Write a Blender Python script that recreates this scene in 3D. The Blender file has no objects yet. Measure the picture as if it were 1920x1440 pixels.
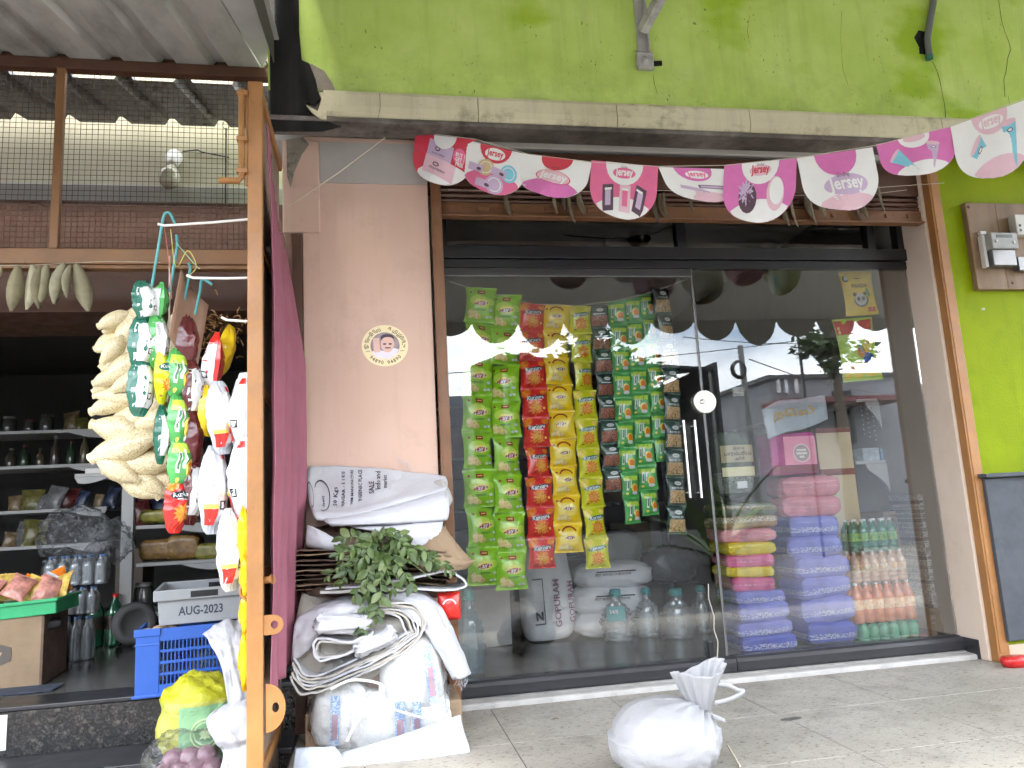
import bpy, bmesh, math, random
import numpy as np
from mathutils import Vector, Matrix, noise, Euler
PI = math.pi
rnd = random.Random(7)
SC = bpy.context.scene
COL = SC.collection

# ------------------------------------------------------------------ camera
FOC = 1442.0
_zv = Vector((483-960, -8067-720, FOC)).normalized()
_xv = Vector((8760-960, 531-720, FOC)).normalized()
_xv = (_xv - _zv*_xv.dot(_zv)).normalized()
_yv = _zv.cross(_xv)
CAM = Vector((0.0, -4.1, 0.955))
_right = Vector((_xv[0], _yv[0], _zv[0])); _down = Vector((_xv[1], _yv[1], _zv[1])); _fwd = Vector((_xv[2], _yv[2], _zv[2]))
cd = bpy.data.cameras.new('camera'); cam = bpy.data.objects.new('camera', cd); COL.objects.link(cam)
cd.sensor_fit = 'HORIZONTAL'; cd.sensor_width = 36.0; cd.lens = 36.0*FOC/1920.0
cd.clip_start = 0.05; cd.clip_end = 600
m = Matrix.Identity(4)
for i in range(3):
    m[i][0] = _right[i]; m[i][1] = -_down[i]; m[i][2] = -_fwd[i]; m[i][3] = CAM[i]
cam.matrix_world = m
SC.camera = cam

def _ray(px, py):
    return _right*(px-960) + _down*(py-720) + _fwd*FOC
def at(px, py, Y):            # the point of the vertical plane y = Y that the photograph shows at a pixel
    d = _ray(px, py); return CAM + d*((Y-CAM.y)/d.y)
def ground(px, py, Z=0.0):    # the same for a level plane
    d = _ray(px, py); return CAM + d*((Z-CAM.z)/d.z)
def ppm(Y): return FOC/((Y-CAM.y)*1.0)

# ------------------------------------------------------------------ sky, sun, exposure
w = bpy.data.worlds.new('World'); SC.world = w; w.use_nodes = True
nt = w.node_tree; nt.nodes.clear()
SUN_EL, SUN_AZ = math.radians(58), math.radians(205)     # the sun stands over the street, veiled by cloud
sky = nt.nodes.new('ShaderNodeTexSky'); sky.sky_type = 'NISHITA'; sky.sun_disc = False
sky.sun_elevation = SUN_EL; sky.sun_rotation = SUN_AZ; sky.dust_density = 2.0; sky.air_density = 1.0
tc = nt.nodes.new('ShaderNodeTexCoord')
mp = nt.nodes.new('ShaderNodeMapping'); mp.inputs['Scale'].default_value = (1, 1, 2.2)
nz = nt.nodes.new('ShaderNodeTexNoise'); nz.inputs['Scale'].default_value = 2.6; nz.inputs['Detail'].default_value = 7; nz.inputs['Roughness'].default_value = 0.55
rp = nt.nodes.new('ShaderNodeValToRGB'); rp.color_ramp.elements[0].position = 0.36; rp.color_ramp.elements[1].position = 0.60
mx = nt.nodes.new('ShaderNodeMix'); mx.data_type = 'RGBA'
mx.inputs[7].default_value = (13.0, 13.3, 13.8, 1)
bg = nt.nodes.new('ShaderNodeBackground'); bg.inputs['Strength'].default_value = 0.14
wo = nt.nodes.new('ShaderNodeOutputWorld')
L = nt.links.new
L(tc.outputs['Generated'], mp.inputs['Vector']); L(mp.outputs['Vector'], nz.inputs['Vector']); L(nz.outputs['Fac'], rp.inputs['Fac'])
L(rp.outputs['Color'], mx.inputs[0]); L(sky.outputs['Color'], mx.inputs[6]); L(mx.outputs[2], bg.inputs['Color']); L(bg.outputs['Background'], wo.inputs['Surface'])
sd = bpy.data.lights.new('sun', 'SUN'); sd.energy = 2.2; sd.angle = math.radians(10); sd.color = (1.0, 0.96, 0.90)
sun = bpy.data.objects.new('sun', sd); COL.objects.link(sun)
# sky texture rotation 0 points the sun to +Y and turns clockwise seen from above
sdir = Vector((math.sin(SUN_AZ)*math.cos(SUN_EL), math.cos(SUN_AZ)*math.cos(SUN_EL), math.sin(SUN_EL)))
sun.rotation_euler = sdir.to_track_quat('Z', 'Y').to_euler()
SC.view_settings.view_transform = 'Standard'; SC.view_settings.look = 'None'
SC.view_settings.gamma = 1.0; SC.view_settings.use_curve_mapping = False
SC.view_settings.exposure = 2.6
SC.render.engine = 'CYCLES'
SC.cycles.use_denoising = True; SC.cycles.use_adaptive_sampling = True; SC.cycles.adaptive_threshold = .03; SC.cycles.adaptive_min_samples = 12
SC.cycles.max_bounces = 7; SC.cycles.diffuse_bounces = 4; SC.cycles.glossy_bounces = 3; SC.cycles.transmission_bounces = 4; SC.cycles.transparent_max_bounces = 16
SC.cycles.sample_clamp_indirect = 6.0; SC.cycles.caustics_reflective = False; SC.cycles.caustics_refractive = False

# ------------------------------------------------------------------ materials
def lin(c):
    return tuple(((v/255.0)/12.92 if v/255.0 <= .04045 else ((v/255.0+.055)/1.055)**2.4) for v in c)
_MC = {}
class NT:
    def __init__(s, m): s.t = m.node_tree; s.n = s.t.nodes; s.l = s.t.links.new
    def new(s, t, **k):
        x = s.n.new(t)
        for a, v in k.items(): setattr(x, a, v)
        return x
    def noise(s, scale, detail=4, rough=.55, vec=None, dist=0.0):
        x = s.new('ShaderNodeTexNoise'); x.inputs['Scale'].default_value = scale; x.inputs['Detail'].default_value = detail
        x.inputs['Roughness'].default_value = rough; x.inputs['Distortion'].default_value = dist
        if vec is not None: s.l(vec, x.inputs['Vector'])
        return x.outputs['Fac']
    def vor(s, scale, vec=None, feature='F1'):
        x = s.new('ShaderNodeTexVoronoi'); x.feature = feature; x.inputs['Scale'].default_value = scale
        if vec is not None: s.l(vec, x.inputs['Vector'])
        return x.outputs['Distance']
    def coords(s, scale=(1,1,1), kind='Object', rot=(0,0,0)):
        t = s.new('ShaderNodeTexCoord'); mpp = s.new('ShaderNodeMapping'); mpp.inputs['Scale'].default_value = scale; mpp.inputs['Rotation'].default_value = rot
        s.l(t.outputs[kind], mpp.inputs['Vector']); return mpp.outputs['Vector']
    def ramp(s, fac, stops):
        x = s.new('ShaderNodeValToRGB'); e = x.color_ramp.elements
        while len(e) < len(stops): e.new(.5)
        for i, (p, c) in enumerate(stops):
            e[i].position = p; e[i].color = (c, c, c, 1) if isinstance(c, (int, float)) else (*c[:3], 1)
        s.l(fac, x.inputs['Fac']); return x.outputs['Color']
    def mix(s, fac, a, b, mode='MIX'):
        x = s.new('ShaderNodeMix'); x.data_type = 'RGBA'; x.blend_type = mode
        for i, v in ((0, fac), (6, a), (7, b)):
            if isinstance(v, (int, float)): x.inputs[i].default_value = v if i == 0 else (v, v, v, 1)
            elif isinstance(v, tuple): x.inputs[i].default_value = (*v[:3], 1)
            else: s.l(v, x.inputs[i])
        return x.outputs[2]
    def math(s, op, a, b=0.0):
        x = s.new('ShaderNodeMath'); x.operation = op
        for i, v in ((0, a), (1, b)):
            if isinstance(v, (int, float)): x.inputs[i].default_value = v
            else: s.l(v, x.inputs[i])
        return x.outputs[0]
    def bump(s, h, strength=.3, dist=.01):
        x = s.new('ShaderNodeBump'); x.inputs['Strength'].default_value = strength; x.inputs['Distance'].default_value = dist
        s.l(h, x.inputs['Height']); return x.outputs['Normal']
def base_mat(name):
    m = bpy.data.materials.new(name); m.use_nodes = True
    g = NT(m); b = m.node_tree.nodes['Principled BSDF']
    return m, g, b
def setc(g, b, key, v):
    if isinstance(v, (int, float)): b.inputs[key].default_value = v
    elif isinstance(v, tuple): b.inputs[key].default_value = (*v[:3], 1)
    else: g.l(v, b.inputs[key])
def M(name, col=(.5,.5,.5), rough=.6, var=.12, vscale=6.0, bump=.0, bscale=40.0, bdist=.004, metal=0.0, spec=.5, coat=0.0, trans=0.0, dirt=None, dscale=3.0, dlo=.5, dhi=.75, stretch=(1,1,1), sss=0.0):
    """a general painted / printed / plastic surface: colour varied by noise, optional dirt, optional relief"""
    if name in _MC: return _MC[name]
    m, g, b = base_mat(name)
    v = g.coords(stretch)
    n = g.noise(vscale, 5, .6, v)
    lo = tuple(c*(1-var) for c in col); hi = tuple(min(1, c*(1+var)) for c in col)
    c = g.ramp(n, [(.3, lo), (.7, hi)])
    if dirt is not None:
        n2 = g.noise(dscale, 8, .7, v)
        c = g.mix(g.ramp(n2, [(dlo, 0.0), (dhi, 1.0)]), c, dirt)
    setc(g, b, 'Base Color', c)
    r = g.ramp(g.noise(vscale*2.3, 4, .6, v), [(.3, max(.02, rough*.82)), (.7, min(1, rough*1.15))])
    setc(g, b, 'Roughness', r)
    b.inputs['Metallic'].default_value = metal; b.inputs['Specular IOR Level'].default_value = spec
    b.inputs['Coat Weight'].default_value = coat; b.inputs['Coat Roughness'].default_value = .15
    if bump: setc(g, b, 'Normal', g.bump(g.noise(bscale, 6, .6, v), bump, bdist))
    _MC[name] = m; return m

# ------------------------------------------------------------------ mesh building
class MB:
    def __init__(s): s.v = []; s.f = []; s.m = []; s.s = []
    def add(s, vs, fs, mi=0, smooth=False):
        o = len(s.v); s.v.extend([tuple(p) for p in vs])
        for f in fs: s.f.append(tuple(i+o for i in f)); s.m.append(mi); s.s.append(smooth)
        return s
    def box(s, x0, x1, y0, y1, z0, z1, mi=0):
        return s.add([(x0,y0,z0),(x1,y0,z0),(x1,y1,z0),(x0,y1,z0),(x0,y0,z1),(x1,y0,z1),(x1,y1,z1),(x0,y1,z1)],
                     [(0,3,2,1),(4,5,6,7),(0,1,5,4),(1,2,6,5),(2,3,7,6),(3,0,4,7)], mi)
    def obox(s, c, ax, ay, az, mi=0):       # box from centre and three half-axis vectors
        c = Vector(c); ax = Vector(ax); ay = Vector(ay); az = Vector(az)
        vs = [c+ax*i+ay*j+az*k for k in (-1,1) for i, j in ((-1,-1),(1,-1),(1,1),(-1,1))]
        return s.add(vs, [(0,3,2,1),(4,5,6,7),(0,1,5,4),(1,2,6,5),(2,3,7,6),(3,0,4,7)], mi)
    def bar(s, a, b, w, h, up=(0,0,1), mi=0):
        a = Vector(a); b = Vector(b); d = (b-a); L_ = d.length; d.normalize(); u = Vector(up)
        sd_ = d.cross(u)
        if sd_.length < 1e-4: sd_ = d.cross(Vector((1,0,0)))
        sd_.normalize(); u = sd_.cross(d)
        return s.obox((a+b)/2, d*(L_/2), sd_*(w/2), u*(h/2), mi)
    def tube(s, pts, r, n=8, mi=0, caps=True, smooth=True):
        pts = [Vector(p) for p in pts]; rs = r if isinstance(r, (list, tuple)) else [r]*len(pts)
        vs = []; prev = None
        for i, p in enumerate(pts):
            t = (pts[min(i+1, len(pts)-1)] - pts[max(i-1, 0)]).normalized()
            if prev is None:
                a = t.cross(Vector((0,0,1)))
                if a.length < 1e-3: a = t.cross(Vector((1,0,0)))
                a.normalize()
            else:
                a = prev - t*prev.dot(t)
                a.normalize()
            prev = a; b_ = t.cross(a)
            for k in range(n):
                an = 2*PI*k/n; vs.append(p + (a*math.cos(an) + b_*math.sin(an))*rs[i])
        fs = []
        for i in range(len(pts)-1):
            for k in range(n):
                fs.append((i*n+k, i*n+(k+1)%n, (i+1)*n+(k+1)%n, (i+1)*n+k))
        s.add(vs, fs, mi, smooth)
        if caps:
            s.add(vs[:n], [tuple(range(n))[::-1]], mi); s.add(vs[-n:], [tuple(range(n))], mi)
        return s
    def lathe(s, prof, n=20, mi=0, c=(0,0,0), smooth=True, sx=1, sy=1):   # prof: (r, z)
        vs = [(c[0]+r*sx*math.cos(2*PI*k/n), c[1]+r*sy*math.sin(2*PI*k/n), c[2]+z) for r, z in prof for k in range(n)]
        fs = [(i*n+k, i*n+(k+1)%n, (i+1)*n+(k+1)%n, (i+1)*n+k) for i in range(len(prof)-1) for k in range(n)]
        s.add(vs, fs, mi, smooth)
        if prof[0][0] > 1e-5: s.add(vs[:n], [tuple(range(n))[::-1]], mi)
        if prof[-1][0] > 1e-5: s.add(vs[-n:], [tuple(range(n))], mi)
        return s
    def prism(s, poly, d0, d1, axis='Y', mi=0):   # extruded outline; poly in the other two axes
        n = len(poly)
        def P(a, b, d): return (a, d, b) if axis == 'Y' else ((d, a, b) if axis == 'X' else (a, b, d))
        vs = [P(a, b, d0) for a, b in poly] + [P(a, b, d1) for a, b in poly]
        fs = [tuple(range(n))[::-1] if axis != 'Y' else tuple(range(n)), tuple(range(n, 2*n)) if axis != 'Y' else tuple(range(n, 2*n))[::-1]]
        fs += [(i, (i+1) % n, n+(i+1) % n, n+i) for i in range(n)]
        return s.add(vs, fs, mi)
    def grid(s, fn, nu, nv, mi=0, closed_u=False, smooth=True, flip=False):
        vs = [fn(i/(nu if closed_u else nu-1), j/(nv-1)) for j in range(nv) for i in range(nu)]
        fs = []
        for j in range(nv-1):
            for i in range(nu if closed_u else nu-1):
                q = (j*nu+i, j*nu+(i+1)%nu, (j+1)*nu+(i+1)%nu, (j+1)*nu+i)
                fs.append(q[::-1] if flip else q)
        return s.add(vs, fs, mi, smooth)
    def mesh(s, name):
        me = bpy.data.meshes.new(name); me.from_pydata(s.v, [], s.f); me.update()
        me.polygons.foreach_set('material_index', s.m); me.polygons.foreach_set('use_smooth', s.s)
        return me
    def xf(s, mat):
        s.v = [tuple(mat @ Vector(p)) for p in s.v]; return s

def link(o, parent=None):
    COL.objects.link(o)
    if parent is not None: o.parent = parent
    return o
def ob(name, mb, mats, parent=None, loc=(0,0,0), rot=(0,0,0), bevel=0, solid=0, subsurf=0, fixn=True):
    me = mb.mesh(name) if isinstance(mb, MB) else mb
    if isinstance(mb, MB):
        for mt in (mats if isinstance(mats, (list, tuple)) else [mats]): me.materials.append(mt)
        if fixn:
            bm = bmesh.new(); bm.from_mesh(me); bmesh.ops.recalc_face_normals(bm, faces=bm.faces); bm.to_mesh(me); bm.free()
    o = bpy.data.objects.new(name, me); link(o, parent); o.location = loc; o.rotation_euler = rot
    if solid:
        md = o.modifiers.new('solid', 'SOLIDIFY'); md.thickness = solid; md.offset = 0
    if bevel:
        md = o.modifiers.new('bevel', 'BEVEL'); md.width = bevel; md.segments = 2; md.limit_method = 'ANGLE'; md.angle_limit = math.radians(40)
        md.harden_normals = False
    if subsurf:
        md = o.modifiers.new('sub', 'SUBSURF'); md.levels = subsurf; md.render_levels = subsurf
    return o
def tag(o, label=None, cat=None, group=None, kind=None):
    if label: o['label'] = label
    if cat: o['category'] = cat
    if group: o['group'] = group
    if kind: o['kind'] = kind
    return o
def thing(name, label, cat, loc=(0,0,0), rotz=0, group=None, rot=None):
    o = bpy.data.objects.new(name, None); link(o); o.location = loc
    o.rotation_euler = rot if rot is not None else (0,0,rotz); o.empty_display_size = .05
    return tag(o, label, cat, group)
def struct(name, mb, mats, **k): return tag(ob(name, mb, mats, **k), kind='structure')
def copy_tree(o, parent=None):
    c = o.copy(); COL.objects.link(c)
    if parent is not None: c.parent = parent
    for ch in list(o.children): copy_tree(ch, c)
    return c
def nz3(x, y, z=0.0): return noise.noise(Vector((x, y, z)))
def fbm(x, y, z=0.0, o=4):
    return noise.fractal(Vector((x, y, z)), 1.0, 2.0, o)
def catmull(pts, per=6):
    P = [Vector(p) for p in pts]; out = []
    for i in range(len(P)-1):
        p0 = P[max(i-1, 0)]; p1 = P[i]; p2 = P[i+1]; p3 = P[min(i+2, len(P)-1)]
        for k in range(per):
            t = k/per
            out.append(.5*((2*p1) + (p2-p0)*t + (2*p0-5*p1+4*p2-p3)*t*t + (3*p1-p0-3*p2+p3)*t**3))
    out.append(P[-1]); return out

# lettering: the outline of a word as triangles, width normalised about its centre
_TX = {}
def words(body, size=1.0, bold=0.0, shear=0.0, sp=1.0, res=2, fit=None):
    """-> list of (x, z) points and triangles; centred; size = letter height unless fit = width is given"""
    key = (body, bold, shear, sp, res)
    if key not in _TX:
        cu = bpy.data.curves.new('lettering', 'FONT'); cu.body = body; cu.size = 1.0; cu.resolution_u = res; cu.offset = bold; cu.shear = shear
        cu.space_character = sp; cu.align_x = 'CENTER'; cu.align_y = 'CENTER'; cu.space_line = .85
        o = bpy.data.objects.new('lettering', cu); COL.objects.link(o)
        bpy.context.view_layer.update()
        me = bpy.data.meshes.new_from_object(o.evaluated_get(bpy.context.evaluated_depsgraph_get()))
        vs = [(v.co.x, v.co.y) for v in me.vertices]; fs = [tuple(p.vertices) for p in me.polygons]
        bpy.data.objects.remove(o); bpy.data.curves.remove(cu); bpy.data.meshes.remove(me)
        if vs:
            xs = [p[0] for p in vs]; ys = [p[1] for p in vs]; cx = (min(xs)+max(xs))/2; cy = (min(ys)+max(ys))/2
            vs = [(x-cx, y-cy) for x, y in vs]
            _TX[key] = (vs, fs, max(xs)-min(xs), max(ys)-min(ys))
        else: _TX[key] = ([], [], 1, 1)
    vs, fs, W_, H_ = _TX[key]
    k = (fit/W_) if fit else size
    return [(x*k, y*k) for x, y in vs], fs
def disc2(rx, ry=None, n=20, a0=0, cx=0, cz=0, rings=1):
    ry = rx if ry is None else ry
    vs = [(cx, cz)]; fs = []
    for q in range(1, rings+1):
        for k in range(n):
            a = a0+2*PI*k/n; vs.append((cx+rx*q/rings*math.cos(a), cz+ry*q/rings*math.sin(a)))
    for k in range(n): fs.append((0, 1+k, 1+(k+1) % n))
    for q in range(1, rings):
        for k in range(n):
            a = 1+(q-1)*n; fs.append((a+k, a+n+k, a+n+(k+1) % n, a+(k+1) % n))
    return vs, fs
def rect2(x0, x1, z0, z1, nx=1, nz=1):
    vs = [(x0+(x1-x0)*i/nx, z0+(z1-z0)*j/nz) for j in range(nz+1) for i in range(nx+1)]
    fs = [(j*(nx+1)+i, j*(nx+1)+i+1, (j+1)*(nx+1)+i+1, (j+1)*(nx+1)+i) for j in range(nz) for i in range(nx)]
    return vs, fs
def poly2(pts):
    return list(pts), [tuple(range(len(pts)))]
def put(shape, dx=0, dz=0, rot=0, k=1.0, kz=None):
    vs, fs = shape; c, s_ = math.cos(rot), math.sin(rot); kz = k if kz is None else kz
    return [(dx + (x*k)*c - (z*kz)*s_, dz + (x*k)*s_ + (z*kz)*c) for x, z in vs], fs
def decal(mb, shape, surf, mi, eps=.0008):   # surf(x, z) -> 3-D point on the surface, raised by eps towards the reader
    vs, fs = shape
    mb.add([surf(x, z, eps) for x, z in vs], fs, mi)
# ------------------------------------------------------------------ surfaces of the place
def mat_green():
    m, g, b = base_mat('weathered_green_paint')
    v = g.coords((1,1,1)); vs = g.coords((7, 1, .55))
    c = g.ramp(g.noise(2.2, 6, .62, v), [(.30, (.38,.53,.10)), (.52, (.46,.61,.155)), (.72, (.54,.67,.22))])
    c = g.mix(g.ramp(g.noise(1.7, 3, .5, g.coords((1,1,1.6))), [(.56, 0.), (.66, .75)]), c, (.28,.44,.010))     # patches repainted brighter
    c = g.mix(g.ramp(g.noise(1.6, 6, .7, vs), [(.52, 0.), (.84, .34)]), c, (.16,.24,.07))                      # rain streaks
    # grime gathers low on the wall
    sp = g.new('ShaderNodeSeparateXYZ'); g.l(v, sp.inputs[0])
    low = g.new('ShaderNodeMapRange'); low.inputs[1].default_value = 3.40; low.inputs[2].default_value = 3.06; g.l(sp.outputs['Z'], low.inputs[0])
    lowm = g.math('MULTIPLY', low.outputs[0], g.ramp(g.noise(5, 8, .7, v), [(.42, 0.), (.7, 1.)]))
    c = g.mix(g.math('MULTIPLY', lowm, .45), c, (.10,.15,.05))
    spk = g.ramp(g.noise(52, 3, .6, g.coords((1,1,.6))), [(.66, 0.), (.71, 1.)])
    cl = g.ramp(g.noise(3.1, 4, .6, v), [(.50, 0.), (.64, 1.)])
    c = g.mix(g.math('MULTIPLY', spk, cl), c, (.035,.05,.02))
    setc(g, b, 'Base Color', c); b.inputs['Roughness'].default_value = .85; b.inputs['Specular IOR Level'].default_value = .12
    h = g.math('ADD', g.noise(60, 5, .6, v), g.math('MULTIPLY', g.noise(6, 4, .6, v), 1.5))
    setc(g, b, 'Normal', g.bump(h, .35, .006)); return m
GREEN = mat_green()
def mat_plaster(name, c0, c1, c2, stain, smin=.55, smax=.75, sscale=3.0, bump=.25, rough=.85, speck=0.0, streak=.35):
    m, g, b = base_mat(name); v = g.coords()
    c = g.ramp(g.noise(1.8, 6, .6, v), [(.3, c0), (.5, c1), (.72, c2)])
    c = g.mix(g.ramp(g.noise(sscale, 8, .72, v), [(smin, 0.), (smax, .85)]), c, stain)
    c = g.mix(g.ramp(g.noise(2.2, 6, .7, g.coords((6,1,.5))), [(.50, 0.), (.85, streak)]), c, stain)
    if speck: c = g.mix(g.math('MULTIPLY', g.ramp(g.noise(70, 3, .6, v), [(.67, 0.), (.72, 1.)]), g.ramp(g.noise(4, 3, .6, v), [(.45, 0.), (.6, speck)])), c, (.03,.03,.028))
    setc(g, b, 'Base Color', c); b.inputs['Roughness'].default_value = rough; b.inputs['Specular IOR Level'].default_value = .12
    h = g.math('ADD', g.noise(75, 5, .6, v), g.math('MULTIPLY', g.noise(5, 3, .6, v), 1.6))
    setc(g, b, 'Normal', g.bump(h, bump, .005)); return m
CREAM = mat_plaster('stained_cream_plaster', (.48,.44,.30), (.58,.54,.38), (.63,.59,.43), (.10,.09,.06), .54, .78, 5.5, speck=.9)
SOFFIT = mat_plaster('mildewed_grey_soffit', (.07,.06,.05), (.15,.13,.115), (.30,.27,.25), (.03,.028,.026), .45, .7, 5.0)
TAR = mat_plaster('black_tar_coating', (.008,.008,.009), (.012,.012,.012), (.020,.020,.019), (.07,.07,.065), .68, .8, 6.0, bump=.3, rough=.6)
BARE = mat_plaster('bare_cement', (.12,.11,.09), (.25,.22,.18), (.36,.33,.28), (.04,.04,.04), .55, .7, 14.0, bump=.5)
PINK = mat_plaster('peach_pink_wall_paint', (.57,.395,.305), (.61,.43,.345), (.64,.465,.385), (.42,.29,.23), .56, .90, 2.6, bump=.12, rough=.7)
PALE = mat_plaster('pale_cream_wall_paint', (.60,.47,.37), (.67,.55,.45), (.70,.58,.48), (.42,.33,.26), .62, .85, 2.6, bump=.12, rough=.75)
TAN = mat_plaster('stained_tan_plaster', (.50,.37,.275), (.56,.42,.32), (.60,.46,.36), (.14,.12,.10), .54, .78, 4.0, bump=.4, speck=.8)
GREYP = mat_plaster('grey_undercoat_paint', (.38,.355,.33), (.42,.395,.37), (.45,.425,.40), (.33,.31,.29), .6, .8, 3.0, bump=.1)
LIME = mat_plaster('bright_lime_wall_paint', (.18,.25,.001), (.215,.285,.001), (.25,.325,.002), (.12,.165,.004), .54, .85, 2.8, bump=.22, rough=.6)
CEIL = mat_plaster('white_ceiling_paint', (.64,.62,.59), (.68,.66,.63), (.72,.70,.67), (.50,.48,.45), .6, .8, 2.0, bump=.05)
SHOPW = mat_plaster('shop_interior_paint', (.56,.55,.52), (.60,.59,.56), (.64,.63,.60), (.44,.43,.40), .6, .8, 2.0, bump=.05)
DIMW = mat_plaster('shade_darkened_left_shop_wall', (.07,.07,.068), (.085,.083,.08), (.10,.098,.094), (.05,.05,.05), .6, .8, 2.0, bump=.05)  # the left shop's shade is put into this dark wall colour
def brown_paint(name, c, wear=(.05,.025,.012)):
    m, g, b = base_mat(name); v = g.coords()
    k = g.ramp(g.noise(7, 6, .65, v), [(.3, tuple(x*.8 for x in c)), (.7, tuple(min(1,x*1.15) for x in c))])
    k = g.mix(g.ramp(g.noise(22, 6, .7, g.coords((1,1,.35))), [(.62, 0.), (.74, .8)]), k, wear)
    setc(g, b, 'Base Color', k); setc(g, b, 'Roughness', g.ramp(g.noise(14, 4, .6, v), [(.3,.32),(.7,.6)]))
    setc(g, b, 'Normal', g.bump(g.noise(120, 4, .6, v), .12, .003)); return m
BROWN = brown_paint('brown_oxide_enamel', (.185,.085,.038))
DBROWN = brown_paint('dark_brown_enamel', (.085,.036,.020))
OCHRE = brown_paint('ochre_brown_enamel', (.33,.150,.045), (.12,.05,.02))
RAILP = brown_paint('ochre_rail_enamel', (.24,.115,.042))
BLACKAL = M('black_anodised_aluminium', (.012,.012,.014), .35, .2, 8, spec=.5)
GRANITE = None
def mat_granite():
    m, g, b = base_mat('black_speckled_granite'); v = g.coords()
    c = g.ramp(g.vor(85, v), [(.0, (.10,.095,.085)), (.22, (.035,.033,.031)), (.6, (.012,.012,.013))])
    c = g.mix(g.ramp(g.noise(38, 5, .7, v), [(.55, 0.), (.66, .8)]), c, (.11,.10,.085))
    setc(g, b, 'Base Color', c); b.inputs['Roughness'].default_value = .22; return m
GRANITE = mat_granite()
SILLG = M('black_polished_granite', (.026,.026,.030), .34, .15, 4, spec=.5)
def mat_terrazzo():
    m, g, b = base_mat('worn_mosaic_terrazzo'); v = g.coords()
    c = g.ramp(g.noise(1.3, 6, .6, v), [(.3, (.25,.235,.20)), (.55, (.33,.31,.27)), (.75, (.38,.36,.315))])
    c = g.mix(g.ramp(g.noise(48, 3, .65, g.coords((.8,1.3,1))), [(.58, 0.), (.64, .8)]), c, (.09,.082,.07))
    c = g.mix(g.ramp(g.vor(70, v), [(.10, .75), (.2, 0.)]), c, (.14,.115,.085))
    c = g.mix(g.ramp(g.noise(130, 3, .6, v), [(.64, 0.), (.69, .8)]), c, (.62,.59,.52))
    c = g.mix(g.ramp(g.noise(4.5, 7, .7, v), [(.52, 0.), (.8, .75)]), c, (.13,.12,.10))
    setc(g, b, 'Base Color', c); setc(g, b, 'Roughness', g.ramp(g.noise(6, 5, .6, v), [(.3,.45),(.7,.8)]))
    setc(g, b, 'Normal', g.bump(g.noise(110, 4, .6, v), .2, .002)); return m
TERR = mat_terrazzo()
GROUT = M('dark_tile_grout', (.07,.062,.05), .9, .2, 20)
MARB = M('grey_white_threshold_stone', (.46,.45,.43), .5, .15, 9, dirt=(.16,.15,.14), dscale=5, dlo=.55, dhi=.8)
FLOORT = M('dark_grey_polished_floor', (.10,.098,.096), .22, .15, 3)
ASPH = M('street_asphalt', (.13,.125,.118), .9, .2, 3, bump=.4, bscale=80)

# ------------------------------------------------------------------ ground, platform, steps
Z_IN, Z_LEFT = .11, .205
mb = MB(); mb.add([(-300,-300,-.45),(300,-300,-.45),(300,300,-.45),(-300,300,-.45)], [(0,1,2,3)])
struct('road', mb, ASPH)
mb = MB(); mb.box(-.36, 7.0, -2.3, .06, -.44, -.006)
plat = struct('platform_floor', mb, GROUT)
tw, td = .60, .60
tile_me = None
for i in range(-1, 11):
    for j in range(0, 4):
        x0 = -.055+.6*i; x1 = x0+tw; y1 = -.142-td*j; y0 = y1-td
        x0c, x1c, y0c = max(x0, -.355), min(x1, 6.99), max(y0, -2.295)
        if x1c-x0c < .02 or y1-y0c < .02: continue
        a = .0020; mb = MB(); mb.box(x0c+a, x1c-a, y0c+a, y1-a, -.0055, rnd.uniform(-.0006, .0006))
        ob('floor_tile', mb, TERR, plat, bevel=.0012)
mb = MB(); mb.prism([(-.138,-.005),(-.138,.018),(-.128,.024),(-.06,.026),(-.0655,.03),(-.02,.032),(.03,.032),(.03,-.005)], .335, 3.30, axis='X')
struct('threshold_kerb', mb, MARB, bevel=.003)
# left shop: floor and granite steps
mb = MB(); mb.box(-4.5, -.36, -.10, 4.6, -.44, Z_LEFT-.022)
struct('shop_floor', mb, FLOORT)
mb = MB(); mb.box(-4.5, -.365, -.12, .12, Z_LEFT-.02, Z_LEFT)
st = struct('granite_step', mb, SILLG, bevel=.004)
mb = MB(); mb.box(-4.5, -.365, -.118, -.10, -.005, Z_LEFT-.022)
ob('riser', mb, GRANITE, st)
mb = MB(); mb.box(-4.5, -.365, -.44, -.118, -.03, -.006)
st2 = struct('granite_step', mb, SILLG, bevel=.004)
mb = MB(); mb.box(-4.5, -.365, -.42, -.40, -.40, -.031); ob('riser', mb, GRANITE, st2)
mb = MB(); mb.box(-4.5, -.365, .12, 4.6, Z_LEFT-.02, Z_LEFT-.002)
struct('shop_floor', mb, FLOORT)
# right shop: floor, walls, ceiling
mb = MB(); mb.box(.33, 3.30, .03, 4.6, -.2, Z_IN-.002); struct('shop_floor', mb, FLOORT)
mb = MB(); mb.box(.21, .33, .02, 4.6, -.2, 3.05); struct('wall_inner_left', mb, SHOPW)
mb = MB(); mb.box(.21, 3.6, 4.6, 4.75, -.2, 3.05); struct('wall_back', mb, SHOPW)
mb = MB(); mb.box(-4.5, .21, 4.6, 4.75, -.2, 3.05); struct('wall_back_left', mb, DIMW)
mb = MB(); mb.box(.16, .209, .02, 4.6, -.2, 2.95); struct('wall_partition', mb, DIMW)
mb = MB(); mb.box(.21, 3.6, .28, 4.75, 2.95, 3.1); struct('ceiling', mb, CEIL)
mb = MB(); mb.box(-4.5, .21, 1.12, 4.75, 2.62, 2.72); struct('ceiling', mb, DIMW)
mb = MB(); mb.box(-.46, 6.2, -.20, .27, 2.931, 3.3); struct('lintel_beam', mb, CEIL)
mb = MB(); mb.box(-4.6, -.47, .10, .72, 4.32, 4.42); struct('added_light_cover', mb, CEIL)  # unseen slab added to cut the sky light on the inner wall
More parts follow.
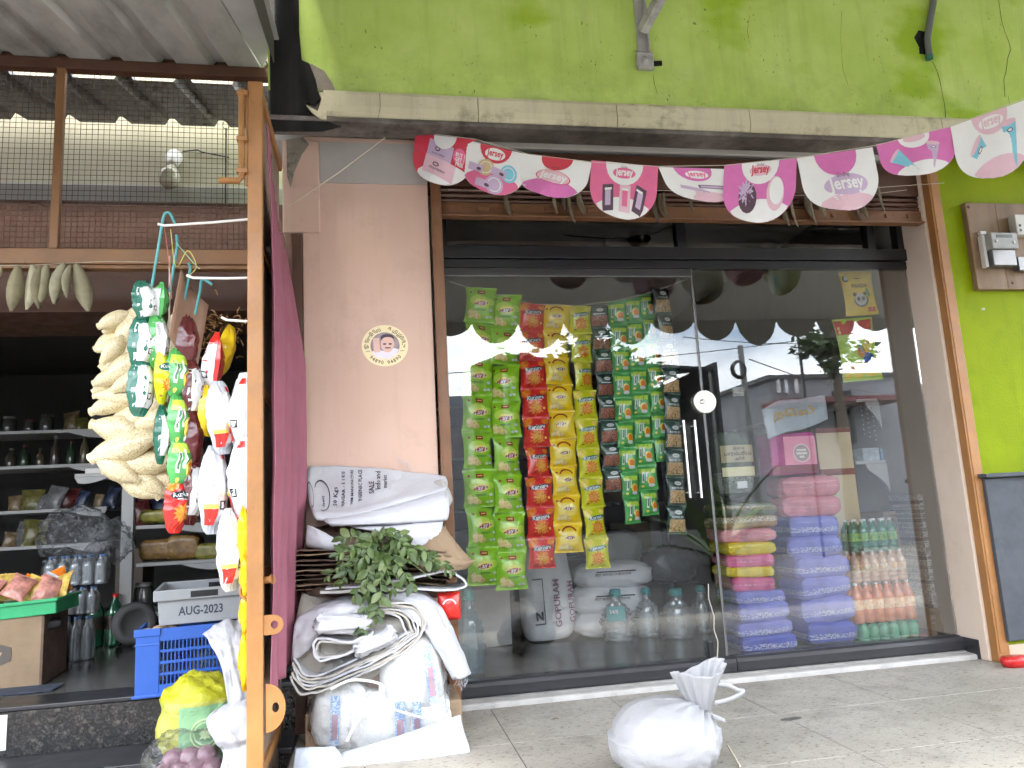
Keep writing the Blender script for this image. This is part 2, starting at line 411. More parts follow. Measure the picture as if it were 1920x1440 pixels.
mb = MB(); mb.box(-4.6, -.47, -.09, .12, 3.62, 4.42); struct('light_block_wall', mb, CEIL)  # unseen wall added with the slab to close off sky light
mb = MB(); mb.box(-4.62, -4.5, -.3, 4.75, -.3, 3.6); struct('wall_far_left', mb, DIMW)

# ------------------------------------------------------------------ facade walls
def T(px, py, Y): p = at(px, py, Y); return (p.x, p.z)
fw = MB(); fw.box(-.46, 6.2, -.45, -.20, 3.07, 5.2)
facade = tag(ob('facade_wall', fw, GREEN), 'weathered lime green upper wall with cream band and black stains', 'wall')
xs = [-.195] + [at(px, 215, -.47).x for px in (897, 1157, 1405, 1763)] + [6.2]
prof = [(-.44,3.072),(-.462,3.071),(-.472,3.05),(-.474,2.985),(-.468,2.955),(-.455,2.935),(-.44,2.932)]
for i in range(len(xs)-1):
    mb = MB(); mb.prism(prof, xs[i]+.0015, xs[i+1]-.0015, axis='X'); ob('cream_band', mb, CREAM, facade, bevel=.002)
mb = MB(); mb.prism([T(*p, -.47) for p in ((574,196),(596,208),(603,184),(598,173),(612,172),(612,224),(600,222),(585,210))], -.469, -.44); ob('cream_band', mb, CREAM, facade)
mb = MB(); mb.box(-.46, 6.2, -.462, -.30, 2.905, 2.931); ob('soffit', mb, SOFFIT, facade, bevel=.006)
mb = MB(); mb.box(-.46, 6.2, -.44, -.30, 2.934, 3.069); ob('soffit_core', mb, SOFFIT, facade)
tar = [(504,-60),(560,-60),(561,60),(566,114),(580,120),(592,150),(596,172),(600,186),(590,200),(575,193),(592,215),(606,226),(640,238),(604,247),(508,247)]
mb = MB(); mb.prism([T(px,py,-.45) for px,py in tar], -.4565, -.449); ob('tar_patch', mb, TAR, facade)
mb = MB(); mb.prism([T(px,py,-.45) for px,py in ((563,117),(585,121),(608,134),(624,158),(629,171),(604,170),(585,166),(570,150))], -.4535, -.449); ob('bare_patch', mb, BARE, facade)
mb = MB(); mb.prism([T(px,py,-.45) for px,py in ((1714,70),(1722,57),(1743,62),(1741,103),(1724,101),(1723,88))], -.4525, -.449); ob('bare_patch', mb, TAR, facade)
CRK = M('crack_shadow', (.035,.05,.02), .9)
def crack(pts, wd, parent, Y=-.45):
    P = [at(px, py, Y) for px, py in pts]; mb = MB(); q = []
    for i, p in enumerate(P):
        t = (P[min(i+1,len(P)-1)]-P[max(i-1,0)]).normalized(); n = Vector((-t.z,0,t.x))*wd*rnd.uniform(.5,1.1); q += [p+n, p-n]
    vs = [Vector((a.x, Y-.0012, a.z)) for a in q]
    mb.add(vs, [(2*i,2*i+1,2*i+3,2*i+2) for i in range(len(P)-1)]); ob('crack', mb, CRK, parent)
crack([(1748,115),(1757,134),(1762,152),(1767,178),(1771,196),(1773,222)], .0022, facade)
crack([(1872,0),(1878,40),(1884,60),(1891,78),(1895,93),(1889,110),(1886,135),(1882,150),(1884,182)], .0020, facade)
crack([(1890,180),(1893,200),(1898,226)], .0014, facade)
crack([(1224,140),(1227,158),(1233,178)], .0012, facade)
crack([(1578,20),(1576,70),(1580,130),(1590,160)], .0010, facade)
crack([(712,175),(713,200),(708,226)], .0012, facade, -.476)
crack([(1405,30),(1401,60),(1408,90)], .0010, facade)

pil = MB(); pil.box(-.318, .325, -.25, .26, -.3, 2.93)
pilw = tag(ob('pilaster_wall', pil, PINK, bevel=.004), 'peach pink pilaster wall between the two shop openings', 'wall')
x0 = at(600, 300, -.25).x; zt = at(690, 345, -.25).z
mb = MB(); mb.box(x0, .322, -.2545, -.249, zt, 2.90); ob('grey_paint_patch', mb, GREYP, pilw)
mb = MB(); mb.box(-.415, x0-.004, -.262, -.05, at(570,437,-.25).z, 2.90); cb_ = ob('corner_block', mb, PINK, pilw, bevel=.006); mb = MB(); mb.prism([T(*q, -.262) for q in ((537,262),(568,258),(580,270),(566,290),(552,322),(545,352),(538,330))], -.2635, -.2625); ob('stain', mb, BARE, cb_)
mb = MB(); mb.box(-.36, -.319, -.24, .26, -.3, 2.90); ob('cement_edge', mb, BARE, pilw)
# right jamb and lime wall
mb = MB(); mb.box(3.30, 3.62, -.215, .02, .0, 2.93)
jamb = tag(ob('jamb_wall', mb, PALE, bevel=.004), 'pale cream side wall of the shop window beside brown shutter channel', 'wall')
mb = MB(); mb.box(3.295, 3.30, -.16, .02, .0, .105); ob('skirting', mb, SILLG, jamb)
mb = MB(); mb.box(3.302, 3.62, .02, 4.6, -.2, 3.05); struct('wall_inner_right', mb, M('inner_side_wall_grey', (.40,.38,.35), .7, .08, 3))
mb = MB(); mb.box(3.392, 6.4, -.255, .0, .0, 2.93)
limew = tag(ob('lime_wall', mb, LIME), 'bright lime green wall carrying the electric meter board', 'wall')
mb = MB(); mb.box(3.393, 6.4, -.262, -.253, .0, .085); ob('plinth', mb, TAN, limew, bevel=.003)

# ------------------------------------------------------------------ rolling shutter over the glass front
sh = thing('rolling_shutter', 'dark brown rolling shutter rolled up above the glass shop front', 'shutter', (0,0,0))
mb = MB(); mb.box(.33, 3.31, -.20, -.05, 2.70, 2.904); ob('hood', mb, DBROWN, sh, bevel=.004)
zb = 2.535; z = 2.70; k = 0
for k in range(3):
    z1 = 2.697-.030*k; mb = MB()
    mb.prism([(-.175,z1),(-.183,z1-.004),(-.190,z1-.014),(-.183,z1-.025),(-.172,z1-.028),(-.160,z1-.02),(-.160,z1-.006)], .39, 3.31, axis='X'); ob('slat', mb, DBROWN, sh, bevel=.001)
mb = MB(); mb.box(.39, 3.31, -.195, -.16, zb, 2.606); mb.box(.39, 3.31, -.215, -.155, zb-.012, zb); bb = ob('bottom_bar', mb, BROWN, sh, bevel=.003)
for px in (905, 960, 1030, 1110, 1560, 1660, 1700):
    p = at(px, 392, -.196); mb = MB(); mb.obox((p.x,-.198,2.57), (.03 if px%20 else .008,0,0), (0,.005,0), (0,0,.012)); ob('lock_plate', mb, BROWN, bb, bevel=.003)
def guide(x0, x1, mt, label):
    g_ = MB(); g_.box(x0, x1, -.272, -.218, .0, 2.903)
    o = tag(ob('shutter_channel', g_, mt, bevel=.003), label, 'shutter channel', 'brown shutter channels beside the glass front')
    mb = MB(); mb.box(x0+.012, x1-.012, -.276, -.272, .05, 2.85); ob('rib', mb, mt, o, bevel=.001)
    for z in (.35, 1.05, 1.75, 2.45):
        mb = MB(); mb.lathe([(0,.0),(.006,.001),(.008,-.004)], 8); mb.xf(Matrix.Translation((x0+.02,-.2765,z)) @ Matrix.Rotation(PI/2,4,'X')); ob('bolt', mb, mt, o)
guide(.338, .392, BROWN, 'brown steel shutter channel between pink pilaster and hanging green packets')
guide(3.315, 3.388, OCHRE, 'ochre brown steel shutter channel beside the lime wall')

# ------------------------------------------------------------------ glass front
def mat_glass(name, refl=.06, tint=(.965,.975,.97)):
    m = bpy.data.materials.new(name); m.use_nodes = True; g = NT(m); g.n.clear()
    out = g.new('ShaderNodeOutputMaterial'); tr = g.new('ShaderNodeBsdfTransparent'); tr.inputs[0].default_value = (*tint, 1)
    gl = g.new('ShaderNodeBsdfGlossy'); gl.inputs['Roughness'].default_value = .004; gl.inputs[0].default_value = (1,1,1,1)
    fr = g.new('ShaderNodeFresnel'); fr.inputs['IOR'].default_value = 1.52
    sm = g.new('ShaderNodeMath'); sm.operation = 'MULTIPLY_ADD'; sm.inputs[1].default_value = 1.0; sm.inputs[2].default_value = refl-.045; g.l(fr.outputs[0], sm.inputs[0])
    mxs = g.new('ShaderNodeMixShader'); g.l(sm.outputs[0], mxs.inputs[0]); g.l(tr.outputs[0], mxs.inputs[1]); g.l(gl.outputs[0], mxs.inputs[2]); g.l(mxs.outputs[0], out.inputs['Surface'])
    return m
GLASS = mat_glass('shop_window_glass', .056)
ZS = Z_IN+.004
STEEL = M('brushed_steel', (.62,.61,.58), .28, .08, 30, metal=1.0, stretch=(1,1,8))
GREYAL = M('grey_aluminium_rail', (.20,.20,.20), .35, .1, 20, metal=.6)
tr = thing('transom_frame', 'black aluminium header and dark transom light above the glass doors', 'window frame', (0,0,0))
mb = MB(); mb.box(.395, 3.30, -.03, .05, 2.352, 2.425); ob('header', mb, BLACKAL, tr, bevel=.003)
mb = MB(); mb.box(.395, 3.30, -.015, .035, 2.30, 2.349); ob('lower_rail', mb, BLACKAL, tr, bevel=.003)
for a, b_ in ((.395,.44),(3.255,3.299),(1.80,1.86),(3.05,3.10)):
    mb = MB(); mb.box(a, b_, -.02, .04, 2.426, 2.93); ob('mullion', mb, BLACKAL, tr, bevel=.003)
mb = MB(); mb.box(.44, 1.80, .004, .010, 2.426, 2.93); ob('pane', mb, mat_glass('smoked_transom_glass', .05, (.9,.9,.9)), tr)
mb = MB(); mb.box(1.86, 3.05, .004, .010, 2.426, 2.93); ob('pane', mb, mat_glass('smoked_transom_glass2', .05, (.9,.9,.9)), tr)
dr = thing('glass_door', 'frameless glass door with paired steel pull handles behind the snack packets', 'door', (0,0,0))
mb = MB(); mb.box(.40, 1.872, -.006, .0, ZS, 2.298); ob('pane', mb, GLASS, dr)
mb = MB(); mb.box(.40, 1.872, -.014, .008, 2.255, 2.297); ob('top_rail', mb, M('dark_door_rail', (.035,.034,.034), .4, .1), dr, bevel=.002)
mb = MB(); mb.box(.40, 1.872, -.016, -.006, 2.247, 2.2545); ob('rail_edge', mb, GREYAL, dr)
mb = MB(); mb.box(1.866, 1.874, -.009, .003, ZS, 2.245); ob('edge_strip', mb, GREYAL, dr)
for px in (1281, 1302):
    a = at(px, 788, -.05); b_ = at(px+8, 934, -.05)
    mb = MB(); mb.tube([(a.x, -.05, a.z), (a.x, -.05, b_.z)], .0075, 10)
    h_ = ob('pull_handle', mb, STEEL, dr)
    for zz in (a.z-.03, b_.z+.03):
        mb = MB(); mb.tube([(a.x,-.05,zz),(a.x,-.006,zz)], .005, 8); ob('stand_off', mb, STEEL, h_)
lk = at(1310, 752, -.02)
def half_disc(side):
    vs, fs = [], []; n = 18
    prof = [(-.078+.001, 0)]
    pts = [(0.0015*side, -.066)] + [(.0015*side + side*.066*math.cos(-PI/2+PI*k/n), .066*math.sin(-PI/2+PI*k/n)) for k in range(1, n)] + [(.0015*side, .066)]
    mb = MB(); mb.prism([(1.8755+x, 1.506+z) for x, z in pts], -.026, -.008); return mb
lp = ob('lock_plate', half_disc(-1), M('satin_lock_steel', (.70,.66,.58), .35, .05, 10, metal=.9), dr, bevel=.003)
mb = MB(); mb.lathe([(0,.008),(.013,.007),(.015,0)], 16); mb.xf(Matrix.Translation((1.858,-.027,1.506)) @ Matrix.Rotation(PI/2,4,'X')); ob('keyhole', mb, STEEL, lp)
fx = thing('glass_panel', 'fixed glass pane in front of the stacked purple bags', 'window', (0,0,0))
mb = MB(); mb.box(1.880, 3.298, -.006, .0, ZS, 2.349); ob('pane', mb, GLASS, fx)
ob('lock_plate', half_disc(1), _MC['satin_lock_steel'], fx, bevel=.003)
mb = MB(); mb.box(1.8765, 1.8795, -.008, .002, ZS, 2.34); ob('edge_strip', mb, GREYAL, fx)
sl = thing('granite_sill', 'black granite sill along the foot of the glass front', 'sill', (0,0,0))
for a, b_ in ((.335, 1.902), (1.905, 3.294)):
    mb = MB(); mb.prism([(.03,.033),(-.05,.033),(-.055,.045),(-.055,.085),(-.045,.103),(-.025,.111),(.03,.112)], a, b_, axis='X'); ob('sill_slab', mb, SILLG, sl, bevel=.002)
p = at(1340, 1235, -.055)
lk = thing('floor_lock', 'steel floor bolt with dangling cord at the foot of the glass door', 'lock', (0,0,0))
mb = MB(); mb.obox((p.x,-.060,.075), (.017,0,0), (0,.007,0), (0,0,.038)); ob('plate', mb, M('brass_lock', (.45,.36,.20), .4, .1, metal=.8), lk, bevel=.003)
mb = MB(); mb.obox((p.x-.008,-.030,.150), (.014,0,0), (0,.012,0), (0,0,.048)); ob('housing', mb, BLACKAL, lk, bevel=.003)
mb = MB(); mb.tube([(p.x+.01,-.062,.11),(p.x+.03,-.05,.20),(p.x+.018,-.04,.26),(p.x+.03,-.03,.33),(p.x+.012,-.022,.42),(p.x+.02,-.016,.50)], .0025, 6); ob('cord', mb, M('pale_cord', (.55,.5,.42), .8), lk)

# ------------------------------------------------------------------ left canopy, beam, mesh transom
GALV = M('grey_galvanised_sheet', (.50,.495,.47), .5, .10, 3, metal=.25, dirt=(.20,.19,.17), dscale=2.5, stretch=(1,.3,1))
def corrugated(name, xa, xb, P0, P1, pitch, rib, hgt, mt, parent=None, shift=0.0):
    """trapezoid-ribbed sheet from edge line at P0=(y,z) to P1=(y,z)"""
    prof = []; x = xa
    while x < xb:
        prof += [(x, 0), (x+pitch-rib, 0), (x+pitch-rib*.75, hgt), (x+pitch-rib*.25, hgt)]; x += pitch
    prof = [(min(a, xb), b_) for a, b_ in prof]
    mb = MB(); n = len(prof); vs = []
    for (y, z), s_ in ((P0, shift), (P1, 0)): vs += [(a+s_, y, z+b_) for a, b_ in prof]
    mb.add(vs, [(i, i+1, n+i+1, n+i) for i in range(n-1)])
    return ob(name, mb, mt, parent, solid=.0012, fixn=False)
can = thing('corrugated_canopy', 'grey ribbed metal canopy over the left shop entrance', 'canopy', (0,0,0))
zc = at(300, 128, -.12).z
corrugated('roof_sheet', -4.6, -.50, (-2.7, zc-.36), (-.10, zc+.03), .26, .095, .035, GALV, can, shift=-.30)
mb = MB(); mb.box(-4.6, -.47, -.14, -.08, zc-.035, zc+.022); ob('purlin', mb, DBROWN, can, bevel=.003)
mb = MB(); mb.add([(-.84,-2.7,zc-.352),(-.40,-2.7,zc-.352),(-.405,-.47,zc-.02),(-.54,-.10,zc+.038)], [(0,1,2,3)])
ob('edge_flashing', mb, M('pale_grey_flashing', (.50,.50,.48), .5, .08), can, solid=.003)
mb = MB(); mb.box(-4.6, -.47, -.10, -.082, zc+.022, zc+.14); ob('filler', mb, DBROWN, can)
# inner roof seen through the mesh
ya, yb = .12, .95
za, zb2 = at(250,150,ya).z, at(250,232,yb).z
inr = thing('inner_roof', 'dark ribbed roof sheet behind the wire mesh', 'roof', (0,0,0))
corrugated('roof_sheet', -4.6, -.4, (ya, za), (yb, zb2), .31, .10, .045, M('dark_grey_sheet', (.11,.11,.11), .5, .1, 3, metal=.2), inr, shift=-.06)
mb = MB(); mb.box(-4.5, -.33, 1.15, 1.25, 2.4, 4.4); uw = tag(ob('inner_wall', mb, mat_plaster('dull_cream_inner_wall', (.42,.39,.29), (.46,.43,.33), (.50,.46,.36), (.3,.28,.2), .6,.8,2.0, bump=.05)), 'dull cream inner wall with light bulb behind the mesh', 'wall')
zl = at(250, 352, 1.1).z; zl2 = at(250, 388, 1.1).z
mb = MB(); mb.box(-4.5, -.33, 1.05, 1.149, zl2, zl); ob('ledge', mb, M('grey_ledge', (.34,.335,.32), .7, .08), uw, bevel=.01)
zb3 = at(250, 392, .5).z
mb = MB(); mb.box(-4.5, -.365, .44, .9, 2.18, zb3); tag(ob('shutter_hood', mb, DBROWN, bevel=.005), 'dark brown steel shutter hood behind the mesh transom', 'shutter hood')
mb = MB(); mb.box(-4.5, -.365, .9, 1.1, 2.2, zl2-.05); struct('lintel', mb, DBROWN)
# bulb
bp = at(322, 285, 1.05)
bl = thing('light_bulb', 'clear glass bulb in a white angle holder on the cream wall', 'light bulb', (bp.x, 1.149, bp.z)); bl.scale = (1.6,1.6,1.6)
WHITEP = M('white_plastic', (.62,.61,.58), .4, .05, 8)
mb = MB(); mb.lathe([(.03,0),(.034,.02),(.026,.05),(.024,.075),(.02,.08)], 14); mb.xf(Matrix.Rotation(PI*.80, 4, 'X')); ob('holder', mb, WHITEP, bl, (0,-.01,.01))
mb = MB(); mb.lathe([(.012,0),(.014,-.02),(.036,-.055),(.043,-.085),(.036,-.115),(.015,-.13),(0,-.132)], 16); mb.xf(Matrix.Rotation(-.5,4,'X')); ob('glass', mb, M('bulb_glass', (.52,.50,.40), .08, .05, 5, spec=.8), bl, (0,-.05,-.05))
mb = MB(); mb.tube([(.03,-.008,.03),(.09,-.006,.04),(.11,-.006,.03),(.22,-.006,.01)], .003, 6); ob('wire', mb, BLACKAL, bl)
hp = at(424, 240, 1.0)
hk = thing('hanging_rod', 'thin black rod hanging from a ring behind the mesh', 'rod', (hp.x, 1.0, hp.z))
mb = MB(); mb.tube([(0,0,0),(0,0,-.62)], .006, 6); ob('rod', mb, BLACKAL, hk)
mb = MB(); mb.tube([(.022*math.cos(a*PI/6), 0, .02+.03*math.sin(a*PI/6)) for a in range(13)], .003, 6); ob('ring', mb, GREYAL, hk)
# mesh transom
ms = thing('mesh_transom', 'welded wire mesh panel in brown frame above the left shop entrance', 'mesh panel', (0,0,0))
zt, zm0, zm1 = zc-.03, at(200,470,-.1).z, at(200,498,-.1).z
mb = MB(); mb.box(-4.5, -.45, -.13, -.085, zm1, zm0); mb.box(-4.5, -.45, -.115, -.06, zm1-.02, zm1); ob('bottom_rail', mb, RAILP, ms, bevel=.003)
xd = at(112, 300, -.1).x
mb = MB(); mb.box(xd-.02, xd+.02, -.135, -.10, zm0, zt+.01); ob('divider', mb, RAILP, ms, bevel=.003)
mb = MB(); sp_ = .0277; r_ = .0016; x = -3.2
while x < -.46:
    dx = .004*nz3(x*3, 1); mb.tube([(x+dx, -.105, zm0-.01), (x+dx*2+.003*nz3(x*9,5), -.105+.004*nz3(x*2, 3), (zm0+zt)/2), (x, -.105, zt)], r_, 4, caps=False); x += sp_
z = zm0+.012
while z < zt:
    mb.tube([(xx, -.102+.004*nz3(xx*2, z*3), z+.006*nz3(xx*1.3, z*2)) for xx in (-3.2,-2.6,-2.1,-1.7,-1.3,-.95,-.7,-.46)], r_, 4, caps=False); z += sp_
tag(ob('wire_mesh', mb, M('rusty_brown_wire', (.10,.05,.028), .7, .3, 30), ms, fixn=False), kind='stuff')
# ------------------------------------------------------------------ awning overhead and the street opposite (seen in the glass)
def back(px, py, d):                 # a point d metres in front of the glass that mirrors into this pixel of the window
    p = at(px, py, d); return Vector((p.x, -d, p.z))
aw = thing('shop_awning', 'grey fabric awning with scalloped edge mirrored in the shop glass', 'awning', (0,0,0))
AWN, g_, b_ = base_mat('thin_grey_awning_canvas')
_tl = g_.new('ShaderNodeBsdfTranslucent'); _tl.inputs[0].default_value = (.40,.39,.36,1); _ms = g_.new('ShaderNodeMixShader'); _ms.inputs[0].default_value = .5
b_.inputs['Base Color'].default_value = (.10,.09,.08,1); b_.inputs['Roughness'].default_value = .9
g_.l(b_.outputs[0], _ms.inputs[1]); g_.l(_tl.outputs[0], _ms.inputs[2]); g_.l(_ms.outputs[0], AWN.node_tree.nodes['Material Output'].inputs['Surface'])
ze = back(1400, 600, 3.3).z
mb = MB(); mb.grid(lambda u, v: (-.40+6.2*u, -.47-2.83*v, 4.25+(ze-4.25)*v-.10*math.sin(PI*v)), 12, 8); ob('canvas', mb, AWN, aw, solid=.004)
mb = MB(); mb.add([(-.43,-.47,4.25),(-.43,-3.3,ze),(-.43,-3.3,ze-.2),(-.43,-.47,3.2)], [(0,1,2,3)]); ob('light_block_flap', mb, AWN, aw, solid=.004)  # unseen flap added to stop light spilling in from the left
mb = MB(); sw = .47; x = -.40; k = 0
while x < 5.6:
    dp = (.17, .23, .12, .20, .26)[k % 5]; n = 12
    top = [(x+sw*i/n, ze+.01) for i in range(n+1)]; bot = [(x+sw*i/n, ze-.02-dp*math.sin(PI*i/n)**.6) for i in range(n+1)]
    m2 = MB(); m2.prism(top+bot[::-1], -3.302, -3.298); ob('scallop', m2, AWN, aw); x += sw; k += 1
p = at(1208, 118, -.46)
BRK = M('grey_painted_steel', (.36,.355,.34), .45, .12, 10, dirt=(.12,.11,.1), dscale=8)
br = thing('awning_bracket', 'grey steel awning bracket bolted to the green wall', 'bracket', (0,0,0))
mb = MB(); mb.obox((p.x,-.468,p.z), (.046,0,0), (0,.016,0), (0,0,.043)); pl = ob('foot_plate', mb, BRK, br, bevel=.003)
mb = MB(); mb.add([(p.x-.046,-.484,p.z+.043),(p.x+.046,-.484,p.z+.043),(p.x+.046,-.452,p.z+.078),(p.x-.046,-.452,p.z+.078)], [(0,1,2,3)]); ob('lip', mb, BRK, pl, solid=.004)
mb = MB(); mb.lathe([(.024,0),(.024,.004),(.014,.005),(.013,.012),(.006,.013),(.005,.02),(0,.021)], 16); mb.xf(Matrix.Translation((p.x-.004,-.484,p.z-.004)) @ Matrix.Rotation(PI/2,4,'X')); ob('bolt', mb, BRK, pl)
mb = MB(); mb.box(p.x-.030, p.x+.026, -.468, -.452, p.z+.043, p.z+1.0); mb.box(p.x+.018, p.x+.0265, -.50, -.468, p.z+.05, p.z+1.0); ob('upright', mb, BRK, br, bevel=.002)
mb = MB(); mb.bar((p.x-.008,-.49,p.z+.17), (p.x+.55,-2.0,p.z+1.15), .05, .05); ob('arm', mb, BRK, br, bevel=.002)
mb = MB(); mb.obox((p.x+.07,-.455,p.z+.004), (.035,0,.004), (0,.006,0), (0,0,.014)); ob('bent_strip', mb, TAR, br, bevel=.004)
q = at(1742, 108, -.47); q2 = at(1757, -40, -.47)
pp = thing('drain_pipe', 'short grey plastic pipe hanging down the green wall', 'pipe', (0,0,0))
mb = MB(); mb.tube([(q.x,-.473,q.z+.01),(q.x+.004,-.473,q.z+.12),(q2.x,-.473,q2.z),(q2.x+.01,-.473,q2.z+.4)], .019, 12); ob('tube', mb, M('grey_pvc', (.13,.135,.14), .5, .1), pp)
mb = MB(); mb.tube([(q.x-.002,-.473,q.z-.012),(q.x,-.473,q.z+.012)], .021, 12); ob('collar', mb, M('teal_pvc', (.03,.15,.12), .5, .1), pp)

# opposite building
c0, c1 = back(1443, 712, 17), back(1640, 700, 17)
bd = thing('house', 'grey flat roofed house across the street mirrored in the glass', 'building', (0,0,0))
GREYW = mat_plaster('grey_house_paint', (.22,.23,.25), (.26,.27,.29), (.30,.31,.33), (.14,.14,.15), .6, .8, 1.2)
mb = MB(); mb.box(c0.x, c1.x+4, -22, -17, -.45, c0.z); ob('wall', mb, GREYW, bd)
mb = MB(); mb.box(c0.x-.15, c1.x+4, -22, -16.85, c0.z, c0.z+.12); ob('roof', mb, M('roof_edge', (.08,.08,.085), .8), bd)
for px in (1457, 1471, 1490):
    q = back(px, 722, 17); mb = MB(); mb.box(q.x-.05, q.x+.05, -16.99, -16.9, q.z-.25, q.z+.2); ob('window', mb, M('pale_slot', (.7,.72,.75), .5), bd)
q = back(1580, 770, 17); mb = MB(); mb.box(q.x-.3, q.x+.3, -16.99, -16.9, q.z-1.0, q.z+.6); ob('window', mb, BLACKAL, bd)
mb = MB(); mb.box(c0.x-.4, c0.x+3.6, -16.9, -15.6, back(1500,758,16).z, back(1500,752,16).z+.05); ob('sunshade', mb, M('maroon_sheet', (.16,.05,.05), .7), bd)
# made-up stall, added to keep the mirrored street dark
s0, s1 = back(935, 668, 8), back(1345, 690, 8)
stl = thing('made_up_stall', 'made up dark sheet roofed stall added to darken the reflection in the glass', 'stall', (0,0,0))
DK = M('dark_tarpaulin', (.035,.036,.04), .8, .3, 2)
mb = MB(); mb.add([(s0.x,-8,s0.z),(s1.x,-8,s1.z-.02),(s1.x,-11.5,s1.z+.5),(s0.x,-11.5,s0.z+.5)], [(0,1,2,3)]); ob('roof', mb, DK, stl, solid=.05)
mb = MB(); mb.box(s0.x, s1.x, -11.6, -11.5, -.45, s0.z+.5); ob('back_wall', mb, DK, stl)
mb = MB(); mb.box(s1.x-.06, s1.x, -11.5, -8, -.45, s1.z+.1); ob('side_wall', mb, DK, stl)  # added to hide the bright sky beside the stall in the reflection
for x in (s0.x+.1, s1.x-.1):
    mb = MB(); mb.tube([(x,-8.1,-.45),(x,-8.1,s1.z)], .04, 8); ob('post', mb, GREYAL, stl)
mb = MB(); mb.box(s0.x+.2, s1.x-.2, -9.2, -8.6, -.45, .45); ob('counter', mb, M('counter_grey', (.2,.2,.2), .7), stl)
mb = MB(); mb.box(-30, back(1000,742,14).x, -14.2, -14, -.45, back(880,742,14).z); mb2 = mb
tag(ob('compound_wall', mb, GREYW), 'low grey compound wall across the street beside the stall', 'wall')
mb = MB(); mb.box(s1.x+.2, c1.x+14, -14.2, -14, -.45, .35)
tag(ob('compound_wall', mb, GREYW), 'low grey compound wall in front of the grey house', 'wall')
# pole with cable coil, thin pole, wires
p0 = back(1395, 660, 7); pole = thing('utility_pole', 'slim pole with coiled cable mirrored in the glass', 'pole', (p0.x, -7, -.45))
mb = MB(); mb.tube([(0,0,0),(-.06,0,p0.z+.55)], [.06,.045], 10); ob('post', mb, M('pole_grey', (.25,.25,.25), .7), pole)
q = back(1388, 692, 6.9); mb = MB()
for k in range(5):
    r = .10+.008*k; mb.tube([(q.x-p0.x+r*math.cos(a*PI/10), .08-.012*k, q.z+.45+r*1.1*math.sin(a*PI/10)) for a in range(21)], .009, 5)
ob('cable_coil', mb, BLACKAL, pole)
q = back(1385, 735, 6.9); mb = MB(); mb.obox((q.x-p0.x,.08,q.z+.45), (.07,0,0),(0,.04,0),(0,0,.07)); ob('box', mb, WHITEP, pole, bevel=.005)
t0, t1 = back(1497, 640, 12), back(1513, 770, 12)
tp = thing('lamp_pole', 'thin dark pole with wires in front of the grey house', 'pole', (t1.x,-12,-.45))
mb = MB(); mb.tube([(0,0,0),(t0.x-t1.x,0,t0.z+.6)], .035, 8); ob('post', mb, BLACKAL, tp)
a, b_ = back(1405, 674, 7), back(1640, 735, 12)
for i, (a, b_) in enumerate(((back(1405,674,7), back(1640,735,12)), (back(1280,632,12), back(1600,640,12)), (back(840,700,12), back(1600,625,12)))):
    mb = MB(); mb.tube([a.lerp(b_, k/8)+Vector((0,0,-.1*math.sin(PI*k/8))) for k in range(9)], .01, 5)
    tag(ob('overhead_wire', mb, BLACKAL), ('thin black wire running down from the coil pole', 'thin black wire high above the grey house', 'long black wire crossing the whole mirrored sky')[i], 'wire', 'wires over the street')
# plants: leafy tree, banana clump
def leafmesh(wd, ln, fold=.25, bend=.3, n=4):
    mb = MB(); vs = []
    for i in range(n+1):
        t = i/n; ww = wd*math.sin(PI*min(.97, .06+t*.92))**.75; y = ln*t; z = -bend*ln*t*t
        vs += [(-ww/2, y, z+fold*ww/2), (0, y, z), (ww/2, y, z+fold*ww/2)]
    mb.add(vs, [q for i in range(n) for q in ((3*i,3*i+1,3*i+4,3*i+3),(3*i+1,3*i+2,3*i+5,3*i+4))], 0, True); return mb
def crown(mb, c, rx, ry, rz, n, size, seed):
    R = random.Random(seed); cl = [(R.gauss(0,.42), R.gauss(0,.42), R.gauss(0,.42)) for _ in range(26)]
    for _ in range(n):
        k = R.choice(cl); x, y, z = [k[i]+R.gauss(0,.14) for i in range(3)]
        s = size*R.uniform(.6,1.3); a, e = R.uniform(0, 2*PI), R.uniform(-1,1)
        u = Vector((math.cos(a), math.sin(a), e*.6)).normalized()*s; v_ = u.cross(Vector((R.gauss(0,1),R.gauss(0,1),R.gauss(0,1)))).normalized()*s*.4
        o = Vector((c[0]+x*rx, c[1]+y*ry, c[2]+z*rz)); mb.add([o-u, o+v_, o+u, o-v_], [(0,1,2,3)])
LEAFD = M('street_leaf_green', (.045,.085,.022), .55, .35, 2)
BARK = M('bark_brown', (.12,.09,.065), .9, .3, 20, bump=.6)
for nm, lab, px, py, d, r, n in (('street_tree', 'leafy tree mirrored at the right of the shop glass', 1555, 655, 9, .55, 900), ('street_tree', 'broad dark tree behind the mirrored stall', 1120, 716, 15, 1.9, 1500)):
    q = back(px, py, d); t = thing(nm, lab, 'tree', (q.x, -d, -.45), group='trees across the street')
    mb = MB(); mb.tube([(0,0,0),(.1,0,(q.z+.45)*.5),(0,.1,q.z+.45)], [.16,.12,.05], 8); ob('trunk', mb, BARK, t)
    mb = MB(); crown(mb, (0,0,q.z+.45), r*1.3, r, r, n, .11 if d < 10 else .2, int(px)); tag(ob('crown', mb, LEAFD, t, fixn=False), kind='stuff')
q = back(1330, 850, 6); bn = thing('banana_plant', 'dark banana clump mirrored behind the round door lock', 'plant', (q.x, -6, -.45))
lm = {}
BAN = M('banana_leaf', (.06,.11,.03), .45, .3, 3)
